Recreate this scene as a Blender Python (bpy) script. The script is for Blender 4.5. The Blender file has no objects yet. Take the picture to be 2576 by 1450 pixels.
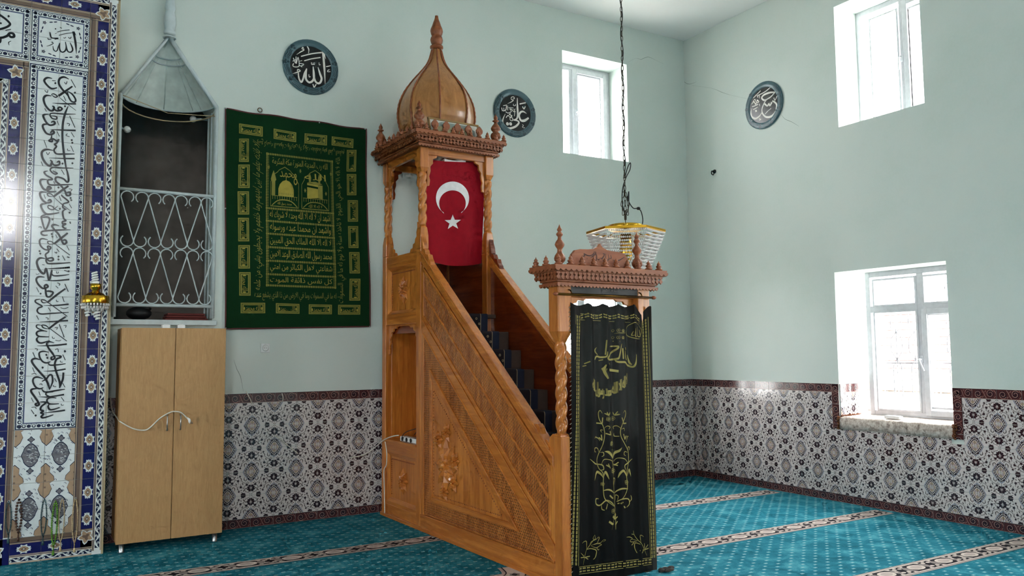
import bpy, math, random
from mathutils import Vector, Matrix
random.seed(7)
D = bpy.data
SC = bpy.context.scene
COL = SC.collection
PI = math.pi

# ------------------------------------------------------------------ camera
FPX = 2008.67
YAW, PIT, ROL = [math.radians(a) for a in (30.783, 4.6295, -0.4882)]
CAM = Vector((-7.129, -7.544, 1.55))
_f = Vector((math.sin(YAW) * math.cos(PIT), math.cos(YAW) * math.cos(PIT), math.sin(PIT)))
_r0 = Vector((math.cos(YAW), -math.sin(YAW), 0))
_u0 = _r0.cross(_f)
CR = math.cos(ROL) * _r0 + math.sin(ROL) * _u0
CU = -math.sin(ROL) * _r0 + math.cos(ROL) * _u0
cam = D.cameras.new('camera')
cam.sensor_width = 36.0
cam.lens = FPX / 2576 * 36.0
cam.clip_start = 0.05
cam.clip_end = 300
camo = D.objects.new('camera', cam)
COL.objects.link(camo)
camo.matrix_world = Matrix(((CR.x, CU.x, -_f.x, CAM.x), (CR.y, CU.y, -_f.y, CAM.y), (CR.z, CU.z, -_f.z, CAM.z), (0, 0, 0, 1)))
SC.camera = camo

# ------------------------------------------------------------------ sky and exposure
W = D.worlds.new('overcast_sky')
SC.world = W
W.use_nodes = True
_bg = W.node_tree.nodes['Background']
_bg.inputs[0].default_value = (0.985, 0.99, 1.0, 1)
_bg.inputs[1].default_value = SKY = 4.0
SC.view_settings.view_transform = 'Standard'
SC.view_settings.look = 'None'
SC.view_settings.gamma = 1.0
SC.view_settings.use_curve_mapping = False
SC.view_settings.exposure = 3.3
SC.cycles.max_bounces = 7
SC.cycles.diffuse_bounces = 4
SC.cycles.glossy_bounces = 3
SC.cycles.transmission_bounces = 4
SC.cycles.transparent_max_bounces = 10
SC.cycles.caustics_reflective = False
SC.cycles.caustics_refractive = False
SC.cycles.sample_clamp_indirect = 6.0
SC.cycles.use_denoising = True
SC.cycles.adaptive_threshold = 0.035
SC.cycles.adaptive_min_samples = 10

# room: corner of back wall (y=0) and right wall (x=0) is the origin
RX0, RY0, CEIL = -14.6, -11.6, 5.585
WT = 0.45                                        # wall thickness
# every opening of the room: (wall, along0, along1, z0, z1)
OPEN = {
    'back': [(-1.922, -0.954, 3.87, 5.10), (-2.03, -0.84, 0.86, 2.355)],
    'right': [(-3.21, -2.27, 3.868, 5.165), (-3.335, -2.145, 0.86, 2.355),
              (-6.6, -5.66, 3.868, 5.165), (-6.7, -5.5, 0.86, 2.355),
              (-9.9, -8.96, 3.868, 5.165), (-10.0, -8.8, 0.86, 2.355)],
    'left': [(-6.7, -5.5, 0.86, 2.355), (-3.6, -2.4, 0.86, 2.355)],  # unseen windows, added to brighten the pulpit's left flank and the left side
    'front': [(-10.4, -9.0, 0.86, 2.355), (-8.45, -7.45, 3.868, 5.165)],  # lower opening unseen, added as fill light; upper one read from tile glare
}


def portal(cx, cy, cz, sx, sz, rot):
    l = D.lights.new('daylight_portal', 'AREA')
    l.shape = 'RECTANGLE'
    l.size, l.size_y = sx, sz
    l.cycles.is_portal = True
    o = D.objects.new('daylight_portal', l)
    COL.objects.link(o)
    o.location = (cx, cy, cz)
    o.rotation_euler = rot


for wname, lst in OPEN.items():
    for (a0, a1, z0, z1) in lst:
        am, zm, sa, sz = (a0 + a1) / 2, (z0 + z1) / 2, abs(a1 - a0), z1 - z0
        if wname == 'back':
            portal(am, WT + 0.02, zm, sa, sz, (-PI / 2, 0, 0))
        elif wname == 'front':
            portal(am, RY0 - WT - 0.02, zm, sa, sz, (PI / 2, 0, 0))
        elif wname == 'right':
            portal(WT + 0.02, am, zm, sa, sz, (PI / 2, 0, PI / 2))
        else:
            portal(RX0 - WT - 0.02, am, zm, sa, sz, (PI / 2, 0, -PI / 2))

# ------------------------------------------------------------------ pixel rays (photograph frame 2576x1450)


def ray(x, y):
    return _f + (x - 1288) / FPX * CR - (y - 725) / FPX * CU


def onp(x, y, axis, val):
    d = ray(x, y)
    return CAM + d * ((val - CAM[axis]) / d[axis])


MA = math.atan(0.035)
MO = Vector((-4.21, 0, 0))
MSD = Vector((math.sin(MA), -math.cos(MA), 0))
MTD = Vector((math.cos(MA), math.sin(MA), 0))


def m_side(x, y, t=0.0):                          # pixel -> (s, z) on a plane t of the pulpit
    d = ray(x, y)
    P = CAM + d * ((t - (CAM - MO).dot(MTD)) / d.dot(MTD)) - MO
    return P.dot(MSD), P.z


def m_front(x, y, s):                             # pixel -> (t, z) on a plane s of the pulpit
    d = ray(x, y)
    P = CAM + d * ((s - (CAM - MO).dot(MSD)) / d.dot(MSD)) - MO
    return P.dot(MTD), P.z


# ------------------------------------------------------------------ materials
def lin(c):
    return tuple(((v / 255) / 12.92 if v / 255 <= 0.04045 else ((v / 255 + 0.055) / 1.055) ** 2.4) for v in c) + (1.0,)


class S:                                          # tiny node-expression helper
    def __init__(s, nt, sock):
        s.nt, s.k = nt, sock

    def _m(s, op, o=None, rev=False, c=None):
        n = s.nt.nodes.new('ShaderNodeMath')
        n.operation = op
        args = [s, o, c]
        if rev:
            args = [o, s, c]
        for i, a in enumerate(args):
            if a is None:
                continue
            if isinstance(a, S):
                s.nt.links.new(a.k, n.inputs[i])
            else:
                n.inputs[i].default_value = a
        return S(s.nt, n.outputs[0])

    def __add__(s, o): return s._m('ADD', o)
    __radd__ = __add__
    def __sub__(s, o): return s._m('SUBTRACT', o)
    def __rsub__(s, o): return s._m('SUBTRACT', o, True)
    def __mul__(s, o): return s._m('MULTIPLY', o)
    __rmul__ = __mul__
    def __truediv__(s, o): return s._m('DIVIDE', o)
    def fract(s): return s._m('FRACT')
    def floor(s): return s._m('FLOOR')
    def abs(s): return s._m('ABSOLUTE')
    def lt(s, o): return s._m('LESS_THAN', o)
    def gt(s, o): return s._m('GREATER_THAN', o)
    def min(s, o): return s._m('MINIMUM', o)
    def max(s, o): return s._m('MAXIMUM', o)
    def mod(s, o): return s._m('MODULO', o)
    def pow(s, o): return s._m('POWER', o)
    def sin(s): return s._m('SINE')


class Mat:
    def __init__(s, name, rough=0.5, spec=0.5, metal=0.0, coat=0.0):
        s.m = D.materials.new(name)
        s.m.use_nodes = True
        s.nt = s.m.node_tree
        s.b = s.nt.nodes['Principled BSDF']
        s.b.inputs['Roughness'].default_value = rough
        s.b.inputs['Specular IOR Level'].default_value = spec
        s.b.inputs['Metallic'].default_value = metal
        s.b.inputs['Coat Weight'].default_value = coat
        s.b.inputs['Coat Roughness'].default_value = 0.12
        s._tc = None

    def n(s, t, **kw):
        nd = s.nt.nodes.new(t)
        for k, v in kw.items():
            setattr(nd, k, v)
        return nd

    def link(s, a, b):
        s.nt.links.new(a.k if isinstance(a, S) else a, b)

    def coord(s, kind='Object', scale=(1, 1, 1), rot=(0, 0, 0), loc=(0, 0, 0)):
        if s._tc is None:
            s._tc = s.n('ShaderNodeTexCoord')
        mp = s.n('ShaderNodeMapping')
        mp.inputs['Scale'].default_value = scale
        mp.inputs['Rotation'].default_value = rot
        mp.inputs['Location'].default_value = loc
        s.link(s._tc.outputs[kind], mp.inputs[0])
        return mp.outputs[0]

    def world(s):
        return s.n('ShaderNodeNewGeometry').outputs['Position']

    def xyz(s, sock):
        n = s.n('ShaderNodeSeparateXYZ')
        s.link(sock, n.inputs[0])
        return [S(s.nt, n.outputs[i]) for i in range(3)]

    def noise(s, vec, scale, detail=3, rough=0.55, dist=0.0):
        n = s.n('ShaderNodeTexNoise')
        n.inputs['Scale'].default_value = scale
        n.inputs['Detail'].default_value = detail
        n.inputs['Roughness'].default_value = rough
        n.inputs['Distortion'].default_value = dist
        if vec is not None:
            s.link(vec, n.inputs['Vector'])
        return S(s.nt, n.outputs[0])

    def ramp(s, fac, stops):
        n = s.n('ShaderNodeValToRGB')
        e = n.color_ramp.elements
        while len(e) < len(stops):
            e.new(0.5)
        for el, (p, c) in zip(e, stops):
            el.position = p
            el.color = lin(c)
        s.link(fac, n.inputs[0])
        return n.outputs[0]

    def mix(s, fac, a, b, blend='MIX'):
        n = s.n('ShaderNodeMix', data_type='RGBA', blend_type=blend)
        for i, v in ((0, fac), (6, a), (7, b)):
            if isinstance(v, S):
                s.link(v, n.inputs[i])
            elif isinstance(v, (int, float)):
                n.inputs[i].default_value = v
            elif isinstance(v, tuple):
                n.inputs[i].default_value = lin(v)
            else:
                s.link(v, n.inputs[i])
        return n.outputs[2]

    def color(s, c):
        if isinstance(c, tuple):
            s.b.inputs['Base Color'].default_value = lin(c)
        else:
            s.link(c, s.b.inputs['Base Color'])

    def bump(s, h, strength=0.3, dist=0.01):
        n = s.n('ShaderNodeBump')
        n.inputs['Strength'].default_value = strength
        n.inputs['Distance'].default_value = dist
        s.link(h, n.inputs['Height'])
        s.link(n.outputs[0], s.b.inputs['Normal'])


MATS = {}


def flat(name, c, rough=0.5, spec=0.5, metal=0.0, coat=0.0, mottle=0.06, scale=18):
    m = Mat(name, rough, spec, metal, coat)
    n = m.noise(m.coord('Object'), scale, 2)
    k = 1 - mottle
    m.color(m.ramp(n, [(0.3, tuple(v * k for v in c)), (0.7, c)]))
    MATS[name] = m.m
    return m.m


def mk_wood(name, dark, light, axis='z', rough=0.3, coat=0.35, freq=1.0, ang=0.0):
    m = Mat(name, rough, 0.4, 0, coat)
    sc = {'z': (9, 9, 0.9), 'y': (9, 0.9, 9), 'x': (0.9, 9, 9)}[axis]
    v = m.coord('Object', tuple(k * freq for k in sc), (ang, 0, 0))
    n1 = m.noise(v, 1.6, 5, 0.6, 1.2)
    v2 = m.coord('Object', tuple(k * freq * 4 for k in sc), (ang, 0, 0))
    n2 = m.noise(v2, 3.0, 3, 0.5, 0.3)
    f = n1 * 0.75 + n2 * 0.25
    m.color(m.ramp(f, [(0.32, dark), (0.5, tuple((a + b) / 2 for a, b in zip(dark, light))), (0.68, light)]))
    m.bump(n2, 0.08, 0.002)
    MATS[name] = m.m
    return m.m


def mk_carved(name, dark, light, ang, p=0.026):
    # wood with rows of small chip-carved gouges; ang turns the rows onto the rail's slope
    m = Mat(name, 0.36, 0.4, 0, 0.2)
    v = m.coord('Object', (1, 1, 1), (ang, 0, 0))
    x, y, z = m.xyz(v)
    u, w = y / p, z / (p * 0.8)
    row = w.floor()
    uu = (u + row * 0.5).fract() - 0.5
    ww = w.fract() - 0.5
    d = (uu.abs() * 1.0 + ((uu * 0.6 + ww).abs()) * 1.5)
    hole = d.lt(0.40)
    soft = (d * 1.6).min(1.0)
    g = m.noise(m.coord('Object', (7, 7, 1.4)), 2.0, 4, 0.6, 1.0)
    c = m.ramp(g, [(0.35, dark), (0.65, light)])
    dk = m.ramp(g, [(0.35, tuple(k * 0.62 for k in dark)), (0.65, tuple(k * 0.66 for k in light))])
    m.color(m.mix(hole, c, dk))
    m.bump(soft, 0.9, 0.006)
    MATS[name] = m.m
    return m.m


mk_wood('wood', (158, 84, 28), (212, 134, 56), 'z')
mk_wood('wood_h', (158, 84, 28), (208, 130, 54), 'y')
mk_wood('wood_d', (158, 84, 28), (208, 130, 54), 'y', ang=math.radians(38.6))
mk_wood('wood_x', (158, 84, 28), (208, 130, 54), 'x')
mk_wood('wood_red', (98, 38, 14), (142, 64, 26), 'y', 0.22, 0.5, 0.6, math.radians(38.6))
mk_wood('wood_dark', (122, 62, 32), (162, 92, 52), 'x', 0.4, 0.15)
mk_wood('wood_dome', (150, 96, 46), (190, 132, 72), 'z', 0.28, 0.4)
mk_wood('wood_cab', (166, 124, 78), (188, 147, 98), 'z', 0.5, 0.0, 6.0)
mk_carved('carved', (156, 84, 32), (194, 118, 52), math.radians(38.6))
mk_carved('carved_h', (156, 84, 32), (194, 118, 52), 0.0, 0.024)

# plaster paint
m = Mat('mint_plaster', 0.75, 0.25)
g = m.world()
n1 = m.noise(g, 1.1, 4, 0.6)
n2 = m.noise(g, 45, 2)
m.color(m.ramp(n1 * 0.8 + n2 * 0.2, [(0.3, (198, 210, 202)), (0.5, (205, 214, 208)), (0.72, (209, 216, 209))]))
m.bump(n2 * 0.5 + m.noise(g, 9, 3) * 0.5, 0.06, 0.006)
MATS['mint'] = m.m
m = Mat('white_ceiling', 0.85, 0.2)
g = m.world()
m.color(m.ramp(m.noise(g, 0.7, 3), [(0.3, (238, 237, 234)), (0.7, (244, 243, 241))]))
MATS['ceiling'] = m.m
# carpet: teal pile with a lattice of small pale dashes
m = Mat('teal_carpet', 0.95, 0.05)
g = m.world()
x, y, z = m.xyz(g)
n1 = m.noise(g, 5.0, 5, 0.65, 0.6)
n2 = m.noise(g, 160, 2)
base = m.ramp(n1 * 0.8 + n2 * 0.2, [(0.30, (22, 92, 110)), (0.5, (42, 128, 147)), (0.70, (96, 174, 188))])
wob = (n2 - 0.5) * 0.10
def _dots(ox, oy):
    a = ((x + ox) / 0.136).fract() - 0.5
    b = ((y + oy) / 0.108).fract() - 0.5
    return (a.abs() + wob).lt(0.108) * (b.abs() + wob).lt(0.088)
dots = _dots(5.146 - 0.068, 1.569 - 0.054).max(_dots(5.146, 1.569))
m.color(m.mix(dots, base, (142, 186, 192)))
m.bump(n2 + n1 * 0.6, 0.5, 0.012)
MATS['carpet'] = m.m

for nm, c, r in [('tile_white', (214, 205, 202), .12), ('tile_dark', (52, 38, 46), .14), ('tile_leaf', (96, 86, 84), .14), ('tile_blue', (116, 122, 146), .14),
                 ('tile_tan', (184, 160, 136), .14), ('tile_lilac', (168, 150, 152), .14), ('tile_maroon', (84, 48, 50), .14), ('tile_pink', (168, 128, 118), .14),
                 ('navy', (26, 24, 92), .12), ('mih_white', (222, 226, 226), .12), ('mih_brown', (120, 98, 84), .16), ('mih_line', (188, 168, 146), .16),
                 ('ink', (24, 24, 32), .2), ('mih_ink', (30, 32, 62), .16), ('mih_blue', (96, 106, 140), .16), ('mih_tan', (176, 146, 118), .16), ('mih_grey', (120, 116, 122), .16)]:
    flat(nm, c, r, 0.5, 0, 0.3 if r < .2 else 0, 0.05)
flat('grout', (176, 168, 160), 0.8)
flat('beige_trim', (170, 152, 116), 0.6)
flat('pvc', (206, 207, 212), 0.3)
flat('white_paint', (200, 212, 214), 0.45)
flat('white_plastic', (228, 228, 226), 0.35)
flat('black', (18, 18, 20), 0.5)
flat('black_gloss', (14, 14, 16), 0.25)
flat('iron', (226, 226, 230), 0.5)  # whitened to stand in for the window glare over the grille bars
flat('steel', (190, 192, 194), 0.3, metal=0.9)
flat('gold', (212, 160, 48), 0.22, metal=1.0)
flat('brass_dark', (92, 66, 28), 0.35, metal=1.0)
flat('chain_metal', (74, 66, 52), 0.4, metal=0.8)
flat('cable_white', (220, 214, 200), 0.5)
flat('cable_black', (24, 24, 26), 0.5)
flat('flag_red', (156, 6, 27), 0.8, 0.2)
flat('flag_white', (236, 232, 232), 0.8, 0.2)
flat('tap_green', (14, 52, 26), 0.9, 0.15)
flat('tap_gold', (138, 132, 56), 0.7, 0.3)
flat('tap_gold2', (166, 150, 60), 0.7, 0.3)
flat('tap_edge', (92, 40, 42), 0.8)
flat('disc_rim', (74, 104, 112), 0.35)
flat('disc_rim_dark', (36, 58, 64), 0.35)
flat('disc_black', (24, 20, 22), 0.25)
flat('disc_white', (226, 220, 212), 0.4)
flat('emb_gold', (150, 136, 72), 0.7, 0.3)
flat('stair_dark', (34, 26, 34), 0.9)
flat('stair_navy', (36, 44, 66), 0.9)
flat('stair_cream', (170, 150, 118), 0.9)
flat('stair_grey', (88, 72, 64), 0.85)
flat('cs_pink', (196, 178, 172), 0.95, 0.1)
flat('cs_cream', (222, 206, 196), 0.95, 0.1)
flat('cs_dark', (46, 42, 48), 0.95, 0.1)
flat('cs_grey', (150, 138, 134), 0.95, 0.1)
flat('cs_teal', (44, 110, 124), 0.95, 0.1)
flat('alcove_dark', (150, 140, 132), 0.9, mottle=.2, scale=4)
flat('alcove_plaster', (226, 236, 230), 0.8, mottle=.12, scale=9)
flat('red_cloth', (120, 54, 50), 0.9)
flat('cfl', (236, 236, 232), 0.3)
flat('rust', (124, 72, 40), 0.9)
flat('bead_green', (96, 150, 40), 0.3)
flat('bead_brown', (74, 46, 34), 0.3)
flat('bead_cream', (196, 172, 132), 0.3)
flat('bead_teal', (44, 76, 82), 0.3)
flat('ext_brick', (196, 160, 156), 0.9)
flat('ext_wall', (200, 190, 172), 0.9)
flat('ext_roof', (120, 120, 140), 0.8)
flat('ext_ground', (205, 202, 196), 0.95)
flat('fringe', (150, 140, 122), 0.9)
flat('pic_mat', (208, 206, 196), 0.3)
flat('pic_band', (140, 152, 142), 0.3)
flat('pic_gold', (150, 116, 66), 0.35)
flat('pic_centre', (176, 168, 130), 0.3)
# rough stone sill
m = Mat('sill_stone', 0.6, 0.4)
v = m.coord('Object')
a = m.noise(v, 26, 6, 0.7)
m.color(m.ramp(a, [(0.34, (112, 96, 88)), (0.46, (176, 160, 148)), (0.62, (214, 204, 194))]))
m.bump(a, 0.4, 0.01)
MATS['sill_stone'] = m.m
# window glass: see-through with a reflection
m = Mat('glass')
tr = m.n('ShaderNodeBsdfTransparent')
tr.inputs[0].default_value = (0.82, 0.825, 0.825, 1)
gl = m.n('ShaderNodeBsdfGlossy')
gl.inputs['Roughness'].default_value = 0.02
mx = m.n('ShaderNodeMixShader')
mx.inputs[0].default_value = 0.06
m.link(tr.outputs[0], mx.inputs[1])
m.link(gl.outputs[0], mx.inputs[2])
m.link(mx.outputs[0], m.nt.nodes['Material Output'].inputs[0])
MATS['glass'] = m.m
# cut crystal
m = Mat('crystal')
tr = m.n('ShaderNodeBsdfTransparent')
tr.inputs[0].default_value = (0.93, 0.92, 0.9, 1)
gl = m.n('ShaderNodeBsdfGlossy')
gl.inputs['Roughness'].default_value = 0.06
df = m.n('ShaderNodeBsdfDiffuse')
df.inputs[0].default_value = (0.95, 0.88, 0.84, 1)
mx = m.n('ShaderNodeMixShader')
mx.inputs[0].default_value = 0.45
mx2 = m.n('ShaderNodeMixShader')
mx2.inputs[0].default_value = 0.45
m.link(tr.outputs[0], mx.inputs[1])
m.link(gl.outputs[0], mx.inputs[2])
m.link(mx.outputs[0], mx2.inputs[1])
m.link(df.outputs[0], mx2.inputs[2])
m.link(mx2.outputs[0], m.nt.nodes['Material Output'].inputs[0])
MATS['crystal'] = m.m
# dark thin curtain cloth: lets some light through
m = Mat('curtain_cloth', 0.6, 0.2)
v = m.coord('Object')
m.color(m.ramp(m.noise(v, 3, 3), [(0.3, (9, 10, 12)), (0.7, (13, 17, 16))]))
tl = m.n('ShaderNodeBsdfTranslucent')
tl.inputs[0].default_value = (0.085, 0.095, 0.09, 1)
tr = m.n('ShaderNodeBsdfTransparent')
mx = m.n('ShaderNodeMixShader')
mx.inputs[0].default_value = 0.5
mx2 = m.n('ShaderNodeMixShader')
mx2.inputs[0].default_value = 0.0
m.link(m.b.outputs[0], mx.inputs[1])
m.link(tl.outputs[0], mx.inputs[2])
m.link(mx.outputs[0], mx2.inputs[1])
m.link(tr.outputs[0], mx2.inputs[2])
m.link(mx2.outputs[0], m.nt.nodes['Material Output'].inputs[0])
MATS['curtain'] = m.m
# clear sheeting in the recess
# ------------------------------------------------------------------ mesh kit


def V3(*a):
    return Vector(a)


def crv(pts, n=6, closed=False):
    """Catmull-Rom through 2-D or 3-D tuples."""
    P = [tuple(p) for p in pts]
    if len(P) < 3 and not closed:
        return P
    if closed:
        P = [P[-1]] + P + [P[0], P[1]]
    else:
        P = [P[0]] + P + [P[-1]]
    out = []
    for i in range(1, len(P) - 2):
        a, b, c, d = P[i - 1], P[i], P[i + 1], P[i + 2]
        for k in range(n):
            t = k / n
            out.append(tuple(0.5 * (2 * b[j] + (c[j] - a[j]) * t + (2 * a[j] - 5 * b[j] + 4 * c[j] - d[j]) * t * t + (3 * b[j] - a[j] - 3 * c[j] + d[j]) * t ** 3) for j in range(len(b))))
    if not closed:
        out.append(P[-2])
    return out


class MB:
    def __init__(s):
        s.v, s.f, s.m, s.sm = [], [], [], []

    def face(s, pts, mat=0, smooth=False):
        i = len(s.v)
        s.v += [tuple(p) for p in pts]
        s.f.append(tuple(range(i, i + len(pts))))
        s.m.append(mat)
        s.sm.append(smooth)

    def grid(s, rows, mat=0, smooth=True, closed=False, flip=False):
        """rows: list of equal-length point lists."""
        i = len(s.v)
        n = len(rows[0])
        for r in rows:
            s.v += [tuple(p) for p in r]
        for a in range(len(rows) - 1):
            for b in range(n if closed else n - 1):
                q = (i + a * n + b, i + a * n + (b + 1) % n, i + (a + 1) * n + (b + 1) % n, i + (a + 1) * n + b)
                s.f.append(q[::-1] if flip else q)
                s.m.append(mat)
                s.sm.append(smooth)
        return i

    def box(s, x0, x1, y0, y1, z0, z1, mat=0):
        p = [(x, y, z) for x in (min(x0, x1), max(x0, x1)) for y in (min(y0, y1), max(y0, y1)) for z in (min(z0, z1), max(z0, z1))]
        i = len(s.v)
        s.v += p
        for q in ((0, 1, 3, 2), (4, 6, 7, 5), (0, 4, 5, 1), (2, 3, 7, 6), (0, 2, 6, 4), (1, 5, 7, 3)):
            s.f.append(tuple(i + k for k in q))
            s.m.append(mat)
            s.sm.append(False)

    def prism(s, poly, place, h0, h1, mat=0, cap0=True):
        """poly 2-D, place(u,v,h) -> 3-D; solid between heights h0 and h1."""
        n = len(poly)
        i = len(s.v)
        s.v += [tuple(place(u, v, h0)) for u, v in poly] + [tuple(place(u, v, h1)) for u, v in poly]
        fs = [tuple(range(i + n, i + 2 * n))] + ([tuple(range(i + n - 1, i - 1, -1))] if cap0 else [])
        fs += [(i + k, i + (k + 1) % n, i + n + (k + 1) % n, i + n + k) for k in range(n)]
        s.f += fs
        s.m += [mat] * len(fs)
        s.sm += [False] * len(fs)

    def lathe(s, prof, place=lambda x, y, z: (x, y, z), seg=14, mat=0, smooth=True):
        """prof [(r, z)] around z."""
        rows = [[place(r * math.cos(2 * PI * k / seg), r * math.sin(2 * PI * k / seg), z) for k in range(seg)] for r, z in prof]
        i = s.grid(rows, mat, smooth, closed=True)
        for row, rv in ((0, True), (len(rows) - 1, False)):
            if prof[row][0] > 1e-5:
                q = tuple(i + row * seg + k for k in range(seg))
                s.f.append(q[::-1] if rv else q)
                s.m.append(mat)
                s.sm.append(False)

    def tube(s, path, r, seg=6, mat=0, closed=False, cap=True):
        P = [Vector(p) for p in path]
        n = len(P)
        rows = []
        prev = None
        for k in range(n):
            a = P[(k - 1) % n] if closed or k > 0 else P[k]
            b = P[(k + 1) % n] if closed or k < n - 1 else P[k]
            t = (b - a)
            if t.length < 1e-9:
                t = Vector((0, 0, 1))
            t.normalize()
            if prev is None:
                prev = t.orthogonal().normalized()
            nrm = prev - t * prev.dot(t)
            if nrm.length < 1e-6:
                nrm = t.orthogonal()
            nrm.normalize()
            prev = nrm
            bi = t.cross(nrm)
            rr = r[k] if isinstance(r, (list, tuple)) else r
            rows.append([P[k] + (nrm * math.cos(2 * PI * j / seg) + bi * math.sin(2 * PI * j / seg)) * rr for j in range(seg)])
        if closed:
            rows.append(rows[0])
        i = s.grid(rows, mat, True, closed=True)
        if not closed and cap:
            s.f.append(tuple(i + j for j in range(seg))[::-1])
            s.f.append(tuple(i + (n - 1) * seg + j for j in range(seg)))
            s.m += [mat, mat]
            s.sm += [False, False]

    def ball(s, c, r, seg=8, rings=5, mat=0, sc=(1, 1, 1)):
        prof = [(r * math.sin(PI * k / rings), -r * math.cos(PI * k / rings)) for k in range(rings + 1)]
        prof[0] = (0.0, -r)
        prof[-1] = (0.0, r)
        s.lathe(prof, lambda x, y, z: (c[0] + x * sc[0], c[1] + y * sc[1], c[2] + z * sc[2]), seg, mat)

    def mesh(s, name, mats):
        me = D.meshes.new(name)
        me.from_pydata(s.v, [], s.f)
        for mm in mats:
            me.materials.append(MATS[mm] if isinstance(mm, str) else mm)
        me.polygons.foreach_set('material_index', s.m)
        me.polygons.foreach_set('use_smooth', s.sm)
        me.update()
        return me

    def build(s, name, mats, parent=None, bevel=0.0):
        if isinstance(mats, str):
            mats = [mats]
        return obj(name, s.mesh(name, mats), parent, bevel)


def obj(name, me, parent=None, bevel=0.0, loc=None):
    o = D.objects.new(name, me)
    COL.objects.link(o)
    if parent is not None:
        o.parent = parent
    if loc is not None:
        o.location = loc
    if bevel:
        b = o.modifiers.new('bevel', 'BEVEL')
        b.width = bevel
        b.segments = 2
        b.limit_method = 'ANGLE'
        b.angle_limit = math.radians(40)
    return o


def empty(name, loc=(0, 0, 0), rz=0.0, parent=None):
    o = D.objects.new(name, None)
    COL.objects.link(o)
    o.location = loc
    o.rotation_euler = (0, 0, rz)
    o.empty_display_size = 0.1
    o.parent = parent
    return o


def tag(o, label=None, cat=None, group=None, kind=None):
    for k, v in (('label', label), ('category', cat), ('group', group), ('kind', kind)):
        if v:
            o[k] = v
    return o


def boxo(name, mat, b, parent=None, bevel=0.0):
    m = MB()
    m.box(*b)
    return m.build(name, mat, parent, bevel)


class Print:
    """flat coloured shapes laid on a surface; layers keep them apart."""
    def __init__(s):
        s.p = []
        s.marks = []

    def build_letters(s, place, parent, base):
        """every pen stroke a part of its own."""
        ms = s.marks + [len(s.p)]
        for i_, (a, b) in enumerate(zip(ms[:-1], ms[1:])):
            if b > a:
                q = Print()
                q.p = s.p[a:b]
                q.build('letter', {}, place, parent, base + .00012 * (i_ % 30), 0.0)

    def poly(s, pts, mat, layer=0):
        if len(pts) >= 3:
            s.p.append((list(pts), mat, layer))

    def ell(s, cx, cy, rx, ry=None, rot=0.0, mat=0, layer=0, n=14):
        ry = rx if ry is None else ry
        c, d = math.cos(rot), math.sin(rot)
        s.poly([(cx + rx * math.cos(t) * c - ry * math.sin(t) * d, cy + rx * math.cos(t) * d + ry * math.sin(t) * c) for t in [2 * PI * k / n for k in range(n)]], mat, layer)

    def flower(s, cx, cy, r, lobes, mat, layer=0, depth=0.18, rot=0.0, n=None):
        n = n or lobes * 4
        s.poly([(cx + r * (1 - depth + depth * math.cos(lobes * t)) * math.cos(t + rot), cy + r * (1 - depth + depth * math.cos(lobes * t)) * math.sin(t + rot)) for t in [2 * PI * k / n for k in range(n)]], mat, layer)

    def rib(s, pts, w, mat, layer=0, n=6, closed=False):
        ws = None
        if isinstance(w, (list, tuple)):
            ws = list(w)
            if len(ws) != len(pts):
                m_ = len(pts) - 1
                ws = [ws[0] + (ws[-1] - ws[0]) * i / m_ for i in range(len(pts))] if len(ws) == 2 else [ws[min(len(ws) - 1, int(round(i * (len(ws) - 1) / m_)))] for i in range(len(pts))]
            pp = [(p[0], p[1], q) for p, q in zip(pts, ws)]
        else:
            pp = [(p[0], p[1], w) for p in pts]
        if closed:
            C_ = crv(pp, n, True)
            C_.append(C_[0])
        else:
            C_ = crv(pp, n) if n > 1 else pp
        L = []
        m_ = len(C_)
        for k in range(m_):
            a = C_[k - 1] if k else (C_[-2] if closed else C_[0])
            b = C_[k + 1] if k < m_ - 1 else (C_[1] if closed else C_[-1])
            tx, ty = b[0] - a[0], b[1] - a[1]
            l = math.hypot(tx, ty) or 1
            h = max(C_[k][2], 0) / 2
            L.append(((C_[k][0] - ty / l * h, C_[k][1] + tx / l * h), (C_[k][0] + ty / l * h, C_[k][1] - tx / l * h)))
        for k in range(m_ - 1):
            s.p.append(([L[k][0], L[k][1], L[k + 1][1], L[k + 1][0]], mat, layer))

    def ring(s, cx, cy, r, w, mat, layer=0, n=18, ry=None):
        ry = ry or r
        s.rib([(cx + r * math.cos(2 * PI * k / n), cy + ry * math.sin(2 * PI * k / n)) for k in range(n)], w, mat, layer, 1, True)

    def clip(s, x0, x1, y0, y1):
        out = []
        for pts, mat, layer in s.p:
            q = pts
            for ax, lim, sg in ((0, x0, 1), (0, x1, -1), (1, y0, 1), (1, y1, -1)):
                r = []
                for i in range(len(q)):
                    a, b = q[i - 1], q[i]
                    ia, ib = sg * (a[ax] - lim) >= -1e-9, sg * (b[ax] - lim) >= -1e-9
                    if ia != ib:
                        t = (lim - a[ax]) / (b[ax] - a[ax])
                        r.append((a[0] + (b[0] - a[0]) * t, a[1] + (b[1] - a[1]) * t))
                    if ib:
                        r.append(b)
                q = r
                if len(q) < 3:
                    break
            if len(q) >= 3:
                out.append((q, mat, layer))
        s.p = out
        return s

    def into(s, mb, place, base=0.0004, step=0.0003, mats=None):
        for pts, mat, layer in s.p:
            mb.face([place(u, v, base + step * layer) for u, v in pts], mat if mats is None else mats[mat])

    def build(s, name, mats, place, parent=None, base=0.0004, step=0.0003):
        mb = MB()
        a = 0.0
        names = []
        for i_, (pts, mat, layer) in enumerate(s.p):
            if mat not in names:
                names.append(mat)
            mb.face([place(u, v, base + step * layer + .000004 * (i_ % 23)) for u, v in pts], names.index(mat))
        return mb.build(name, [mats[n] if not isinstance(n, str) else n for n in names], parent)


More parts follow.
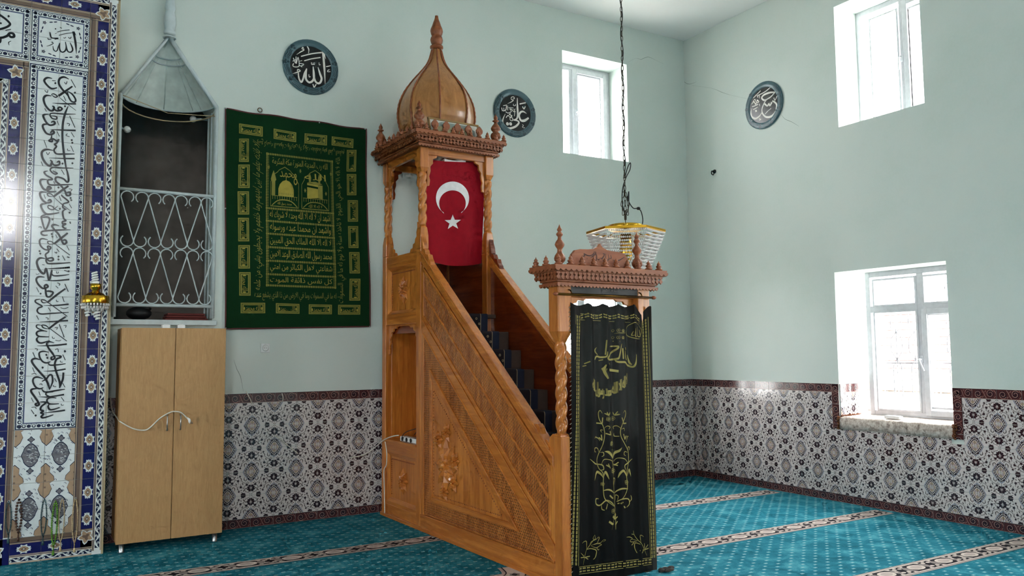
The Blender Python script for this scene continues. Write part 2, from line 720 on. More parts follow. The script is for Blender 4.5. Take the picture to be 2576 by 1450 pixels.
def strokes(pr, crop, lst, conv, mat, layer=0, taper=True, gain=1.0):
    """calligraphy: lst of (points, width[, widths]) in a zoomed crop (ox, oy, k); conv(px,py)->(u,v)."""
    ox, oy, k = crop
    for pts, w in lst:
        pr.marks.append(len(pr.p))
        q = [conv(ox + x / k, oy + y / k) for x, y in pts]
        c0 = conv(ox + pts[0][0] / k, oy + pts[0][1] / k)
        c1 = conv(ox + pts[0][0] / k, oy + pts[0][1] / k + 1)
        mpp = math.hypot(c1[0] - c0[0], c1[1] - c0[1]) / k * gain
        if isinstance(w, (list, tuple)):
            pr.rib(q, [a * mpp for a in w], mat, layer)
        elif taper and len(q) > 2:
            ws = [w * mpp] * len(q)
            ws[0] *= 0.35
            ws[-1] *= 0.5
            pr.rib(q, ws, mat, layer)
        else:
            pr.rib(q, w * mpp, mat, layer)


def blots(pr, crop, lst, r, conv, mat, layer=0):
    ox, oy, k = crop
    for x, y in lst:
        pr.marks.append(len(pr.p))
        pr.poly([conv(ox + (x + a) / k, oy + (y + b) / k) for a, b in ((-r, -r * .2), (r * .2, -r), (r, r * .2), (-r * .2, r))], mat, layer)


# Arabic letters: pick the joined form of every letter, written right to left
_AR = {'ا': (0xFE8D, 0xFE8E), 'أ': (0xFE83, 0xFE84), 'إ': (0xFE87, 0xFE88), 'ب': (0xFE8F,), 'ة': (0xFE93, 0xFE94), 'ت': (0xFE95,), 'ث': (0xFE99,), 'ج': (0xFE9D,), 'ح': (0xFEA1,), 'خ': (0xFEA5,),
       'د': (0xFEA9, 0xFEAA), 'ذ': (0xFEAB, 0xFEAC), 'ر': (0xFEAD, 0xFEAE), 'ز': (0xFEAF, 0xFEB0), 'س': (0xFEB1,), 'ش': (0xFEB5,), 'ص': (0xFEB9,), 'ض': (0xFEBD,), 'ط': (0xFEC1,), 'ظ': (0xFEC5,),
       'ع': (0xFEC9,), 'غ': (0xFECD,), 'ف': (0xFED1,), 'ق': (0xFED5,), 'ك': (0xFED9,), 'ل': (0xFEDD,), 'م': (0xFEE1,), 'ن': (0xFEE5,), 'ه': (0xFEE9,), 'و': (0xFEED, 0xFEEE), 'ي': (0xFEF1,), 'ى': (0xFEEF, 0xFEF0), 'ئ': (0xFE89,)}
_LIG = {'ا': (0xFEFB, 0xFEFC), 'أ': (0xFEF7, 0xFEF8), 'إ': (0xFEF9, 0xFEFA)}


def shape_ar(txt):
    out = []
    for wd in txt.split(' '):
        r, i, joined = [], 0, False
        while i < len(wd):
            ch = wd[i]
            if ch == 'ل' and i + 1 < len(wd) and wd[i + 1] in _LIG:
                r.append(chr(_LIG[wd[i + 1]][1 if joined else 0]))
                joined = False
                i += 2
                continue
            g = _AR.get(ch)
            if g is None:
                r.append(ch)
                joined = False
            elif len(g) == 2:
                r.append(chr(g[1] if joined else g[0]))
                joined = False
            else:
                nxt = i + 1 < len(wd) and wd[i + 1] in _AR
                b0 = g[0]
                r.append(chr(b0 + (3 if joined and nxt else 2 if nxt else 1 if joined else 0)))
                joined = nxt
            i += 1
        out.append(''.join(reversed(r)))
    return ' '.join(reversed(out))


_TXT = {}


def text_polys(txt):
    """flat triangles of a line of writing, scaled to a unit-high box; returns (polys, width)."""
    if txt in _TXT:
        return _TXT[txt]
    c = D.curves.new('writing', 'FONT')
    c.body = shape_ar(txt)
    c.resolution_u = 2
    o = D.objects.new('writing', c)
    COL.objects.link(o)
    bpy.context.view_layer.update()
    me = o.evaluated_get(bpy.context.evaluated_depsgraph_get()).to_mesh()
    vs = [(v.co.x, v.co.y) for v in me.vertices]
    xs, ys = [v[0] for v in vs], [v[1] for v in vs]
    x0, y0, h = min(xs), min(ys), max(ys) - min(ys)
    P = [[((vs[i][0] - x0) / h, (vs[i][1] - y0) / h) for i in p.vertices] for p in me.polygons]
    w = (max(xs) - x0) / h
    D.objects.remove(o)
    D.curves.remove(c)
    _TXT[txt] = (P, w)
    return P, w


def write(pr, txt, u0, u1, v0, v1, mat, layer=0, rot=0):
    """fit writing into a box; rot 0 upright, 1 reads upwards, -1 downwards, 2 upside down."""
    P, w = text_polys(txt)
    for p in P:
        q = []
        for x, y in p:
            a, b = x / w, y
            if rot == 1:
                a, b = 1 - b, a
            elif rot == -1:
                a, b = b, 1 - a
            elif rot == 2:
                a, b = 1 - a, 1 - b
            q.append((u0 + (u1 - u0) * a, v0 + (v1 - v0) * b))
        pr.poly(q, mat, layer)
# ================================================================== THE ROOM
ALC = dict(x0=-6.57, x1=-5.775, z0=1.86, z1=3.82, ax=-6.197, az=4.40)


def P_back(u, d, z): return (u, d, z)
def P_right(u, d, z): return (d, -u, z)
def P_left(u, d, z): return (RX0 - d, u, z)
def P_front(u, d, z): return (u, RY0 - d, z)


def wall(name, place, a0, a1, holes, mat='mint', extra=None):
    us = sorted({a0, a1} | {h[0] for h in holes} | {h[1] for h in holes})
    zs = sorted({0.0, CEIL} | {h[2] for h in holes} | {h[3] for h in holes})
    mb = MB()
    hole = lambda i, j: any(h[0] - 1e-6 <= us[i] and us[i + 1] <= h[1] + 1e-6 and h[2] - 1e-6 <= zs[j] and zs[j + 1] <= h[3] + 1e-6 for h in holes)
    for i in range(len(us) - 1):
        for j in range(len(zs) - 1):
            if hole(i, j):
                continue
            for d in (0, WT):
                mb.face([place(us[i], d, zs[j]), place(us[i + 1], d, zs[j]), place(us[i + 1], d, zs[j + 1]), place(us[i], d, zs[j + 1])])
    for h in holes:
        q = [(h[0], h[2]), (h[1], h[2]), (h[1], h[3]), (h[0], h[3])]
        for k in range(4):
            (ua, za), (ub, zb) = q[k], q[(k + 1) % 4]
            mb.face([place(ua, 0, za), place(ub, 0, zb), place(ub, WT, zb), place(ua, WT, za)])
    q = [(a0, 0), (a1, 0), (a1, CEIL), (a0, CEIL)]
    for k in range(4):
        (ua, za), (ub, zb) = q[k], q[(k + 1) % 4]
        mb.face([place(ua, 0, za), place(ub, 0, zb), place(ub, WT, zb), place(ua, WT, za)])
    if extra:
        extra(mb)
    return tag(mb.build(name, mat), kind='structure')


def _gable(mb):
    for ux in (ALC['x0'], ALC['x1']):
        mb.prism([(ux, ALC['z1']), (ALC['ax'], ALC['az']), (ux, ALC['az'])], lambda u, v, h: (u, h, v), 0.0, WT)


wall_back = wall('wall_back', P_back, RX0, 0.0, OPEN['back'] + [(ALC['x0'], ALC['x1'], ALC['z0'], ALC['az'])], extra=_gable)
wall_right = wall('wall_right', P_right, 0.0, -RY0, [(-b, -a, c, d) for a, b, c, d in OPEN['right']])
wall_left = wall('wall_left', P_left, RY0, 0.0, OPEN['left'])
wall_front = wall('wall_front', P_front, RX0, 0.0, OPEN['front'])
for o, l in ((wall_back, 'pale mint plaster wall behind the wooden pulpit'), (wall_right, 'pale mint plaster wall with two windows and a round plaque')):
    o['label'] = l
floor = tag(boxo('floor', 'carpet', (RX0 - WT, WT, RY0 - WT, WT, -0.2, 0.0)), 'teal prayer carpet covering the floor', kind='structure')
ceiling = tag(boxo('ceiling', 'ceiling', (RX0 - WT, WT, RY0 - WT, WT, CEIL, CEIL + 0.2)), 'plain white ceiling', kind='structure')

# hairline cracks in the plaster
def crack(parent, pts, place, w=0.004):
    pr = Print()
    pr.rib([conv for conv in pts], [w, w * .4], 'cr', 0, 3)
    pr.build('crack', {'cr': 'rust'}, place, parent)


flat('crack_grey', (128, 142, 136), 0.9)


def cracks(parent, pxs, axis, w=0.0045):
    pr = Print()
    ia = 0 if axis == 1 else 1
    q = [(onp(x, y, axis, 0)[ia], onp(x, y, axis, 0).z) for x, y in pxs]
    pr.rib(q, [w * .3, w, w * .3], 'crack_grey', 0, 2)
    pl = (lambda u, v, h: (u, -h, v)) if axis == 1 else (lambda u, v, h: (-h, u, v))
    return pr.build('crack', {}, pl, parent)


cracks(wall_back, [(1580, 157), (1600, 146), (1612, 150), (1630, 143), (1650, 152), (1668, 160)], 1)
cracks(wall_right, [(1712, 196), (1724, 208), (1735, 212), (1752, 206)], 0)
cracks(wall_right, [(1740, 215), (1790, 222), (1815, 232), (1840, 240), (1878, 248)], 0)
cracks(wall_right, [(1965, 288), (1975, 300), (1990, 306), (2010, 318)], 0)
cracks(wall_back, [(588, 905), (596, 930), (605, 948), (612, 985)], 1)

# ------------------------------------------------------------------ carpet bands
def carpet_band(yc, x0, x1, name='carpet_band'):
    pr = Print()
    for o_, w_, c_ in ((0.0, 0.215, 'cs_teal'), (0.0, 0.195, 'cs_pink'), (0.0, 0.17, 'cs_dark'), (0.0, 0.162, 'cs_cream'), (0.0, 0.135, 'cs_dark')):
        pass
    for k, (w_, c_) in enumerate(((0.225, 'cs_teal'), (0.205, 'cs_pink'), (0.178, 'cs_dark'), (0.170, 'cs_cream'), (0.140, 'cs_dark'))):
        pr.poly([(x0, -w_ / 2), (x1, -w_ / 2), (x1, w_ / 2), (x0, w_ / 2)], c_, k)
    x = -5.729 - 0.336 * 12
    while x < x1 + 0.2:
        a = Print()
        a.ell(x, 0, 0.078, 0.054, 0, 'cs_cream', 6, 12)
        a.ell(x, 0, 0.052, 0.034, 0, 'cs_pink', 7, 12)
        for sg in (-1, 1):
            a.ell(x + sg * 0.105, 0, 0.03, 0.05, 0, 'cs_grey', 6, 10)
            for sv in (-1, 1):
                a.poly([(x + sg * 0.07, sv * 0.066), (x + sg * 0.115, sv * 0.066), (x + sg * 0.1, sv * 0.03)], 'cs_cream', 5)
        xm = x + 0.168
        for dx, dy in ((-0.03, 0.035), (-0.03, -0.035), (0.03, 0.035), (0.03, -0.035)):
            a.ell(xm + dx, dy, 0.022, 0.014, 0, 'cs_cream', 6, 8)
        for dy in (-0.058, 0.058):
            a.ell(xm, dy, 0.02, 0.009, 0, 'cs_cream', 6, 8)
        a.ell(xm - 0.06, 0, 0.016, 0.012, 0, 'cs_cream', 6, 8)
        a.ell(xm + 0.06, 0, 0.016, 0.012, 0, 'cs_cream', 6, 8)
        pr.p += a.clip(x0, x1, -0.07, 0.07).p
        x += 0.336
    o = pr.build(name, {}, lambda u, v, h: (u, yc + v, h), floor, 0.0008, 0.0004)
    return o


for yc in (-1.315, -2.66, -4.005, -5.35):
    for a, b in ((-3.38, -0.09), (-14.0, -4.15)):
        o = carpet_band(yc, a, b)
        o['label'] = 'patterned cream and black border band woven in the teal carpet'
# the short mitred end beside the pulpit
pr = Print()
for k, (w_, c_) in enumerate(((0.20, 'cs_pink'), (0.15, 'cs_dark'), (0.13, 'cs_cream'))):
    pr.rib([(-4.42, -2.74), (-4.28, -2.70), (-4.17, -2.60), (-4.12, -2.44)], w_, c_, k)
pr.flower(-4.20, -2.63, 0.045, 6, 'cs_grey', 4)
pr.flower(-4.20, -2.63, 0.025, 4, 'cs_dark', 5)
pr.build('carpet_band', {}, lambda u, v, h: (u, v, h), floor, 0.0026, 0.0004)

# ------------------------------------------------------------------ dado tiles
TP = 0.2065                                        # tile pitch
TM = ['tile_white', 'tile_dark', 'tile_leaf', 'tile_blue', 'tile_tan', 'tile_lilac', 'tile_maroon', 'tile_pink', 'grout']


def dia(cx, cy, k, rx=.325, ry=.40, n=6):
    pts = []
    for q in range(4):
        for i in range(n):
            t = i / n
            a0 = [(1, 0), (0, 1), (-1, 0), (0, -1)][q]
            a1 = [(0, 1), (-1, 0), (0, -1), (1, 0)][q]
            b = 0.10 * math.sin(PI * t)
            x, y = a0[0] * (1 - t) + a1[0] * t, a0[1] * (1 - t) + a1[1] * t
            l = math.hypot(x, y)
            pts.append((cx + (x + x / l * b) * rx * k, cy + (y + y / l * b) * ry * k))
    return pts


def tile_print(flip):
    p = Print()
    for cx, cy in ((0, 0), (1, 1)):
        for k, (sc, mt) in enumerate(((1.12, 3), (1.02, 0), (0.97, 1), (0.63, 0), (0.55, 4))):
            p.poly(dia(cx, cy, sc), mt, k)
        for i in range(20):
            t = 2 * PI * (i + .5) / 20
            q = dia(cx, cy, 0.80, n=5)[i]
            p.ell(q[0], q[1], 0.045, 0.02, t + .9, 0, 5, 6)
        p.flower(cx, cy, 0.20, 4, 5, 6, .35, PI / 4)
        p.flower(cx, cy, 0.10, 6, 0, 7, .3)
    for cx, cy, s in ((1, 0, 1), (0, 1, -1)):
        p.flower(cx, cy, 0.10, 4, 2, 0, .6, PI / 4)
        p.flower(cx, cy, 0.05, 4, 0, 1, .3)
        fy = cy + s * 0.29
        p.flower(cx, fy, 0.178, 9, 1, 1, .12)
        p.flower(cx, fy + .02 * s, 0.075, 5, 5, 2, .3)
        p.ell(cx, fy, 0.02, 0.06, 0, 0, 3, 8)
        bx = cx - s * 0.33
        p.flower(bx, cy, 0.118, 7, 1, 1, .1)
        p.ell(bx, cy, 0.05, 0.03, 0, 2, 2, 8)
        sx = 1 if cx == 0 else -1
        # vines springing from the star
        p.rib([(cx + sx * .06, cy + s * .10), (cx + sx * .22, cy + s * .16), (cx + sx * .30, cy + s * .34), (cx + sx * .18, cy + s * .44), (cx + sx * .09, cy + s * .40)], .022, 2, 0, 4)
        p.rib([(cx + sx * .30, cy + s * .30), (cx + sx * .42, cy + s * .36), (cx + sx * .46, cy + s * .50)], .02, 2, 0, 4)
        p.rib([(cx + sx * .12, cy + s * .60), (cx + sx * .2, cy + s * .52), (cx + sx * .34, cy + s * .56), (cx + sx * .40, cy + s * .64)], .02, 2, 0, 4)
        p.flower(cx + sx * .18, cy + s * .45, 0.072, 5, 1, 2, .25)
        p.flower(cx + sx * .44, cy + s * .36, 0.07, 5, 1, 2, .25)
        p.ell(cx + sx * .30, cy + s * .20, .05, .026, .9, 2, 1, 8)
        # flanking stems beside the upright flowers, and paired leaves
        p.rib([(cx + sx * .235, cy + s * .02), (cx + sx * .235, cy + s * .16)], .016, 5, 0, 1)
        p.rib([(cx + sx * .21, cy + s * .60), (cx + sx * .30, cy + s * .68), (cx + sx * .28, cy + s * .80)], [.012, .04, .012], 2, 0, 4)
        p.rib([(cx + sx * .50, cy + s * .22), (cx + sx * .58, cy + s * .28), (cx + sx * .56, cy + s * .40)], [.012, .04, .012], 2, 0, 4)
        p.flower(cx + sx * .52, cy + s * .17, .055, 5, 1, 2, .25)
        p.flower(cx + sx * .10, cy + s * .70, .055, 5, 1, 2, .25)
        p.ell(cx + sx * .42, cy + s * .22, .045, .02, .4, 2, 1, 8)
        p.ell(cx + sx * .20, cy + s * .66, .045, .02, 1.2, 2, 1, 8)
        p.ell(cx + sx * .36, cy + s * .50, .055, .024, -1.1, 2, 1, 8)
        p.ell(cx + sx * .10, cy + s * .52, .04, .02, .5, 2, 1, 8)
        p.rib([(cx + sx * .12, cy + s * .24), (cx + sx * .20, cy + s * .29), (cx + sx * .27, cy + s * .24)], [.01, .045, .01], 2, 0, 4)
        p.rib([(cx + sx * .44, cy + s * .14), (cx + sx * .38, cy + s * .10), (cx + sx * .36, cy + s * .03)], [.01, .03, .01], 2, 0, 4)
    p.clip(0, 1, 0, 1)
    if flip:
        p.p = [([(1 - x, y) for x, y in q[::-1]], m_, l) for q, m_, l in p.p]
    return p


def border_print():
    p = Print()
    L = 2.58                                       # length in units of height
    p.poly([(0, 0), (L, 0), (L, 1), (0, 1)], 6, 0)
    for i in range(2):
        cx = L * (0.25 + .5 * i)
        cy = 0.5 + (0.03 if i else -.03)
        s = 1 if i else -1
        p.ell(cx, cy, .40, .40, 0, 1, 1, 16)
        sp = [(cx + (0.42 - .30 * k / 14) * math.cos(s * (k * .62 + .6)), cy + (0.42 - .30 * k / 14) * math.sin(s * (k * .62 + .6))) for k in range(15)]
        p.rib(sp, [.07, .05], 7, 2, 2)
        x2 = L * .5 * (i + 1)
        p.rib([(x2 - .25, .92), (x2 - .05, .65), (x2 + .05, .35), (x2 + .25, .08)], .06, 7, 2, 4)
        p.rib([(x2 - .22, .12), (x2 - .08, .3)], .05, 7, 2, 4)
        p.rib([(x2 + .22, .88), (x2 + .08, .7)], .05, 7, 2, 4)
    p.poly([(0, 0), (L, 0), (L, .035), (0, .035)], 7, 3)
    p.poly([(0, .955), (L, .955), (L, 1), (0, 1)], 1, 3)
    p.clip(0, L, 0, 1)
    return p


_TC = {}
TA, TB, TBO = tile_print(False), tile_print(True), border_print()


def tile_mesh(kind, u0, u1, v0, v1, w, h, rot=False):
    """kind A/B wall tile, E border; u,v the shown part 0..1; w,h its size in metres."""
    key = (kind, round(u0, 2), round(u1, 2), round(v0, 2), round(v1, 2), round(w, 3), round(h, 3), rot)
    if key in _TC:
        return _TC[key]
    src = {'A': TA, 'B': TB, 'E': TBO}[kind]
    L = 2.58 if kind == 'E' else 1.0
    p = Print()
    p.p = list(src.p)
    p.clip(u0 * L, u1 * L, v0, v1)
    g = 0.0016
    mb = MB()
    mb.box(g, w - g, -0.009, 0.0, g, h - g, 0)
    def pl(u, v, hh):
        a, b = (u / L - u0) / (u1 - u0), (v - v0) / (v1 - v0)
        if rot:
            a, b = b, 1 - a
        return (g + a * (w - 2 * g), -0.009 - hh, g + b * (h - 2 * g))
    p.into(mb, pl, 0.0003, 0.00025)
    me = mb.mesh('tile', TM)
    _TC[key] = me
    return me


def lay_tiles(wallo, lines, place, rotz, holes, odd0, trims):
    """columns between successive grid lines; rows of the dado; holes cut it away."""
    def put(me, name, u, z):
        o = obj(name, me, wallo)
        o.location = place(u, 0.0, z)
        o.rotation_euler = (0, 0, rotz)
    for c in range(len(lines) - 1):
        ua, ub = lines[c], lines[c + 1]
        full = TP if c else TP
        w = ub - ua
        # a cut tile next to a corner shows only part of the pattern
        for r in range(5):
            z0, z1 = 0.08 + r * TP, 0.08 + (r + 1) * TP
            kind = 'A' if (c + r + odd0) % 2 == 0 else 'B'
            x0, x1, y0, y1 = ua, ub, z0, z1
            for (ha, hb, ka, kb) in holes:
                if x1 <= ha + .004 or x0 >= hb - .004 or y1 <= ka + .004 or y0 >= kb - .004:
                    continue
                if x0 >= ha - .004 and x1 <= hb + .004:
                    if y0 < ka:
                        y1 = ka
                    else:
                        x1 = x0
                elif y0 >= ka - .06:
                    if x0 < ha:
                        x1 = ha
                    else:
                        x0 = hb
            if x1 - x0 < .012 or y1 - y0 < .012:
                continue
            pw = max(w, .19)
            off = 0.0 if c else pw - w             # first column keeps its far part
            put(tile_mesh(kind, (x0 - ua) / pw, min(1, (x1 - ua) / pw), (y0 - z0) / TP, (y1 - z0) / TP, x1 - x0, y1 - y0), 'tile', x0, y0)
        for zb, nm in ((0.0, 'border_tile'), (1.1125, 'border_tile')):
            x0, x1 = ua, ub
            if zb > 1:
                for (ha, hb, ka, kb) in trims:
                    if x0 >= ha - .004 and x1 <= hb + .004:
                        x1 = x0
                    elif x0 < ha < x1:
                        x1 = ha
                    elif x0 < hb < x1:
                        x0 = hb
            if x1 - x0 > .012:
                put(tile_mesh('E', 0, min(1, (x1 - x0) / .19), 0, 1, x1 - x0, 0.08 if zb < 1 else 0.0875), nm, x0, zb)
    # upright border tiles beside the lower window
    for (ha, hb, ka, kb) in trims:
        for u in (ha - .085, hb):
            z = 1.2
            while z > ka - .10:
                h = min(TP, z - (ka - .12))
                if h < .03:
                    break
                put(tile_mesh('E', 0, min(1, h / TP), 0, 1, .085, h, True), 'border_tile', u, z - h)
                z -= h


blines = sorted([round(-5.207 + .2035 * k, 4) for k in range(-7, 26)] + [-0.009])
lay_tiles(wall_back, blines, P_back, 0.0, [(-2.03 - .085, -.84 + .085, .74, 1.2)], 0, [(-2.03, -.84, .86, 1.2)])
rlines = [0.009] + [round(.19 + .2078 * k, 4) for k in range(0, 26)]
lay_tiles(wall_right, rlines, P_right, -PI / 2, [(2.145 - .085, 3.335 + .085, .74, 1.2)], 0, [(2.145, 3.335, .86, 1.2)])
# tiles on the window reveal
for k, (d0, d1) in enumerate(((.005, .20), (.20, .37))):
    for nm, kind, z0, h, v in (('tile', 'AB'[k], .87, .2425, 0), ('border_tile', 'E', 1.1125, .0875, 0)):
        o = obj(nm, tile_mesh(kind, 0, (d1 - d0) / .206, 0, 1, d1 - d0, h), wall_right)
        o.location = (d0, -2.145, z0)

# ------------------------------------------------------------------ windows
WN = [0]


def window(place, u0, u1, z0, z1, d, mull, panes, handle=None, label=None, transom=None, sash=None, simple=False):
    """place(u, depth, z); panes = list of (ua, ub, za, zb) glass rectangles inside the frame."""
    WN[0] += 1
    c = place((u0 + u1) / 2, d, z0)
    root = empty('window_%d' % WN[0], c)
    tag(root, label, kind='structure')
    T = lambda u, dd, z: tuple(Vector(place(u, dd, z)) - Vector(c))
    def bx(name, a0, a1, d0, d1, b0, b1, mat='pvc', bev=0.004, par=root):
        mb = MB()
        p, q = T(a0, d0, b0), T(a1, d1, b1)
        mb.box(p[0], q[0], p[1], q[1], p[2], q[2])
        return mb.build(name, mat, par, bev)
    f = 0.055
    bx('frame_jamb', u0, u0 + f, d, d + .06, z0, z1)
    bx('frame_jamb', u1 - f, u1, d, d + .06, z0, z1)
    bx('frame_head', u0 + f, u1 - f, d, d + .06, z1 - f, z1)
    bx('frame_bottom', u0 + f, u1 - f, d, d + .06, z0, z0 + f)
    bx('mullion', mull - .035, mull + .035, d, d + .06, z0 + f, z1 - f)
    if transom:
        for a, b in ((u0 + f, mull - .035), (mull + .035, u1 - f)):
            bx('transom', a, b, d, d + .06, transom - .035, transom + .035)
    for (a, b, za, zb) in ([] if simple else panes):
        bx('pane', a - .005, b + .005, d + .03, d + .034, za - .005, zb + .005, 'glass', 0)
        for q in ((a - .02, a, za - .02, zb + .02), (b, b + .02, za - .02, zb + .02), (a, b, za - .02, za), (a, b, zb, zb + .02)):
            bx('glazing_bead', q[0], q[1], d - .006, d + .03, q[2], q[3], bev=.003)
    for (a, b, za, zb) in sash or []:
        for q in ((a, a + .055, za, zb), (b - .055, b, za, zb), (a + .055, b - .055, za, za + .055), (a + .055, b - .055, zb - .055, zb)):
            bx('sash', q[0], q[1], d - .022, d + .02, q[2], q[3], bev=.005)
    if handle:
        hu, hz, ang = handle
        mb = MB()
        base = MB()
        p, q = T(hu - .014, d - .03, hz - .035), T(hu + .014, d - .018, hz + .035)
        base.box(p[0], q[0], p[1], q[1], p[2], q[2])
        h = base.build('handle', 'pvc', root, .004)
        pts = [T(hu, d - .02, hz), T(hu, d - .06, hz), T(hu + .01 * math.sin(ang), d - .065, hz - .02), T(hu + .12 * math.sin(ang), d - .06, hz - .12 * math.cos(ang))]
        mb.tube(crv(pts, 4), .009, 7)
        mb.build('lever', 'pvc', h)
    return root, T, bx


window(P_back, -1.922, -.954, 3.87, 5.10, .36, -1.525, [(-1.85, -1.585, 3.95, 5.02), (-1.445, -1.11, 3.97, 4.985)], (-1.49, 4.50, .1), 'white upper window deep in the back wall beside the corner', sash=[(-1.53, -1.01, 3.91, 5.06)])
window(P_right, 2.27, 3.21, 3.868, 5.165, .36, 2.80, [(2.445, 2.735, 3.95, 5.03), (2.865, 3.13, 3.95, 4.99)], (2.785, 4.50, -.08), 'white upper window high in the wall beside the round plaque', sash=[(2.81, 3.19, 3.90, 5.10)])
LP = [(2.345, 2.79, .945, 1.925), (2.345, 2.79, 2.01, 2.26), (2.92, 3.24, .99, 1.88), (2.89, 3.26, 2.01, 2.26)]
wl, TL, BL = window(P_right, 2.24, 3.335, .87, 2.355, .36, 2.845, LP, (2.845, 1.45, .35), 'white lower window with an iron grille behind the panes', transom=1.965, sash=[(2.86, 3.32, .90, 1.945)])


def grille(place, u0, u1, d, parent, T):
    g = MB()
    for z in (.93, 1.41, 2.30):
        a, b = T(u0, d - .006, z - .006), T(u1, d + .006, z + .006)
        g.box(a[0], b[0], a[1], b[1], a[2], b[2])
    go = g.build('grille', 'iron', parent)
    n = int(round((u1 - u0) / .2))
    for i in range(n + 1):
        uc = u0 + (u1 - u0) * i / n
        mb = MB()
        mb.tube([T(uc, d, .93), T(uc, d, 2.30)], .006, 5)
        mb.build('bar', 'iron', go)
        for s in (-1, 1):
            if (i == 0 and s < 0) or (i == n and s > 0):
                continue
            pts = [(0, 2.24), (.058, 2.15), (.058, 1.78), (0.004, 1.725), (.062, 1.655), (.062, 1.53), (0.004, 1.45), (.045, 1.374), (.045, 1.043), (0.004, .973)]
            mb = MB()
            mb.tube([T(uc + s * a, d, z) for a, z in pts], .006, 5)
            mb.build('zigzag_bar', 'iron', go)
    return go


grille(P_right, 2.30, 3.29, .47, wl, TL)
LB = [(-1.95, -1.50, .945, 1.925), (-1.95, -1.50, 2.01, 2.26), (-1.37, -1.0, .99, 1.88), (-1.40, -.93, 2.01, 2.26)]
wb, TBk, _ = window(P_back, -2.03, -.84, .87, 2.355, .36, -1.445, LB, (-1.445, 1.45, .1), 'white lower window half hidden behind the draped pulpit doorway', transom=1.965, sash=[(-1.43, -.86, .90, 1.945)])
grille(P_back, -1.97, -.90, .47, wb, TBk)
for wn, lst, pl in (('right', OPEN['right'][2:], lambda u, d, z: (d, u, z)), ('left', OPEN['left'], P_left), ('front', OPEN['front'], P_front)):
    for (a, b, z0, z1) in lst:
        mu = (a + b) / 2
        window(pl, a, b, z0, z1, .36, mu, [(a + .08, mu - .06, z0 + .08, z1 - .08), (mu + .06, b - .08, z0 + .08, z1 - .08)], None, None, simple=True)

# stone sills
def sill(place, u0, u1, z0, z1, parent, T, d1=.36, proj=.022):
    mb = MB()
    n = 22
    rows = []
    for i in range(n + 1):
        u = u0 + (u1 - u0) * i / n
        j = lambda k: (random.random() - .5) * k
        rows.append([T(u, d1, z0), T(u, -proj + j(.012), z0 + j(.006)), T(u, -proj - .004 + j(.014), (z0 + z1) / 2 + j(.01)), T(u, -proj + .004 + j(.012), z1 - .012 + j(.006)), T(u, -proj + .02, z1 + j(.004)), T(u, d1, z1 + .012)])
    mb.grid(rows, 0, True, closed=True)
    mb.face(rows[0])
    mb.face(rows[-1][::-1])
    s = mb.build('window_sill', 'sill_stone', parent)
    s['label'] = 'rough mottled stone sill slab'
    return s


sill(P_right, 2.15, 3.33, .745, .865, wl, TL)
sill(P_back, -2.02, -.85, .745, .865, wb, TBk)
for u, s_ in ((2.14, 1), (3.34, -1)):            # crumbled mortar at the slab's ends
    mb = MB()
    for k in range(90):
        mb.ball(TL(u + random.gauss(0, .010), -.012 + random.uniform(-.02, .02), .74 + random.uniform(0, .13)), random.uniform(.004, .011), 5, 3)
    tag(mb.build('broken_mortar', 'rust', wl), kind='stuff')
mb = MB()
for k in range(90):
    mb.ball(TL(2.150 + random.uniform(0, .010), .0 + .0036 * k, .868 + random.uniform(0, .018)), random.uniform(.003, .009), 5, 3)
tag(mb.build('broken_mortar', 'rust', wl), kind='stuff')
mb = MB()
p = onp(2248, 1053, 0, .10)
mb.box(p.x - .03, p.x + .03, p.y - .08, p.y + .08, .874, .90)
mb.box(p.x - .022, p.x + .022, p.y - .07, p.y + .07, .90, .904)
tag(mb.build('small_box', 'white_plastic', None, .004), 'small flat white box lying on the stone window sill', 'box')

# ------------------------------------------------------------------ outside
tag(boxo('ground_outside', 'ext_ground', (-40, 40, -40, 40, -.62, -.6)), 'pale ground outside the windows', kind='structure')
hs = empty('neighbour_house', (9.0, .5, -.6))
boxo('wall', 'ext_brick', (.06, 5, -6, 6, 0, 3.1), hs)
zz = 0.1
while zz < 3.0:
    boxo('siding_board', 'ext_brick', (0, .06, -6, 6, zz, zz + .15), hs, .006)
    zz += .165
mb = MB()
mb.prism([(-.5, 3.1), (5.4, 3.1), (2.5, 4.6)], lambda u, v, h: (u, h, v), -6.3, 6.3)
mb.build('roof', 'ext_roof', hs)
tag(hs, 'pinkish boarded house with grey roof seen through the lower window', 'house')
gw = empty('garden_wall', (5.6, 0, -.6))
for r in range(5):
    for k in range(16):
        y0 = -6 + k * .75 + (r % 2) * .37
        boxo('stone', 'ext_wall', (random.uniform(-.02, .02), .3, y0 + .012, y0 + .73, r * .36 + .01, r * .36 + .345), gw, .02)
tag(gw, 'rough pale stone garden wall outside the lower window', 'wall')
fp = empty('garden_post', (4.2, 1.2, -.6))
boxo('post', 'iron', (-.06, .06, -.06, .06, 0, 2.3), fp, .01)
boxo('cap', 'iron', (-.08, .08, -.08, .08, 2.3, 2.36), fp, .01)
tag(fp, 'grey metal post standing outside the lower window', 'post')
# ================================================================== THE ALCOVE WITH THE WHITE GRILLE
al = empty('alcove', (ALC['ax'], 0, ALC['z0']))
tag(al, 'dark recess with pointed top in the back wall', kind='structure')
OA = Vector((ALC['ax'], 0, ALC['z0']))
A3 = lambda x, y, z: (x - OA.x, y, z - OA.z)
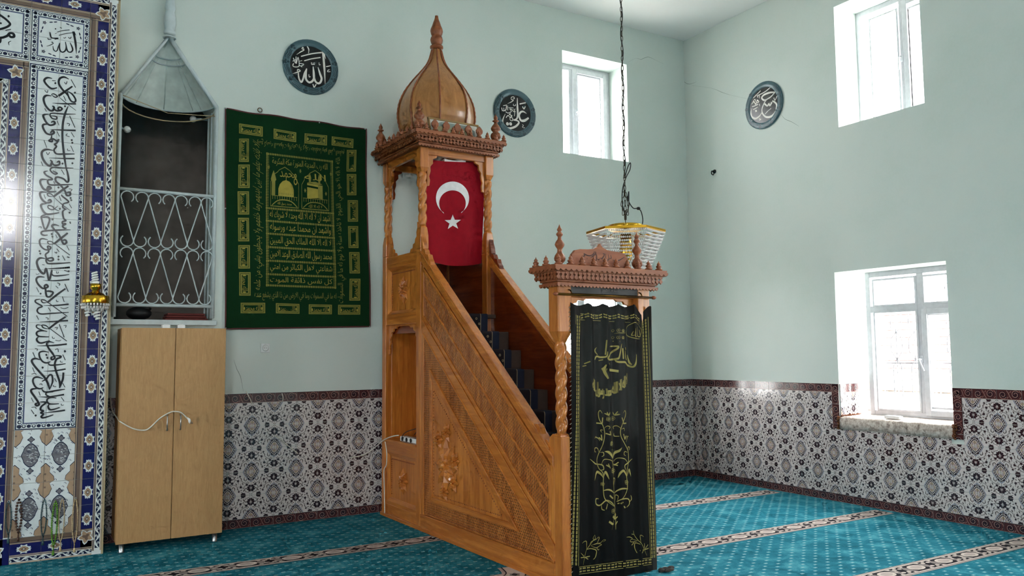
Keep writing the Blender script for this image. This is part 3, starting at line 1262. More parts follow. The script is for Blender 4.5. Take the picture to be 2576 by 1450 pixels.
# room behind: a dark stair space
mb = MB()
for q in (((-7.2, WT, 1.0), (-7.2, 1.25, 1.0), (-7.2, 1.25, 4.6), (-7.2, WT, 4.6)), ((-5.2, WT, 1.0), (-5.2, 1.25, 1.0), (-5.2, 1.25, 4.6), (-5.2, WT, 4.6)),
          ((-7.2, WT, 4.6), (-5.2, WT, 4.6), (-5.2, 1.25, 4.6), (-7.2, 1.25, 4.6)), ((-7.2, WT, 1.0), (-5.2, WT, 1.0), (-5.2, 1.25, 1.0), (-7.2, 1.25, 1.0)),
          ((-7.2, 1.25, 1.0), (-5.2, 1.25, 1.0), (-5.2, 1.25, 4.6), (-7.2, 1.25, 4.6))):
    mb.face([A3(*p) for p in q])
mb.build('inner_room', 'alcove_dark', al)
# half-cone vault closing the pointed top, its rim curving back into the wall
mb = MB()
n = 14
rim = []
for k in range(n + 1):
    a = PI * k / n
    rim.append(((ALC['x0'] + ALC['x1']) / 2 - (ALC['x1'] - ALC['x0']) / 2 * math.cos(a), .02 + .40 * math.sin(a), ALC['z1'] + .02))
apx = (ALC['ax'], .03, ALC['az'] - .01)
rows = []
for j in range(7):
    t = j / 6
    rows.append([A3(*(apx[i] + (r[i] - apx[i]) * t for i in range(3))) for r in rim])
mb.grid(rows, 0, True)
mb.build('cone_vault', 'alcove_plaster', al)
for t, nm in ((1.0, 'rim_hoop'), (.28, 'rim_hoop'), (.36, 'rim_hoop')):
    mb = MB()
    mb.tube([A3(*(apx[i] + (r[i] - apx[i]) * t - (.012 if i == 1 else 0) for i in range(3))) for r in rim], .006, 6)
    mb.build(nm, 'white_paint', al)
mb = MB()
mb.tube([A3(p[0], p[1] * .9 - .02, p[2] - .06 - .05 * math.sin(PI * k / n)) for k, p in enumerate(rim)], .006, 6)
mb.build('hanging_wire', 'bead_cream', al)
mb = MB()
mb.tube([A3(ALC['x0'], .02, ALC['z1']), A3(-6.15, .3, ALC['z1'] - .03), A3(ALC['x1'], .02, ALC['z1'] - .08)], .004, 5)
mb.build('hanging_wire', 'bead_cream', al)
for x in (-6.42, -6.3, -6.15, -6.0, -5.9):       # seams in the vault
    k = int((x - ALC['x0']) / (ALC['x1'] - ALC['x0']) * n)
    r = rim[k]
    mb = MB()
    mb.tube([A3(*(apx[i] + (r[i] - apx[i]) * t - (.006 if i == 1 else 0) for i in range(3))) for t in (.3, .6, .98)], .004, 5)
    mb.build('seam', 'alcove_plaster', al)
for sx, r in ((ALC['x0'], .014), (ALC['x1'], .020)):
    mb = MB()
    mb.tube([A3(sx, -.012, ALC['z1'] - .01), A3(ALC['ax'], -.012, ALC['az'])], r, 8)
    mb.build('gable_rod', 'white_paint', al)
    mb = MB()
    mb.tube([A3(sx, -.012, ALC['z0'] + .02), A3(sx, -.012, ALC['z1'])], .016, 8)
    mb.build('side_post', 'white_paint', al)
# moulding lines on the far jamb
for y, w in ((.03, .03), (.20, .02), (.36, .03)):
    mb = MB()
    mb.box(ALC['x1'] - .012 - OA.x, ALC['x1'] + .002 - OA.x, y, y + w, .02, ALC['z1'] - OA.z)
    mb.build('jamb_moulding', 'white_paint', al, .004)
# finial above the point
mb = MB()
k = 1.0
prof = [(.030, 0), (.050, .01), (.050, .03), (.040, .05), (.052, .10), (.050, .16), (.036, .22), (.045, .25), (.038, .30), (.026, .38), (.03, .40), (.018, .48), (.006, .58), (0, .62)]
mb.lathe(prof, lambda x, y, z: (x + ALC['ax'] - OA.x, y - .045, z + ALC['az'] + .0 - OA.z), 14)
mb.build('finial', 'white_paint', al)
mb = MB()
mb.tube([A3(ALC['ax'] + .05 * math.cos(t), -.04 + .05 * math.sin(t), ALC['az'] - .02) for t in [2 * PI * i / 12 for i in range(12)]], .008, 6, 0, True)
mb.build('collar_ring', 'white_paint', al)
# sill board
mb = MB()
mb.box(ALC['x0'] - .04 - OA.x, ALC['x1'] + .03 - OA.x, -.055, .44, -.045, 0.0)
mb.build('sill_board', 'white_paint', al, .004)

# scroll grille
gx0, gx1, gz0, gz1 = -6.545, -5.785, 1.985, 2.985
gr = empty('scroll_grille', (gx0, -.012, gz0))
tag(gr, 'white painted wrought iron scroll grille across the lower half of the alcove', 'grille')
GG = lambda x, z, y=0.0: (x - gx0, y, z - gz0)
for z in (gz0, gz1):
    mb = MB()
    mb.tube([GG(gx0 - .01, z), GG(gx1 + .01, z)], .015, 8)
    mb.build('cross_rail', 'white_paint', gr)
mod = (gx1 - gx0) / 3.5
zm = (gz0 + gz1) / 2
R = mod / 4 * .93


def scroll(cx, z_end, dirz, par):
    """an iron strip: two hooked curls at z_end joined to a point towards the middle line is built by its caller."""


for half in (0, 1):
    zA, zB = (zm + .004, gz1 - .016) if half else (gz0 + .016, zm - .004)
    # W of straight strips, ends rolled into curls
    for i in range(7):
        xc = gx0 + mod / 2 * (i + .5)
        xl, xr = xc - mod / 4, xc + mod / 4
        up = (i % 2 == 0) if half == 0 else (i % 2 == 0)
        # a strip leans from low-left to high-right or the reverse
        lean = 1 if (i + half) % 2 == 0 else -1
        xa, xb = (xl, xr) if lean > 0 else (xr, xl)
        pts = []
        # lower curl: rolls away from the strip, towards lean side
        s = lean
        for k in range(9):
            a = math.radians(235 - 235 * k / 8 * 1.0)
            pts.append((xa + s * (R + R * math.cos(PI - math.radians(0 + (225 - 225 * k / 8)))) , zA + R - R * math.sin(math.radians(225 - 225 * k / 8))))
        q = []
        for k in range(10):                        # starts inside the curl, runs under it to the strip foot
            a = math.radians(50 - (50 + 180) * k / 9)
            q.append((xa + s * R + s * R * math.cos(a), zA + R + R * math.sin(a)))
        e = []
        for k in range(10):
            a = math.radians(180 - 230 * k / 9) if True else 0
            e.append((xb - s * R - s * R * math.cos(a), zB - R + R * math.sin(a)))
        mb = MB()
        mb.tube([GG(x, z) for x, z in q + e], .0055, 6)
        mb.build('scroll_strip', 'white_paint', gr)
for z in (gz0 + .11, zm - .12, zm + .12, gz1 - .12):
    pass

# things lying in the alcove
bag = MB()
bag.ball((0, 0, .06), .1, 12, 7, 0, (1.05, .8, .6))
bag.ball((.03, 0, .1), .06, 10, 6, 0, (1.2, .8, .5))
o = bag.build('cloth_bag', 'black', None)
o.location = (-6.36, .16, ALC['z0'] + .002)
tag(o, 'black soft bag lying on the alcove sill behind the grille', 'bag')
mb = MB()
for k in range(3):
    mb.box(-.18 + .01 * k, .18 - .012 * k, -.12, .12, .022 * k, .022 * k + .02)
o = mb.build('folded_cloth', 'red_cloth', None, .008)
o.location = (-5.98, .18, ALC['z0'] + .001)
tag(o, 'dull red folded cloth lying on the alcove sill', 'cloth')
for (x, y, lab, sx) in ((320, 326, 'small round pale bulb by the dark opening beside the tiled niche', -1), (486, 300, 'small round pale bulb under the hanging wire', 1)):
    p = onp(x, y, 1, .42)
    e = empty('bulb', tuple(p))
    mb = MB()
    mb.ball((0, 0, 0), .032, 12, 8)
    mb.build('globe', 'cfl', e)
    mb = MB()
    end = (-6.57 if sx < 0 else -5.775) - p.x
    mb.tube([(0, 0, 0), (end * .6, 0, .01), (end, 0, .01)], .010, 6)
    mb.build('arm', 'white_paint', e)
    tag(e, lab, 'bulb')

# ================================================================== THE TILED NICHE (MIHRAB)
MY = -0.36
mi = empty('prayer_niche', (-8.05, MY, 0))
tag(mi, 'tall blue and white tiled prayer niche with black Arabic inscription', 'prayer niche')
MI = lambda x, y, z: (x + 8.05, y - MY, z)
TC = .205
XR = -6.633
mb = MB()
for (a, b, z0, z1) in ((-7.44, XR + .002, 0, 4.5), (-9.467, -8.66, 0, 4.5), (-8.66, -7.44, 3.66, 4.5)):
    p, q = MI(a, MY + .012, z0), MI(b, -.024, z1)
    mb.box(p[0], q[0], p[1], q[1], p[2], q[2])
# niche hollow
nb = [(-8.66, MY + .012), (-8.5, -.1), (-8.3, -.03), (-7.8, -.03), (-7.6, -.1), (-7.44, MY + .012)]
mb.grid([[MI(x, y, z) for x, y in nb] for z in (0, 3.66)], 0, False)
mb.build('body', 'grout', mi)
# glazed lining of the hollow
for k in range(len(nb) - 1):
    (xa, ya), (xb, yb) = nb[k], nb[k + 1]
    L_ = math.dist(nb[k], nb[k + 1])
    nc = max(1, int(round(L_ / .205)))
    nx_, ny_ = (yb - ya) / L_, -(xb - xa) / L_
    for c_ in range(nc):
        for r_ in range(17):
            f0, f1 = (c_ + .01) / nc, (c_ + .99) / nc
            z0, z1 = .003 + r_ * .215, .003 + r_ * .215 + .212
            mb = MB()
            q = [(xa + (xb - xa) * f, ya + (yb - ya) * f) for f in (f0, f1)]
            lo = [MI(q[0][0], q[0][1], z0), MI(q[1][0], q[1][1], z0), MI(q[1][0], q[1][1], z1), MI(q[0][0], q[0][1], z1)]
            hi = [(p_[0] + nx_ * .006, p_[1] + ny_ * .006, p_[2]) for p_ in lo]
            mb.face(hi)
            for e_ in range(4):
                mb.face([lo[e_], lo[(e_ + 1) % 4], hi[(e_ + 1) % 4], hi[e_]])
            mb.build('tile', 'mih_brown' if (r_ in (0, 16)) else 'mih_white', mi)
mb = MB()
mb.box(*[c for pr_ in zip(MI(XR, MY - .004, 0), MI(XR + .014, -.024, 4.52)) for c in pr_])
mb.build('edge_strip', 'beige_trim', mi)
mb = MB()
mb.box(*[c for pr_ in zip(MI(-9.467, MY - .004, 4.5), MI(XR + .014, -.024, 4.52)) for c in pr_])
mb.build('edge_strip', 'beige_trim', mi)
MM = lambda u, v, h: MI(u, MY - h, v)


def med(p, cx, cy, rx, ry, lay=5, rot=0.0):
    if rx > ry:
        rx, ry, rot = ry, rx, PI / 2
    """pointed eight-lobed medallion."""
    def sh(k, mat, l, d=.16):
        pts = []
        sil = [(0, 1.12), (.16, .86), (.42, .78), (.62, .62), (.66, .42), (.96, .30), (.90, 0)]
        q = sil + [(x, -y) for x, y in sil[::-1][1:]]
        q = q + [(-x, y) for x, y in q[::-1][1:-1]]
        for x, y in q:
            x, y = x * k * rx, y * k * ry
            pts.append((cx + x * math.cos(rot) - y * math.sin(rot), cy + x * math.sin(rot) + y * math.cos(rot)))
        p.poly(pts, mat, l)
    for a in range(8):
        t = PI / 4 * a + PI / 8
        x, y = math.sin(t) * rx * .98, math.cos(t) * ry * .95
        p.ell(cx + x * math.cos(rot) - y * math.sin(rot), cy + x * math.sin(rot) + y * math.cos(rot), rx * .2, ry * .12, -t + rot, 'mih_white', lay, 8)
    sh(1.0, 'mih_white', lay + 1)
    sh(.74, 'mih_brown', lay + 2)
    sh(.66, 'mih_tan', lay + 3)
    sh(.42, 'mih_brown', lay + 4)
    p.flower(cx, cy, min(rx, ry) * .25, 4, 'mih_white', lay + 5, .4)


def rumi(p, u0, u1, v0, v1, vert=True, lay=2):
    """navy and white scrolling leaf border."""
    p.poly([(u0, v0), (u1, v0), (u1, v1), (u0, v1)], 'mih_ink', lay)
    L, Wd = ((v1 - v0), (u1 - u0)) if vert else ((u1 - u0), (v1 - v0))
    n_ = max(1, int(round(L / (Wd * 1.45))))
    f = (lambda a, b: (u0 + b, v0 + a)) if vert else (lambda a, b: (u0 + a, v0 + b))
    st = L / n_
    for i in range(n_):
        a0 = i * st
        s = 1 if i % 2 else -1
        c = Wd / 2
        p.rib([f(a0, c - s * Wd * .3), f(a0 + st * .35, c + s * Wd * .1), f(a0 + st * .7, c + s * Wd * .32), f(a0 + st, c + s * Wd * .25)], [Wd * .12, Wd * .3, Wd * .1], 'mih_white', lay + 1, 4)
        p.rib([f(a0 + st * .45, c - s * Wd * .05), f(a0 + st * .75, c - s * Wd * .05), f(a0 + st * .8, c - s * Wd * .3), f(a0 + st * .55, c - s * Wd * .33)], Wd * .13, 'mih_white', lay + 1, 4)
    e = Wd * .07
    for q in ((0, e), (Wd - e, Wd)):
        p.poly([f(0, q[0]), f(L, q[0]), f(L, q[1]), f(0, q[1])] if not vert else [f(0, q[0]), f(0, q[1]), f(L, q[1]), f(L, q[0])], 'mih_white', lay + 2)


def brownband(p, u0, u1, v0, v1, vert, lay=2):
    p.poly([(u0, v0), (u1, v0), (u1, v1), (u0, v1)], 'mih_brown', lay)
    Wd = (u1 - u0) if vert else (v1 - v0)
    for a, b, c in ((.06, .14, 'mih_line'), (.22, .27, 'mih_ink'), (.74, .80, 'mih_line'), (.86, .92, 'mih_line')):
        if vert:
            p.poly([(u0 + Wd * a, v0), (u0 + Wd * b, v0), (u0 + Wd * b, v1), (u0 + Wd * a, v1)], c, lay + 1)
        else:
            p.poly([(u0, v0 + Wd * a), (u1, v0 + Wd * a), (u1, v0 + Wd * b), (u0, v0 + Wd * b)], c, lay + 1)


def ovals(p, u0, u1, v0, v1, vert=True, lay=3):
    p.poly([(u0, v0), (u1, v0), (u1, v1), (u0, v1)], 'mih_white', lay)
    L, Wd = ((v1 - v0), (u1 - u0)) if vert else ((u1 - u0), (v1 - v0))
    n_ = max(1, int(round(L / .034)))
    f = (lambda a, b: (u0 + b, v0 + a)) if vert else (lambda a, b: (u0 + a, v0 + b))
    for i in range(n_):
        a = (i + .5) * L / n_
        x, y = f(a, Wd * .5)
        rx, ry = (Wd * .36, L / n_ * .44)
        p.ell(x, y, *((rx, ry) if vert else (ry, rx)), 0, 'mih_ink', lay + 1, 10)
        if i % 2:
            p.poly([f(a - .009, Wd * .55), f(a, Wd * .3), f(a + .009, Wd * .55), f(a, Wd * .8)], 'mih_white', lay + 2)
        x, y = f(i * L / n_, Wd * .88)
        p.ell(x, y, .004, .004, 0, 'mih_blue', lay + 2, 6)


def mtile(p, u0, u1, v0, v1):
    """one glazed tile with its share of the printed pattern."""
    g = .0012
    mb = MB()
    a, b = MI(u0 + g, MY - .0, v0 + g), MI(u1 - g, MY + .012, v1 - g)
    mb.box(a[0], b[0], a[1], b[1], a[2], b[2], 0)
    names = ['mih_white']
    q = Print()
    q.p = [t for t in p.p]
    q.clip(u0 + g, u1 - g, v0 + g, v1 - g)
    for pts, mt, l in q.p:
        if mt not in names:
            names.append(mt)
        mb.face([MM(x, y, .0004 + .00025 * l) for x, y in pts], names.index(mt))
    return mb.build('tile', names, mi)


# --- print of the whole visible front, then cut into tiles
FP = Print()
X1, X2, X3 = XR - TC, XR - 3 * TC, XR - 4 * TC      # -6.838, -7.248, -7.453
# right column
Pc = Print()
brownband(Pc, X1, -6.779, 0.19, 4.31, True)
Pc.poly([(-6.779, 0.0), (-6.700, 0.0), (-6.700, 4.5), (-6.779, 4.5)], 'navy', 1)
for a, b, c in ((-6.700, -6.694, 'mih_line'), (-6.694, -6.688, 'mih_ink'), (-6.688, -6.682, 'mih_line'), (-6.644, -6.633, 'mih_line')):
    Pc.poly([(a, .03), (b, .03), (b, 4.47), (a, 4.47)], c, 2)
rumi(Pc, -6.682, -6.644, .05, 4.45)
z = 4.176
while z > .2:
    med(Pc, -6.740, z, .033, .047)
    z -= TC
for sx, sz, zz in ((1, 1, 4.36), (1, -1, .145)):
    for a, rt in ((0, 0), (1, -PI / 2)):
        pass
    Pc.flower(-6.742, zz, .062, 5, 'mih_white', 6, .22, PI / 4)
    Pc.flower(-6.742, zz, .050, 5, 'mih_tan', 7, .22, PI / 4)
    Pc.flower(-6.742, zz, .030, 3, 'mih_brown', 8, .3, PI / 4)
# top and bottom running borders
def hborder(P_, x0, x1, zo, sgn, x_med):
    z_ = lambda a: zo + sgn * a
    def bandz(a, b, c, l):
        P_.poly([(x0, min(z_(a), z_(b))), (x1, min(z_(a), z_(b))), (x1, max(z_(a), z_(b))), (x0, max(z_(a), z_(b)))], c, l)
    bandz(0, .20, 'navy', 1)
    bandz(0, .012, 'mih_line', 2)
    rumi(P_, x0, x1, min(z_(.012), z_(.048)), max(z_(.012), z_(.048)), False)
    bandz(.048, .056, 'mih_line', 2)
    bandz(.060, .066, 'mih_line', 2)
    brownband(P_, x0, x1, min(z_(.145), z_(.205)), max(z_(.145), z_(.205)), False)
    x = x_med
    while x > x0:
        med(P_, x, z_(.105), .046, .030)
        x -= TC
Pt = Print()
hborder(Pt, -9.46, -6.79, 4.5, -1, -6.95)
Pb = Print()
hborder(Pb, -7.44, -6.79, 0.0, 1, -6.95)
Pb.clip(-7.44, -6.79, 0, .205)
hborder(Pc, X1 - .002, -6.70, 4.5, -1, -9)
hborder(Pc, X1 - .002, -6.70, 0.0, 1, -9)
# inner column (left of the inscription): brown | navy | rumi
Pl = Print()
brownband(Pl, -7.292, X2 + .004, 0.2, 3.86, True)
Pl.poly([(-7.37, 0), (-7.292, 0), (-7.292, 3.80), (-7.37, 3.80)], 'navy', 1)
rumi(Pl, -7.418, -7.380, 0.0, 3.70)
for a, b, c in ((-7.376, -7.370, 'mih_line'), (-7.38, -7.376, 'mih_ink'), (-7.424, -7.418, 'mih_line'), (-7.453, -7.424, 'mih_brown')):
    Pl.poly([(a, 0), (b, 0), (b, 3.70), (a, 3.70)], c, 2)
z = 3.565
while z > .2:
    med(Pl, -7.332, z, .030, .046)
    z -= TC
Pl.flower(-7.335, 3.765, .060, 5, 'mih_white', 6, .22, -PI / 4)
Pl.flower(-7.335, 3.765, .046, 5, 'mih_tan', 7, .22, -PI / 4)
Pl.flower(-7.335, 3.765, .028, 3, 'mih_brown', 8, .3, -PI / 4)
Pi = Print()
Pi.poly([(-8.9, 3.66), (-7.25, 3.66), (-7.25, 3.87), (-8.9, 3.87)], 'navy', 0)
brownband(Pi, -8.9, -7.25, 3.81, 3.87, False, 3)
rumi(Pi, -8.9, -7.38, 3.665, 3.70, False)
Pl.poly([(X3, 0), (X2, 0), (X2, .19), (X3, .19)], 'navy', 1)
Pl.flower(-7.335, .10, .06, 5, 'mih_white', 6, .22, -PI / 4)
Pl.flower(-7.335, .10, .046, 5, 'mih_tan', 7, .22, -PI / 4)
# white band of writing
Pw = Print()
Wl, Wr, Wb, Wt = X2 + .004, X1 - .001, .995, 3.855
Pw.poly([(Wl, Wb), (Wr, Wb), (Wr, Wt), (Wl, Wt)], 'mih_ink', 0)
ovals(Pw, Wl + .008, Wl + .048, Wb + .008, Wt - .008)
ovals(Pw, Wr - .038, Wr - .004, Wb + .008, Wt - .008)
ovals(Pw, Wl + .008, Wr - .004, Wb + .008, Wb + .044, False, 4)
ovals(Pw, Wl + .008, Wr - .004, Wt - .044, Wt - .008, False, 4)
Pw.poly([(Wl + .052, Wb + .047), (Wr - .030, Wb + .047), (Wr - .030, Wt - .047), (Wl + .052, Wt - .047)], 'mih_blue', 6)
Pw.poly([(Wl + .058, Wb + .053), (Wr - .036, Wb + .053), (Wr - .036, Wt - .053), (Wl + .058, Wt - .053)], 'mih_white', 7)
# medallion square above it
Pm = Print()
Qb, Qt = 3.875, 4.288
Pm.poly([(Wl, Qb), (Wr, Qb), (Wr, Qt), (Wl, Qt)], 'mih_ink', 0)
ovals(Pm, Wl + .006, Wl + .042, Qb + .006, Qt - .006)
ovals(Pm, Wr - .038, Wr - .003, Qb + .006, Qt - .006)
ovals(Pm, Wl + .006, Wr - .003, Qb + .006, Qb + .042, False, 4)
ovals(Pm, Wl + .006, Wr - .003, Qt - .042, Qt - .006, False, 4)
Pm.poly([(Wl + .046, Qb + .046), (Wr - .040, Qb + .046), (Wr - .040, Qt - .046), (Wl + .046, Qt - .046)], 'mih_blue', 6)
Pm.poly([(Wl + .052, Qb + .052), (Wr - .046, Qb + .052), (Wr - .046, Qt - .052), (Wl + .052, Qt - .052)], 'mih_white', 7)
cx, cy = (Wl + Wr) / 2 + .003, (Qb + Qt) / 2
for sx in (-1, 1):
    for sy in (-1, 1):
        fx, fy = cx + sx * .118, cy + sy * .118
        Pm.flower(fx, fy, .016, 5, 'mih_ink', 8, .25)
        Pm.flower(fx, fy, .009, 4, 'mih_grey', 9, .3)
        for dx, dy in ((-.045, .012), (.012, -.045), (-.075, .02), (.02, -.075)):
            Pm.ell(fx + sx * dx, fy + sy * dy, .014, .005, math.atan2(sy * dy, sx * dx), 'mih_ink', 8, 8)
# horizontal inscription panel going left
Ph = Print()
Hr = X2 - .006
Ph.poly([(-9.0, Qb), (Hr, Qb), (Hr, Qt), (-9.0, Qt)], 'mih_ink', 0)
ovals(Ph, -9.0, Hr - .003, Qb + .006, Qb + .042, False, 4)
ovals(Ph, -9.0, Hr - .003, Qt - .042, Qt - .006, False, 4)
ovals(Ph, Hr - .040, Hr - .003, Qb + .006, Qt - .006)
Ph.poly([(-9.0, Qb + .046), (Hr - .044, Qb + .046), (Hr - .044, Qt - .046), (-9.0, Qt - .046)], 'mih_blue', 6)
Ph.poly([(-9.0, Qb + .052), (Hr - .050, Qb + .052), (Hr - .050, Qt - .052), (-9.0, Qt - .052)], 'mih_white', 7)
def almond(cx, cy, rx, ry):
    pts = []
    for i in range(28):
        t = 2 * PI * i / 28
        x, y = math.sin(t), math.cos(t)
        pts.append((cx + rx * x * (1 - .10 * abs(y) + .05 * math.cos(8 * t)), cy + ry * (y * (.82 + .18 * y * y) + .0)))
    return pts


# floral panel under the writing
Pf = Print()
Fb, Ft = .19, .992
Pf.poly([(Wl, Fb), (Wr, Fb), (Wr, Ft), (Wl, Ft)], 'mih_white', 0)
random.seed(3)
for _ in range(170):
    x, y = random.uniform(Wl, Wr), random.uniform(Fb, Ft)
    Pf.rib([(x, y), (x + .008, y + .006), (x + .014, y - .003)], .003, 'mih_blue', 1, 2)
    Pf.ell(x + .014, y - .003, .005, .003, random.uniform(0, 3), 'mih_grey', 2, 6)
cxs = (-7.135, -6.935)
for ccx in cxs:
    for zc in (.80, .395):
        for _ in range(46):
            a_, r_ = random.uniform(0, 2 * PI), random.uniform(0, .8) ** .5
            x, y = ccx + .050 * r_ * math.sin(a_), zc + .076 * r_ * math.cos(a_)
            Pf.rib([(x, y), (x + .006, y + .005), (x + .011, y - .002)], .0028, random.choice(['mih_white', 'mih_ink', 'mih_white']), 6, 2)
        for k, c, ly_ in ((1, 'mih_ink', 3), (.92, 'mih_grey', 5)):
            Pf.poly([(ccx + (x_ - ccx) * k, zc + (y_ - zc) * k) for x_, y_ in almond(ccx, zc, .060, .092)], c, ly_)
        for dz in (.118, -.118):
            Pf.flower(ccx, zc + dz, .026, 4, 'mih_ink', 3, .2, 0)
            Pf.flower(ccx, zc + dz, .019, 4, 'mih_grey', 4, .2, 0)
for ccx in (-7.235, -7.033, -6.838):
    for zc in (.6, 1.0, .20):
        pts = [(0, .13), (.03, .10), (.028, .06), (.055, .03), (.06, 0), (.03, -.02), (.045, -.06), (.03, -.10), (0, -.13)]
        full = pts + [(-x, y) for x, y in pts[::-1][1:-1]]
        Pf.poly([(ccx + x * 1.05, zc + y * 1.05) for x, y in full], 'mih_ink', 3)
        Pf.poly([(ccx + x, zc + y) for x, y in full], 'mih_tan', 4)
        for dy in (-.05, 0, .05):
            Pf.flower(ccx, zc + dy, .010, 5, 'mih_brown', 5, .3)
Pf.clip(Wl, Wr, Fb, Ft)
random.seed(11)

rowz = [0.0, .19]
z = .19
while z < .99 - .01:
    z += (.992 - .19) / 4
    rowz.append(z)
rowz[-1] = .992
for k in range(1, 15):
    rowz.append(.992 + k * (3.865 - .992) / 14)
rowz += [4.08, 4.293, 4.5]
for r in range(len(rowz) - 1):
    z0, z1 = rowz[r], rowz[r + 1]
    zm_ = (z0 + z1) / 2
    mtile(Pc, X1, XR, z0, z1)
    src = Pb if zm_ < .19 else Pf if zm_ < .99 else Pw if zm_ < 3.865 else Pm if zm_ < 4.29 else Pt
    for a, b in ((X2, (X1 + X2) / 2), ((X1 + X2) / 2, X1)):
        mtile(src, a, b, z0, z1)
    if zm_ < 3.6:
        mtile(Pl, X3, X2, z0, z1)
    elif zm_ < 3.865:
        pp = Print()
        pp.p = Pi.p + [t for t in Pl.p]
        mtile(pp, X3, X2, z0, z1)
        for k in range(5):
            mtile(Pi, X3 - TC * (k + 1), X3 - TC * k, z0, z1)
    else:
        for k in range(6):
            mtile(Ph if zm_ < 4.29 else Pt, X2 - TC * (k + 1), X2 - TC * k, z0, z1)

# writing
mconv = lambda x, y: (onp(x, y, 1, MY).x, onp(x, y, 1, MY).z)
Wt_ = Print()
K1 = (80, 170, 5.575)
strokes(Wt_, K1, [
    ([(520, 165), (450, 135), (390, 160), (380, 230), (430, 310), (490, 370), (520, 420)], 26), ([(375, 400), (470, 335), (570, 265)], [30, 28, 20]),
    ([(500, 340), (515, 410), (555, 475), (605, 485), (612, 445), (565, 375), (500, 335)], 22), ([(285, 155), (215, 145), (175, 185), (215, 250), (280, 298), (355, 285)], 26),
    ([(270, 380), (325, 418), (358, 405), (310, 372), (275, 378)], 16), ([(375, 410), (470, 490), (620, 605)], 10), ([(290, 500), (450, 510), (620, 512)], [4, 20, 22]),
    ([(275, 400), (200, 395), (165, 440), (190, 530), (250, 600), (295, 605), (312, 560), (285, 540)], 26), ([(300, 545), (335, 603), (395, 605), (424, 580), (392, 558), (368, 580), (405, 608)], 24),
    ([(510, 545), (470, 640), (440, 760), (430, 880), (430, 1000), (440, 1120), (460, 1280), (487, 1450)], 26), ([(615, 655), (450, 655), (290, 643), (255, 665), (285, 715), (345, 725), (342, 690), (262, 678)], 18),
    ([(240, 655), (170, 665), (165, 700), (210, 780), (262, 812), (322, 792), (308, 758), (268, 772)], 26), ([(260, 870), (430, 880), (615, 885)], [4, 22, 24]),
    ([(250, 800), (170, 800), (155, 840), (200, 920), (262, 942), (312, 918), (290, 888), (258, 925)], 26),
    ([(280, 930), (272, 1000), (240, 1030), (285, 1042), (292, 1000), (350, 1030), (378, 1010), (350, 1060), (320, 1080), (345, 1110), (312, 1160), (345, 1212), (450, 1216), (600, 1215)], 22),
    ([(240, 1270), (450, 1278), (600, 1280)], [4, 18, 22]), ([(300, 1165), (200, 1152), (142, 1190), (150, 1270), (200, 1350), (255, 1382), (282, 1330), (258, 1298)], 28), ([(270, 1310), (315, 1372), (385, 1362), (382, 1318), (348, 1335)], 24),
    ([(580, 1412), (450, 1412), (300, 1405), (258, 1440)], 18)], mconv, 'ink', 0)
strokes(Wt_, K1, [([(550, 170), (615, 285)], 9), ([(445, 400), (478, 470)], 8), ([(530, 680), (605, 845)], 10), ([(355, 750), (382, 815)], 8), ([(550, 910), (595, 980)], 8), ([(545, 1100), (585, 1185)], 8), ([(355, 900), (387, 970)], 8), ([(170, 1020), (210, 1130)], 8),
                  ([(180, 575), (205, 620)], 8), ([(490, 785), (530, 795), (518, 825)], 9), ([(500, 930), (480, 955), (530, 975)], 9), ([(455, 205), (480, 235), (495, 195)], 9), ([(205, 1190), (225, 1225), (250, 1190)], 8), ([(500, 1140), (505, 1165), (540, 1165)], 8), ([(130, 1320), (155, 1380)], 8), ([(180, 320), (215, 355), (225, 320)], 8), ([(335, 190), (285, 185)], 9)], mconv, 'ink', 0, False)
blots(Wt_, K1, [(605, 355), (465, 545), (560, 1020), (568, 1058), (430, 1350), (330, 222), (570, 1345)], 17, mconv, 'ink')
K2 = (70, 420, 5.58)
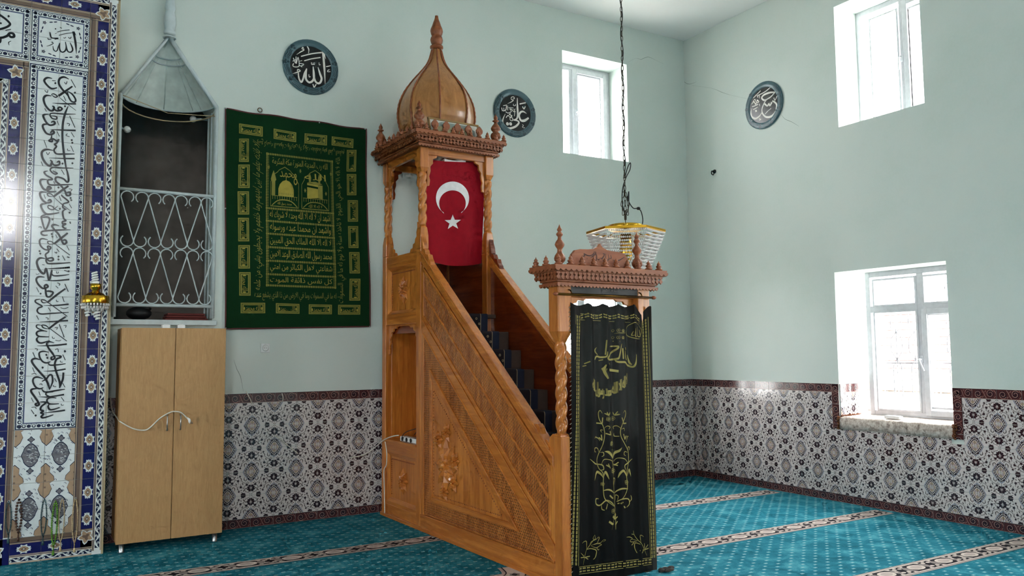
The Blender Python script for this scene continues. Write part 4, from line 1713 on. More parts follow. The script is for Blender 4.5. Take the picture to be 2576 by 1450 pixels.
strokes(Wt_, K2, [
    ([(640, 18), (450, 18), (345, 8), (315, 50), (370, 102), (412, 92), (350, 55)], 18), ([(535, 0), (560, 100), (572, 190), (550, 216), (500, 170), (420, 145), (388, 165), (400, 210), (460, 260), (520, 340), (545, 402), (592, 398), (590, 358), (540, 362)], 24),
    ([(280, 58), (230, 75), (260, 120), (330, 160), (340, 180), (282, 188), (290, 240), (340, 256), (480, 253), (630, 250)], 22), ([(570, 270), (480, 330), (360, 422)], [22, 28, 24]), ([(360, 420), (290, 412), (275, 375), (330, 385), (370, 430)], 14), ([(370, 430), (480, 530), (610, 628)], 10),
    ([(270, 180), (190, 180), (175, 230), (220, 310), (272, 325), (325, 300), (290, 278), (272, 320), (300, 352), (400, 345)], 26), ([(265, 360), (190, 355), (170, 390), (200, 460), (262, 506), (325, 490), (308, 463), (278, 482)], 26),
    ([(478, 390), (482, 412), (572, 492), (502, 520), (492, 572), (545, 602)], 20), ([(530, 600), (490, 630), (500, 720), (532, 757), (488, 772), (490, 802), (532, 802), (488, 832), (512, 862), (545, 862)], 22),
    ([(265, 520), (200, 525), (185, 560), (230, 640), (290, 667), (440, 645)], 26), ([(425, 550), (350, 602), (288, 580), (290, 543), (350, 560), (370, 590), (440, 622)], 14), ([(290, 665), (202, 690), (195, 740), (245, 880), (303, 760), (282, 705), (200, 712)], 22),
    ([(600, 885), (400, 890), (220, 905), (188, 935), (220, 962), (280, 957)], 22), ([(440, 830), (370, 813), (338, 832), (370, 880), (440, 960), (500, 1082), (543, 1060), (520, 1028), (478, 1042)], 24), ([(560, 930), (460, 1010), (370, 1082)], [22, 28, 24]),
    ([(370, 1080), (300, 1087), (278, 1050), (330, 1050), (380, 1087)], 13), ([(390, 1090), (590, 1240)], 10),
    ([(280, 1025), (200, 1010), (165, 1040), (180, 1110), (240, 1162), (302, 1162), (322, 1130), (278, 1118), (292, 1190), (250, 1230), (260, 1280), (300, 1322), (355, 1312), (340, 1278), (260, 1300), (270, 1350), (310, 1362), (450, 1357), (590, 1345)], 22),
    ([(250, 1290), (170, 1283), (128, 1330), (140, 1400), (180, 1470), (230, 1500)], 28), ([(240, 1432), (400, 1427), (590, 1415)], [4, 20, 24])], mconv, 'ink', 0)
strokes(Wt_, K2, [([(470, 40), (512, 112)], 8), ([(580, 520), (615, 582)], 8), ([(440, 410), (467, 480)], 8), ([(545, 1105), (580, 1175)], 8), ([(485, 1245), (522, 1315)], 8), ([(225, 390), (250, 450)], 8), ([(590, 770), (598, 800)], 14), ([(390, 950), (412, 1000)], 8), ([(405, 1150), (440, 1195)], 8), ([(150, 850), (185, 840), (185, 865)], 8), ([(575, 310), (620, 320), (600, 345)], 8), ([(375, 1195), (400, 1215), (405, 1195)], 8), ([(550, 1265), (585, 1275)], 16), ([(360, 200), (375, 240)], 8)], mconv, 'ink', 0, False)
blots(Wt_, K2, [(600, 440), (610, 470), (585, 645), (450, 590), (345, 740), (335, 945), (345, 980), (165, 1185), (175, 1220), (430, 1262), (430, 1302), (430, 292)], 17, mconv, 'ink')
K3 = (60, 660, 6.307)
strokes(Wt_, K3, [
    ([(200, 0), (220, 80), (270, 160), (322, 182), (350, 100), (375, 180), (400, 285), (440, 150), (440, 122)], 28), ([(440, 122), (460, 210), (600, 212), (720, 195)], 22), ([(350, 5), (400, 22), (600, 17), (740, 10)], 22), ([(390, 100), (550, 97), (730, 80)], [4, 18, 24]),
    ([(300, 290), (500, 294), (720, 275)], [4, 20, 26]), ([(330, 240), (240, 232), (198, 270), (220, 340), (290, 412), (342, 412), (382, 390), (360, 358), (328, 380), (345, 440), (350, 500), (370, 548), (422, 542), (462, 480), (390, 460), (348, 470)], 28),
    ([(660, 420), (520, 520), (370, 642)], [24, 30, 26]), ([(370, 640), (300, 642), (278, 600), (330, 603), (380, 640)], 18), ([(390, 645), (690, 862)], 11), ([(260, 590), (190, 600), (190, 640), (290, 700), (230, 730), (213, 780), (270, 822), (450, 812), (710, 797)], 22),
    ([(310, 690), (500, 687), (710, 668)], [4, 20, 26]), ([(250, 945), (450, 942), (700, 928)], [4, 20, 26]), ([(665, 865), (520, 960), (390, 1062)], [24, 30, 26]), ([(390, 1060), (310, 1042), (288, 1000), (350, 1008), (400, 1050)], 18), ([(420, 1060), (680, 1252)], 11),
    ([(280, 1000), (208, 998), (208, 1040), (290, 1080), (370, 1102)], 18), ([(360, 1095), (240, 1093), (200, 1130), (240, 1177), (400, 1187)], 25), ([(240, 1180), (203, 1220), (230, 1270), (290, 1282), (410, 1245)], 27), ([(215, 1325), (450, 1327), (680, 1300)], [4, 20, 26]), ([(480, 1280), (400, 1263), (363, 1300), (400, 1370), (472, 1452)], 22)], mconv, 'ink', 0)
strokes(Wt_, K3, [([(650, 345), (705, 470)], 11), ([(610, 545), (640, 630)], 10), ([(560, 985), (640, 1195)], 11), ([(385, 720), (425, 780)], 9), ([(200, 845), (235, 915)], 9), ([(200, 400), (240, 480)], 8), ([(580, 722), (640, 737), (705, 717)], 9), ([(530, 330), (570, 345), (560, 372)], 10), ([(345, 880), (385, 890), (380, 917)], 9),
                  ([(490, 1040), (530, 1035), (520, 1070)], 10), ([(630, 1010), (670, 1005), (660, 1040)], 10), ([(520, 145), (520, 172), (545, 175), (545, 150)], 8), ([(515, 595), (518, 622), (548, 625)], 9), ([(450, 1180), (460, 1210), (490, 1205)], 9), ([(290, 40), (330, 45)], 9), ([(190, 185), (215, 195), (245, 180)], 8), ([(505, 375), (545, 415)], 9), ([(640, 130), (700, 150)], 12), ([(500, 1240), (560, 1250), (590, 1235)], 8)], mconv, 'ink', 0, False)
blots(Wt_, K3, [(265, 500), (710, 145), (650, 1410)], 18, mconv, 'ink')
K4 = (50, 860, 6.307)
strokes(Wt_, K4, [
    ([(440, 0), (425, 40), (460, 110), (540, 222), (552, 262), (510, 287), (498, 250), (542, 238)], 26), ([(275, 65), (500, 62), (745, 40)], [4, 22, 26]), ([(455, 170), (370, 153), (308, 180), (320, 260), (370, 322), (432, 337), (482, 315)], 24), ([(450, 340), (480, 372), (600, 367), (725, 350)], 22),
    ([(375, 470), (550, 462), (725, 435)], [4, 20, 24]), ([(560, 220), (642, 230), (640, 252), (580, 280), (553, 370), (580, 490), (630, 640), (630, 735)], 28), ([(628, 735), (680, 600), (690, 490)], [18, 30, 26]), ([(320, 290), (240, 268), (188, 300), (220, 370), (320, 490), (400, 580), (450, 680), (470, 762)], 30),
    ([(470, 762), (517, 640), (510, 540), (470, 528), (420, 590), (350, 632)], 24), ([(370, 590), (280, 563), (220, 580), (208, 640), (250, 720), (312, 747), (372, 730)], 26), ([(340, 740), (380, 792), (450, 797), (600, 772), (715, 755)], 24),
    ([(300, 745), (200, 753), (178, 790), (230, 870), (290, 960), (302, 1000), (270, 1017), (248, 990), (290, 968)], 30), ([(290, 875), (450, 877), (700, 840)], [4, 20, 26]), ([(530, 800), (430, 808), (413, 840), (470, 872), (570, 897)], 20), ([(580, 895), (480, 888), (428, 930), (470, 987), (620, 985)], 24), ([(470, 985), (448, 1030), (490, 1082), (630, 1045)], 27),
    ([(320, 955), (402, 960), (402, 980), (340, 1030), (328, 1080), (372, 1100), (333, 1130), (372, 1150), (338, 1190), (380, 1207), (530, 1160)], 28), ([(370, 1130), (550, 1112), (715, 1088)], [4, 20, 26])], mconv, 'ink', 0)
strokes(Wt_, K4, [([(205, 170), (240, 250)], 11), ([(680, 205), (720, 295)], 11), ([(200, 410), (230, 490)], 9), ([(550, 580), (580, 640)], 9), ([(680, 660), (715, 725)], 9), ([(300, 790), (322, 857)], 10), ([(180, 890), (215, 960)], 9), ([(655, 880), (700, 945)], 9), ([(180, 1080), (225, 1150)], 10),
                  ([(560, 130), (600, 115), (610, 165)], 10), ([(640, 300), (648, 325), (680, 325)], 9), ([(530, 690), (538, 715), (575, 715)], 9), ([(655, 985), (662, 1010), (695, 1005)], 9), ([(240, 110), (280, 120), (270, 145)], 9), ([(185, 515), (240, 505), (260, 525)], 9), ([(185, 1045), (240, 1040), (260, 1065)], 9), ([(310, 680), (340, 670), (355, 690)], 10)], mconv, 'ink', 0, False)
blots(Wt_, K4, [(420, 210), (435, 258), (360, 412), (250, 1172), (715, 155)], 20, mconv, 'ink')
Wt_.build_letters(MM, mi, .0032)
Wm = Print()
K5 = (80, 20, 9.06)
strokes(Wm, K5, [
    ([(945, 540), (980, 700), (1002, 850), (1015, 1050)], [48, 42, 40, 6]), ([(955, 540), (1012, 635)], [30, 4]), ([(870, 790), (912, 880), (932, 960), (890, 1010), (830, 1000), (795, 930), (765, 775)], 30), ([(765, 775), (785, 900), (760, 980), (700, 1012), (650, 980), (630, 900), (635, 800)], 30),
    ([(635, 800), (600, 900), (580, 970), (540, 992), (495, 950), (480, 870)], 20), ([(335, 875), (420, 850), (490, 810), (452, 785), (485, 778)], 15), ([(400, 550), (430, 650), (470, 690), (600, 695), (520, 722)], 26), ([(360, 680), (380, 722), (450, 715)], 20), ([(425, 560), (445, 680)], 12)], mconv, 'ink', 0)
strokes(Wm, K5, [([(580, 555), (700, 522), (860, 505)], 15), ([(615, 630), (760, 592), (930, 570)], 14), ([(830, 670), (870, 702), (900, 665)], 16), ([(720, 680), (750, 692), (775, 670)], 12), ([(640, 445), (685, 470)], 14), ([(530, 590), (570, 580)], 8)], mconv, 'ink', 0, False)
blots(Wm, K5, [(540, 482)], 18, mconv, 'ink')
Wm.build_letters(MM, mi, .0032)
Wh = Print()
K6 = (0, 0, 6.905)
strokes(Wh, K6, [([(-200, 180), (-60, 230), (80, 320), (165, 400), (165, 440), (100, 480), (0, 510), (-150, 540)], 36), ([(-160, 700), (0, 662), (60, 652), (130, 622), (170, 580), (232, 590), (242, 640), (182, 642), (160, 590)], 40), ([(160, 790), (150, 740), (195, 715)], 14), ([(-30, 760), (5, 730), (20, 660)], 30),
                 ([(-300, 300), (-250, 500), (-220, 760)], 36), ([(-420, 420), (-380, 640), (-300, 700)], 36)], mconv, 'ink', 0)
strokes(Wh, K6, [([(95, 530), (190, 513)], 14), ([(-20, 400), (30, 410)], 30)], mconv, 'ink', 0, False)
blots(Wh, K6, [(150, 285)], 24, mconv, 'ink')
Wh.build_letters(MM, mi, .0032)

# ------------------------------------------------------------------ gilt wall lamp on the niche
lx, lz = -6.737, 2.01
lp = empty('wall_lamp', (lx, MY - .09, lz))
mb = MB()
mb.box(-.03, .03, .06, .086, -.05, .05)
mb.tube([(0, .07, 0), (0, .0, .02)], .012, 8)
mb.build('bracket', 'brass_dark', lp, .004)
mb = MB()
rr = [(.085, -.045), (.098, -.045), (.100, -.040), (.100, .012), (.096, .016), (.085, .016)]
mb.lathe([(r, z) for r, z in rr], seg=16)
mb.build('gilt_band', 'gold', lp)
mb = MB()
mb.lathe([(.012, .02), (.03, .04), (.026, .06), (.040, .075), (.042, .11), (.035, .112)], seg=14)
mb.build('lamp_holder', 'gold', lp)
for k in range(5):
    a = -PI * .95 + 2 * PI * k / 5
    mb = MB()
    mb.tube(crv([(.02 * math.cos(a), .02 * math.sin(a), .04), (.05 * math.cos(a), .05 * math.sin(a), .03), (.09 * math.cos(a), .09 * math.sin(a), .0)], 4), .006, 6)
    mb.build('arm', 'brass_dark', lp)
for k in range(26):
    a = 2 * PI * k / 26
    for j, (r_, zz) in enumerate(((.097, -.055), (.092, -.078))):
        mb = MB()
        mb.ball((r_ * math.cos(a), r_ * math.sin(a), zz), .010, 6, 4, 0, (.8, .8, 1.15))
        mb.build('crystal_bead', 'crystal', lp)
for k in range(10):
    a = 2 * PI * k / 10
    mb = MB()
    mb.ball((.055 * math.cos(a), .055 * math.sin(a), -.09), .014, 6, 4, 0, (.8, .8, 1.4))
    mb.build('crystal_bead', 'crystal', lp)


def cfl(parent, base, axis, turns=4, r=.022, h=.075):
    mb = MB()
    ax = Vector(axis).normalized()
    s_ = ax.orthogonal().normalized()
    t_ = ax.cross(s_)
    b0 = Vector(base)
    pts = []
    N = turns * 10
    for i in range(N + 1):
        a = 2 * PI * turns * i / N
        k_ = r * (1 - .25 * i / N)
        pts.append(tuple(b0 + ax * (.035 + h * i / N) + (s_ * math.cos(a) + t_ * math.sin(a)) * k_))
    mb.tube(pts, .0075, 6)
    mb.lathe([(.018, 0), (.024, .005), (.026, .03), (.02, .036)], lambda x, y, z: tuple(b0 + s_ * x + t_ * y + ax * z), 12)
    return mb.build('bulb', 'cfl', parent)


cfl(lp, (0, -.005, .095), (-.12, 0, 1))
cfl(lp, (.01, -.02, -.062), (.05, -.05, -1), 3)
cfl(lp, (-.045, -.01, -.06), (-.12, 0, -1), 2, .018, .05)
tag(lp, 'gilt wall lamp with crystal beads and spiral bulbs on the tiled niche', 'lamp')

# ------------------------------------------------------------------ prayer beads hung on the niche foot
def beads(px0, px1, py0, py1, mat, label, r=.006, knot=True):
    a, b = onp(px0, py0, 1, MY - .022), onp(px1, py1, 1, MY - .022)
    e = empty('prayer_beads', (a.x, MY - .022, a.z))
    L = a.z - b.z
    wdt = .018
    n_ = int(L / (r * 1.9))
    mb = MB()
    for s_ in (-1, 1):
        for k in range(n_):
            t = k / (n_ - 1)
            x = (b.x - a.x) * t + s_ * wdt * math.sin(PI * min(1, t * 1.02)) ** .6
            mb.ball((x, -.004, -L * t), r, 6, 4)
    mb.build('bead_loop', mat, e)
    mb = MB()
    mb.tube([(b.x - a.x, -.004, -L), (b.x - a.x, -.004, -L - .03)], .004, 5)
    mb.lathe([(.0, 0), (.007, .004), (.010, .035), (0.006, .036)], lambda x, y, z: (b.x - a.x + x, -.004 + y, -L - .03 - z), 8)
    mb.build('tassel', mat, e)
    mb = MB()
    mb.lathe([(.004, 0), (.004, .016), (.008, .016), (.008, .02)], lambda x, y, z: (x, .014 - z, y), 8)
    mb.build('nail', 'steel', e)
    tag(e, label, 'prayer beads', 'prayer beads hung on the tiled niche')


beads(48, 46, 1258, 1340, 'bead_brown', 'thick dark brown prayer beads, farthest from the cabinet', .010)
beads(112, 108, 1257, 1350, 'bead_teal', 'dark teal string of prayer beads hung mid panel', .006)
beads(140, 134, 1262, 1375, 'bead_green', 'bright green string of prayer beads hung on the niche foot', .008)
beads(157, 152, 1256, 1365, 'bead_cream', 'thin cream string of prayer beads beside the green one', .005)
beads(190, 187, 1254, 1368, 'bead_cream', 'long cream prayer beads hung nearest the cabinet', .006)
beads(22, 21, 1262, 1345, 'bead_teal', 'grey teal prayer beads partly behind the brown string', .006)

# ================================================================== TALL CUPBOARD
cb = empty('cupboard', (-6.14, -.26, 0))
X0, X1c, Y0, Y1, Z0, Z1 = -.40, .397, -.205, .21, .075, 1.775
mb = MB()
mb.box(X0, X1c, Y0 + .02, Y1, Z0, Z1)
mb.build('body', 'wood_cab', cb, .003)
for a, b in ((X0, -.0025), (.0025, X1c)):
    d_ = boxo('door', 'wood_cab', (a, b, Y0, Y0 + .019, Z0, Z1), cb, .002)
    hx = -.052 if a < -.1 else .05
    mb = MB()
    mb.tube([(hx, Y0, 1.065), (hx, Y0 - .03, 1.065), (hx, Y0 - .03, .945), (hx, Y0, .945)], .005, 8)
    h = mb.build('handle', 'steel', d_)
for lx_ in (X0 + .045, X1c - .05):
    for ly in (Y0 + .05, Y1 - .05):
        mb = MB()
        mb.lathe([(.020, 0), (.022, .004), (.020, .01), (.020, .075)], lambda x, y, z: (lx_ + x, ly + y, z), 12)
        mb.build('leg', 'steel', cb)
tag(cb, 'tall two door light oak cupboard on metal legs', 'cupboard')
for px, lab in ((417, 'small white block on the cupboard top above its first door'), (455, 'small white block on the cupboard top beside the door gap')):
    p = onp(px, 826, 1, -.40)
    mb = MB()
    mb.box(-.03, .03, -.03, .03, 0, .028)
    mb.box(-.02, .02, -.02, .02, .028, .033)
    o = mb.build('spacer_block', 'white_plastic', None, .004)
    o.location = (p.x, -.40, 1.7755)
    tag(o, lab, 'block')

# flex hung over the handles
pts = [(278, 1000, -.02), (281, 1030, -.12), (296, 1054, -.30), (305, 1063, -.49), (335, 1079, -.492), (363, 1083, -.492), (378, 1076, -.494), (400, 1055, -.50), (420, 1042, -.508), (436, 1036, -.51), (454, 1038, -.508), (466, 1048, -.50), (474, 1056, -.495)]
W3 = [onp(x, y, 1, d) for x, y, d in pts]
e = empty('plug_flex', tuple(W3[-1]))
mb = MB()
mb.tube([tuple(Vector(p) - W3[-1]) for p in crv([tuple(p) for p in W3], 6)], .0055, 6)
mb.build('cord', 'cable_white', e)
mb = MB()
mb.lathe([(.006, -.02), (.009, -.01), (.012, 0), (.018, .006), (.018, .022), (.012, .028)], lambda x, y, z: (z * .5 + x * .3, -.012 + y, -z * .8 + x * .85), 10)
mb.build('plug', 'white_plastic', e)
mb = MB()
for s_ in (-1, 1):
    mb.tube([(.014 + s_ * .007, -.012, -.018), (.024 + s_ * .007, -.012, -.034)], .0025, 6)
mb.build('pin', 'steel', e)
tag(e, 'cream flex with a plug hung over the cupboard handles', 'cable')

# ================================================================== WALL HANGING
C4 = [onp(567, 272, 1, -.012), onp(920, 325, 1, -.012), onp(567, 828, 1, -.012), onp(931, 822, 1, -.012)]
def hang(u, v):                                     # u,v in 0..1 from the lower-left corner
    a = C4[2].lerp(C4[3], u)
    b = C4[0].lerp(C4[1], u)
    p = a.lerp(b, v)
    y = -.014 - .006 * math.sin(u * 9 + v * 3) * (1 - v * .6) - .004 * math.sin(v * 17 + u * 4)
    if v > .9:
        p.z -= .012 * math.sin(u * PI * 3) ** 2 * (v - .9) * 10
    p.x += .006 * math.sin(v * 7) * (1 if u > .5 else .4)
    return p.x, y, p.z


tap = empty('wall_hanging', tuple(C4[2]))
TO = C4[2]
mb = MB()
NU, NV = 26, 34
mb.grid([[tuple(Vector(hang(i / NU, j / NV)) - TO) for i in range(NU + 1)] for j in range(NV + 1)], 0, True)
mb.grid([[tuple(Vector(hang(i / NU, j / NV)) - TO + Vector((0, .004, 0))) for i in range(NU + 1)] for j in range(NV + 1)], 0, True)
mb.build('cloth', 'tap_green', tap)
mb = MB()
loop = [(i / 20, 0) for i in range(20)] + [(1, i / 24) for i in range(24)] + [(1 - i / 20, 1) for i in range(20)] + [(0, 1 - i / 24) for i in range(24)]
mb.tube([tuple(Vector(hang(u, v)) - TO) for u, v in loop], .007, 6, 0, True)
mb.build('piping', 'tap_edge', tap)


def tconv(cx, cy):                                  # zoomed-crop coordinates -> u,v of the cloth
    p = onp(540 + cx / 2.417, 250 + cy / 2.417, 1, -.012)
    u, v = .5, .5
    for _ in range(6):
        a, b = C4[2].lerp(C4[3], u), C4[0].lerp(C4[1], u)
        v = (p.z - a.z) / (b.z - a.z)
        l, r = C4[2].lerp(C4[0], v), C4[3].lerp(C4[1], v)
        u = (p.x - l.x) / (r.x - l.x)
    return u, v


def tp(u, v, h):
    x, y, z = hang(u, v)
    return (x - TO.x, y - TO.y - h, z - TO.z)


PT = Print()


def quadmap(c):                                     # four crop corners (ll, lr, ur, ul) -> mapping of a unit square
    q = [tconv(*k) for k in c]
    return lambda a, b: tuple((q[0][i] * (1 - a) + q[1][i] * a) * (1 - b) + (q[3][i] * (1 - a) + q[2][i] * a) * b for i in (0, 1))


def put_print(src, f, lay=0):
    for pts, mt, l in src.p:
        PT.poly([f(x, y) for x, y in pts], mt, l + lay)


def cart(w=1.0, h=.5):
    p = Print()
    p.poly([(0, 0), (1, 0), (1, 1), (0, 1)], 'tap_gold', 0)
    p.poly([(.05, .1), (.95, .1), (.95, .9), (.05, .9)], 'tap_green', 1)
    p.poly([(.07, .14), (.93, .14), (.93, .86), (.07, .86)], 'tap_gold', 2)
    p.poly([(.12, .24), (.88, .24), (.88, .76), (.12, .76)], 'tap_green', 3)
    write(p, 'الله محمد', .2, .8, .27, .74, 'tap_gold2', 4)
    for x in (.15, .85):
        p.ell(x, .45, .03, .16, 0, 'tap_gold2', 4, 8)
    return p


CT = cart()
top = [((147, 208), (292, 228), (292, 165), (147, 145)), ((358, 240), (495, 262), (495, 200), (358, 178)), ((545, 268), (682, 282), (682, 220), (545, 205)), ((710, 280), (842, 298), (842, 240), (710, 225))]
bot = [((155, 1302), (305, 1302), (305, 1238), (155, 1238)), ((370, 1302), (515, 1305), (515, 1245), (370, 1240)), ((570, 1307), (710, 1308), (710, 1250), (570, 1247)), ((747, 1310), (882, 1310), (882, 1252), (747, 1250))]
for c in top + bot:
    put_print(CT, quadmap(c))
lft = [(148, 208, 240, 382), (144, 214, 398, 540), (140, 210, 560, 702), (141, 208, 722, 865), (141, 212, 888, 1030), (146, 216, 1052, 1195)]
rgt = [(804, 862, 308, 440), (806, 864, 455, 585), (810, 873, 615, 745), (811, 873, 772, 905), (814, 878, 930, 1060), (814, 880, 1092, 1225)]
for k, (a, b, c, d) in enumerate(lft + rgt):
    if k < 6:
        f = quadmap([(a, c), (a, d), (b, d), (b, c)])
    else:
        f = quadmap([(b, d), (b, c), (a, c), (a, d)])
    put_print(CT, f)
# central panel: rows of dots, lines of writing, two arched pictures
CP = quadmap([(308, 1140), (735, 1155), (722, 372), (312, 322)])
cp = Print()
for y0, y1 in ((.0, .022), (.978, 1.0), (.083, .103), (.183, .203), (.283, .303), (.383, .403), (.478, .498), (.573, .593)):
    n_ = 40
    for k in range(n_):
        cp.ell((k + .5) / n_, (y0 + y1) / 2, .0105, .0095, 0, 'tap_gold', 1, 6)
for x in (.015, .985):
    for k in range(84):
        cp.ell(x, (k + .5) / 84, .013, .0055, 0, 'tap_gold', 1, 6)
        cp.ell(x + (.022 if x < .5 else -.022), (k + .5) / 84, .008, .0035, 0, 'tap_gold', 1, 6)
LN = ['كل نفس ذائقة الموت', 'شفاعتي لاهل الكبائر من امتي', 'محمد رسول الله الصادق الوعد الامين', 'لا اله الا الله الملك الحق المبين', 'واشهد ان محمدا عبده ورسوله', 'اشهد ان لا اله الا الله وحده لا شريك له']
for k, (t, y) in enumerate(zip(LN, (.026, .108, .208, .308, .408, .502))):
    write(cp, t, .06, .94, y, y + (.052 if k == 0 else .07), 'tap_gold2', 2)
write(cp, 'الله رب المدينة المنورة مكة المكرمة', .09, .91, .905, .968, 'tap_gold2', 2)
for ax_ in (.07, .52):
    arch = [(0, 0), (.40, 0), (.40, .18), (.36, .22), (.36, .235), (.30, .26), (.28, .275), (.2, .30), (.12, .275), (.10, .26), (.04, .235), (.04, .22), (0, .18)]
    for k in range(len(arch)):
        a_, b_ = arch[k], arch[(k + 1) % len(arch)]
        cp.rib([(ax_ + a_[0], .602 + a_[1]), (ax_ + b_[0], .602 + b_[1])], .006, 'tap_gold', 2, 1)
    cp.rib([(ax_ + .02, .608), (ax_ + .1, .645), (ax_ + .2, .655), (ax_ + .3, .645), (ax_ + .38, .608)], .008, 'tap_gold', 2)
    for k in range(11):
        cp.rib([(ax_ + .03 + k * .034, .655), (ax_ + .03 + k * .034, .68)], .006, 'tap_gold', 2, 1)
    cp.rib([(ax_ + .02, .682), (ax_ + .38, .682)], .004, 'tap_gold', 2, 1)
    write(cp, 'محمد رسول الله' if ax_ < .3 else 'لا اله الا الله', ax_ + .1, ax_ + .3, .612, .638, 'tap_gold2', 3)
# dome, minaret and crescent
cp.poly([(.18, .682), (.40, .682), (.40, .735), (.38, .77), (.34, .795), (.29, .805), (.24, .795), (.2, .77), (.18, .735)], 'tap_gold2', 3)
cp.rib([(.29, .80), (.29, .825)], .008, 'tap_gold2', 3, 1)
for k in range(7):
    cp.ell(.2 + k * .03, .70, .009, .007, 0, 'tap_gold', 4, 6)
cp.poly([(.085, .682), (.135, .682), (.135, .79), (.15, .80), (.13, .84), (.11, .87), (.09, .84), (.07, .80), (.085, .79)], 'tap_gold', 3)
cp.ring(.425, .80, .022, .010, 'tap_gold2', 3, 10)
write(cp, 'محمد', .2, .44, .825, .87, 'tap_gold2', 4)
# cube shrine
cp.poly([(.60, .682), (.76, .69), (.76, .79), (.60, .80)], 'tap_gold2', 3)
cp.poly([(.76, .69), (.83, .682), (.83, .79), (.76, .79)], 'tap_gold', 3)
cp.poly([(.60, .768), (.76, .76), (.76, .775), (.60, .783)], 'tap_green', 4)
cp.poly([(.60, .805), (.72, .815), (.83, .80), (.76, .79)], 'tap_gold', 3)
for x in (.64, .78):
    cp.poly([(x - .012, .80), (x + .012, .80), (x + .02, .84), (x, .88), (x - .02, .84)], 'tap_gold', 5)
write(cp, 'الله', .56, .88, .825, .875, 'tap_gold2', 6)
for x, y in ((.04, .89), (.5, .885), (.96, .89), (.57, .74), (.88, .73)):
    cp.flower(x, y, .018, 6, 'tap_gold', 3, .3)
put_print(cp, CP, 0)
# framing verse on four sides
V1 = 'الله لا اله الا هو الحي القيوم لا تاخذه سنة ولا نوم له ما في السموات'
V2 = 'له ما في السموات وما في الارض من ذا الذي يشفع عنده'
V3 = 'الا باذنه يعلم ما بين ايديهم وما خلفهم ولا يحيطون بشيء من علمه'
V4 = 'وسع كرسيه السموات والارض ولا يؤده حفظهما وهو العلي العظيم'
f = quadmap([(792, 1240), (742, 1240), (735, 360), (780, 352)])
p_ = Print(); write(p_, V1, 0, 1, 0, 1, 'tap_gold', 2, -1)
for pts, mt, l in p_.p: PT.poly([quadmap([(742, 1240), (795, 1240), (778, 345), (735, 362)])(1 - x, 1 - y) for x, y in pts], mt, l)
p_ = Print(); write(p_, V2, 0, 1, 0, 1, 'tap_gold', 2)
for pts, mt, l in p_.p: PT.poly([quadmap([(240, 1225), (735, 1232), (735, 1180), (240, 1165)])(x, y) for x, y in pts], mt, l)
p_ = Print(); write(p_, V3, 0, 1, 0, 1, 'tap_gold', 2, 1)
for pts, mt, l in p_.p: PT.poly([quadmap([(235, 1160), (298, 1160), (300, 300), (232, 245)])(x, y) for x, y in pts], mt, l)
p_ = Print(); write(p_, V4, 0, 1, 0, 1, 'tap_gold', 2)
for pts, mt, l in p_.p: PT.poly([quadmap([(258, 285), (788, 348), (788, 302), (258, 235)])(1 - x, 1 - y) for x, y in pts], mt, l)
o = PT.build('gold_print', {}, tp, tap, .004, .0006)
o['label'] = 'gold Arabic writing, cartouches and two arched pictures printed on the cloth'
for x, y in ((568, 273), (653, 282), (803, 309), (918, 325), (567, 525), (930, 660), (930, 822), (568, 826)):
    p = onp(x, y, 1, -.02)
    mb = MB()
    mb.lathe([(.0, -.004), (.007, -.003), (.007, 0), (.002, .002), (.002, .014)], lambda a, b, c: (a + p.x - TO.x, c - .024 - TO.y, b + p.z - TO.z), 8)
    mb.build('nail', 'steel', tap)
p = onp(653, 281, 1, -.02)
mb = MB()
mb.tube([(p.x - TO.x + .02 * math.cos(a), -.03 - TO.y, p.z - TO.z + .012 + .02 * math.sin(a)) for a in [2 * PI * k / 12 for k in range(12)]], .004, 5, 0, True)
mb.build('hanging_ring', 'brass_dark', tap)
tag(tap, 'dark green cloth hanging with gold Arabic writing and red piping', 'wall hanging')

# wall socket
p = onp(667, 876, 1, 0)
so = empty('wall_socket', (p.x, 0, p.z))
boxo('plate', 'white_plastic', (-.042, .042, -.012, 0, -.042, .042), so, .004)
mb = MB()
mb.lathe([(.0, 0), (.021, 0), (.021, .006), (.026, .008), (.03, .002)], lambda x, y, z: (x, -.012 - z * .6, y), 14)
mb.build('rosette', 'white_plastic', so)
mb = MB()
for s_ in (-1, 1):
    mb.ball((s_ * .009, -.0135, 0), .003, 6, 4)
mb.build('contact_hole', 'black', so)
tag(so, 'small white wall socket under the green hanging', 'socket')
# thin loose cables on the wall
for pts, lab in (([(619, 985, -.012), (624, 995, -.02), (630, 1006, -.022), (633, 1016, -.014)], 'short pale cable end hanging across the maroon tile edge'), ([(709, 990, -.016), (712, 1000, -.02), (711, 1010, -.014)], 'tiny cable stub on the maroon tile edge under the hanging'),
                 ([(690, 1097, -.014), (705, 1105, -.016), (722, 1120, -.016), (750, 1142, -.016)], 'thin pale wire lying against the patterned wall tiles')):
    q = [onp(x, y, 1, d) for x, y, d in pts]
    mb = MB()
    mb.tube([tuple(v - q[0]) for v in [Vector(a) for a in crv([tuple(a) for a in q], 4)]], .0045, 6)
    o = mb.build('wire', 'cable_white')
    o.location = q[0]
    tag(o, lab, 'wire')
# ================================================================== THE WOODEN PULPIT (MINBAR)
pu = empty('pulpit', tuple(MO), MA)
tag(pu, 'tall carved wooden mosque pulpit with onion dome, steep stair and twisted columns', 'pulpit')
WD = 0.78                                           # width
SIDE = lambda u, v, h: (h, -u, v)                   # u = s, v = z, h = t
FRNT = lambda u, v, h: (u, -h, v)                   # u = t, v = z, h = s


def sp(name, poly, t0, t1, mat='wood', bevel=.004, parent=None):
    mb = MB()
    mb.prism(poly, SIDE, t0, t1)
    return mb.build(name, mat, parent or pu, bevel)


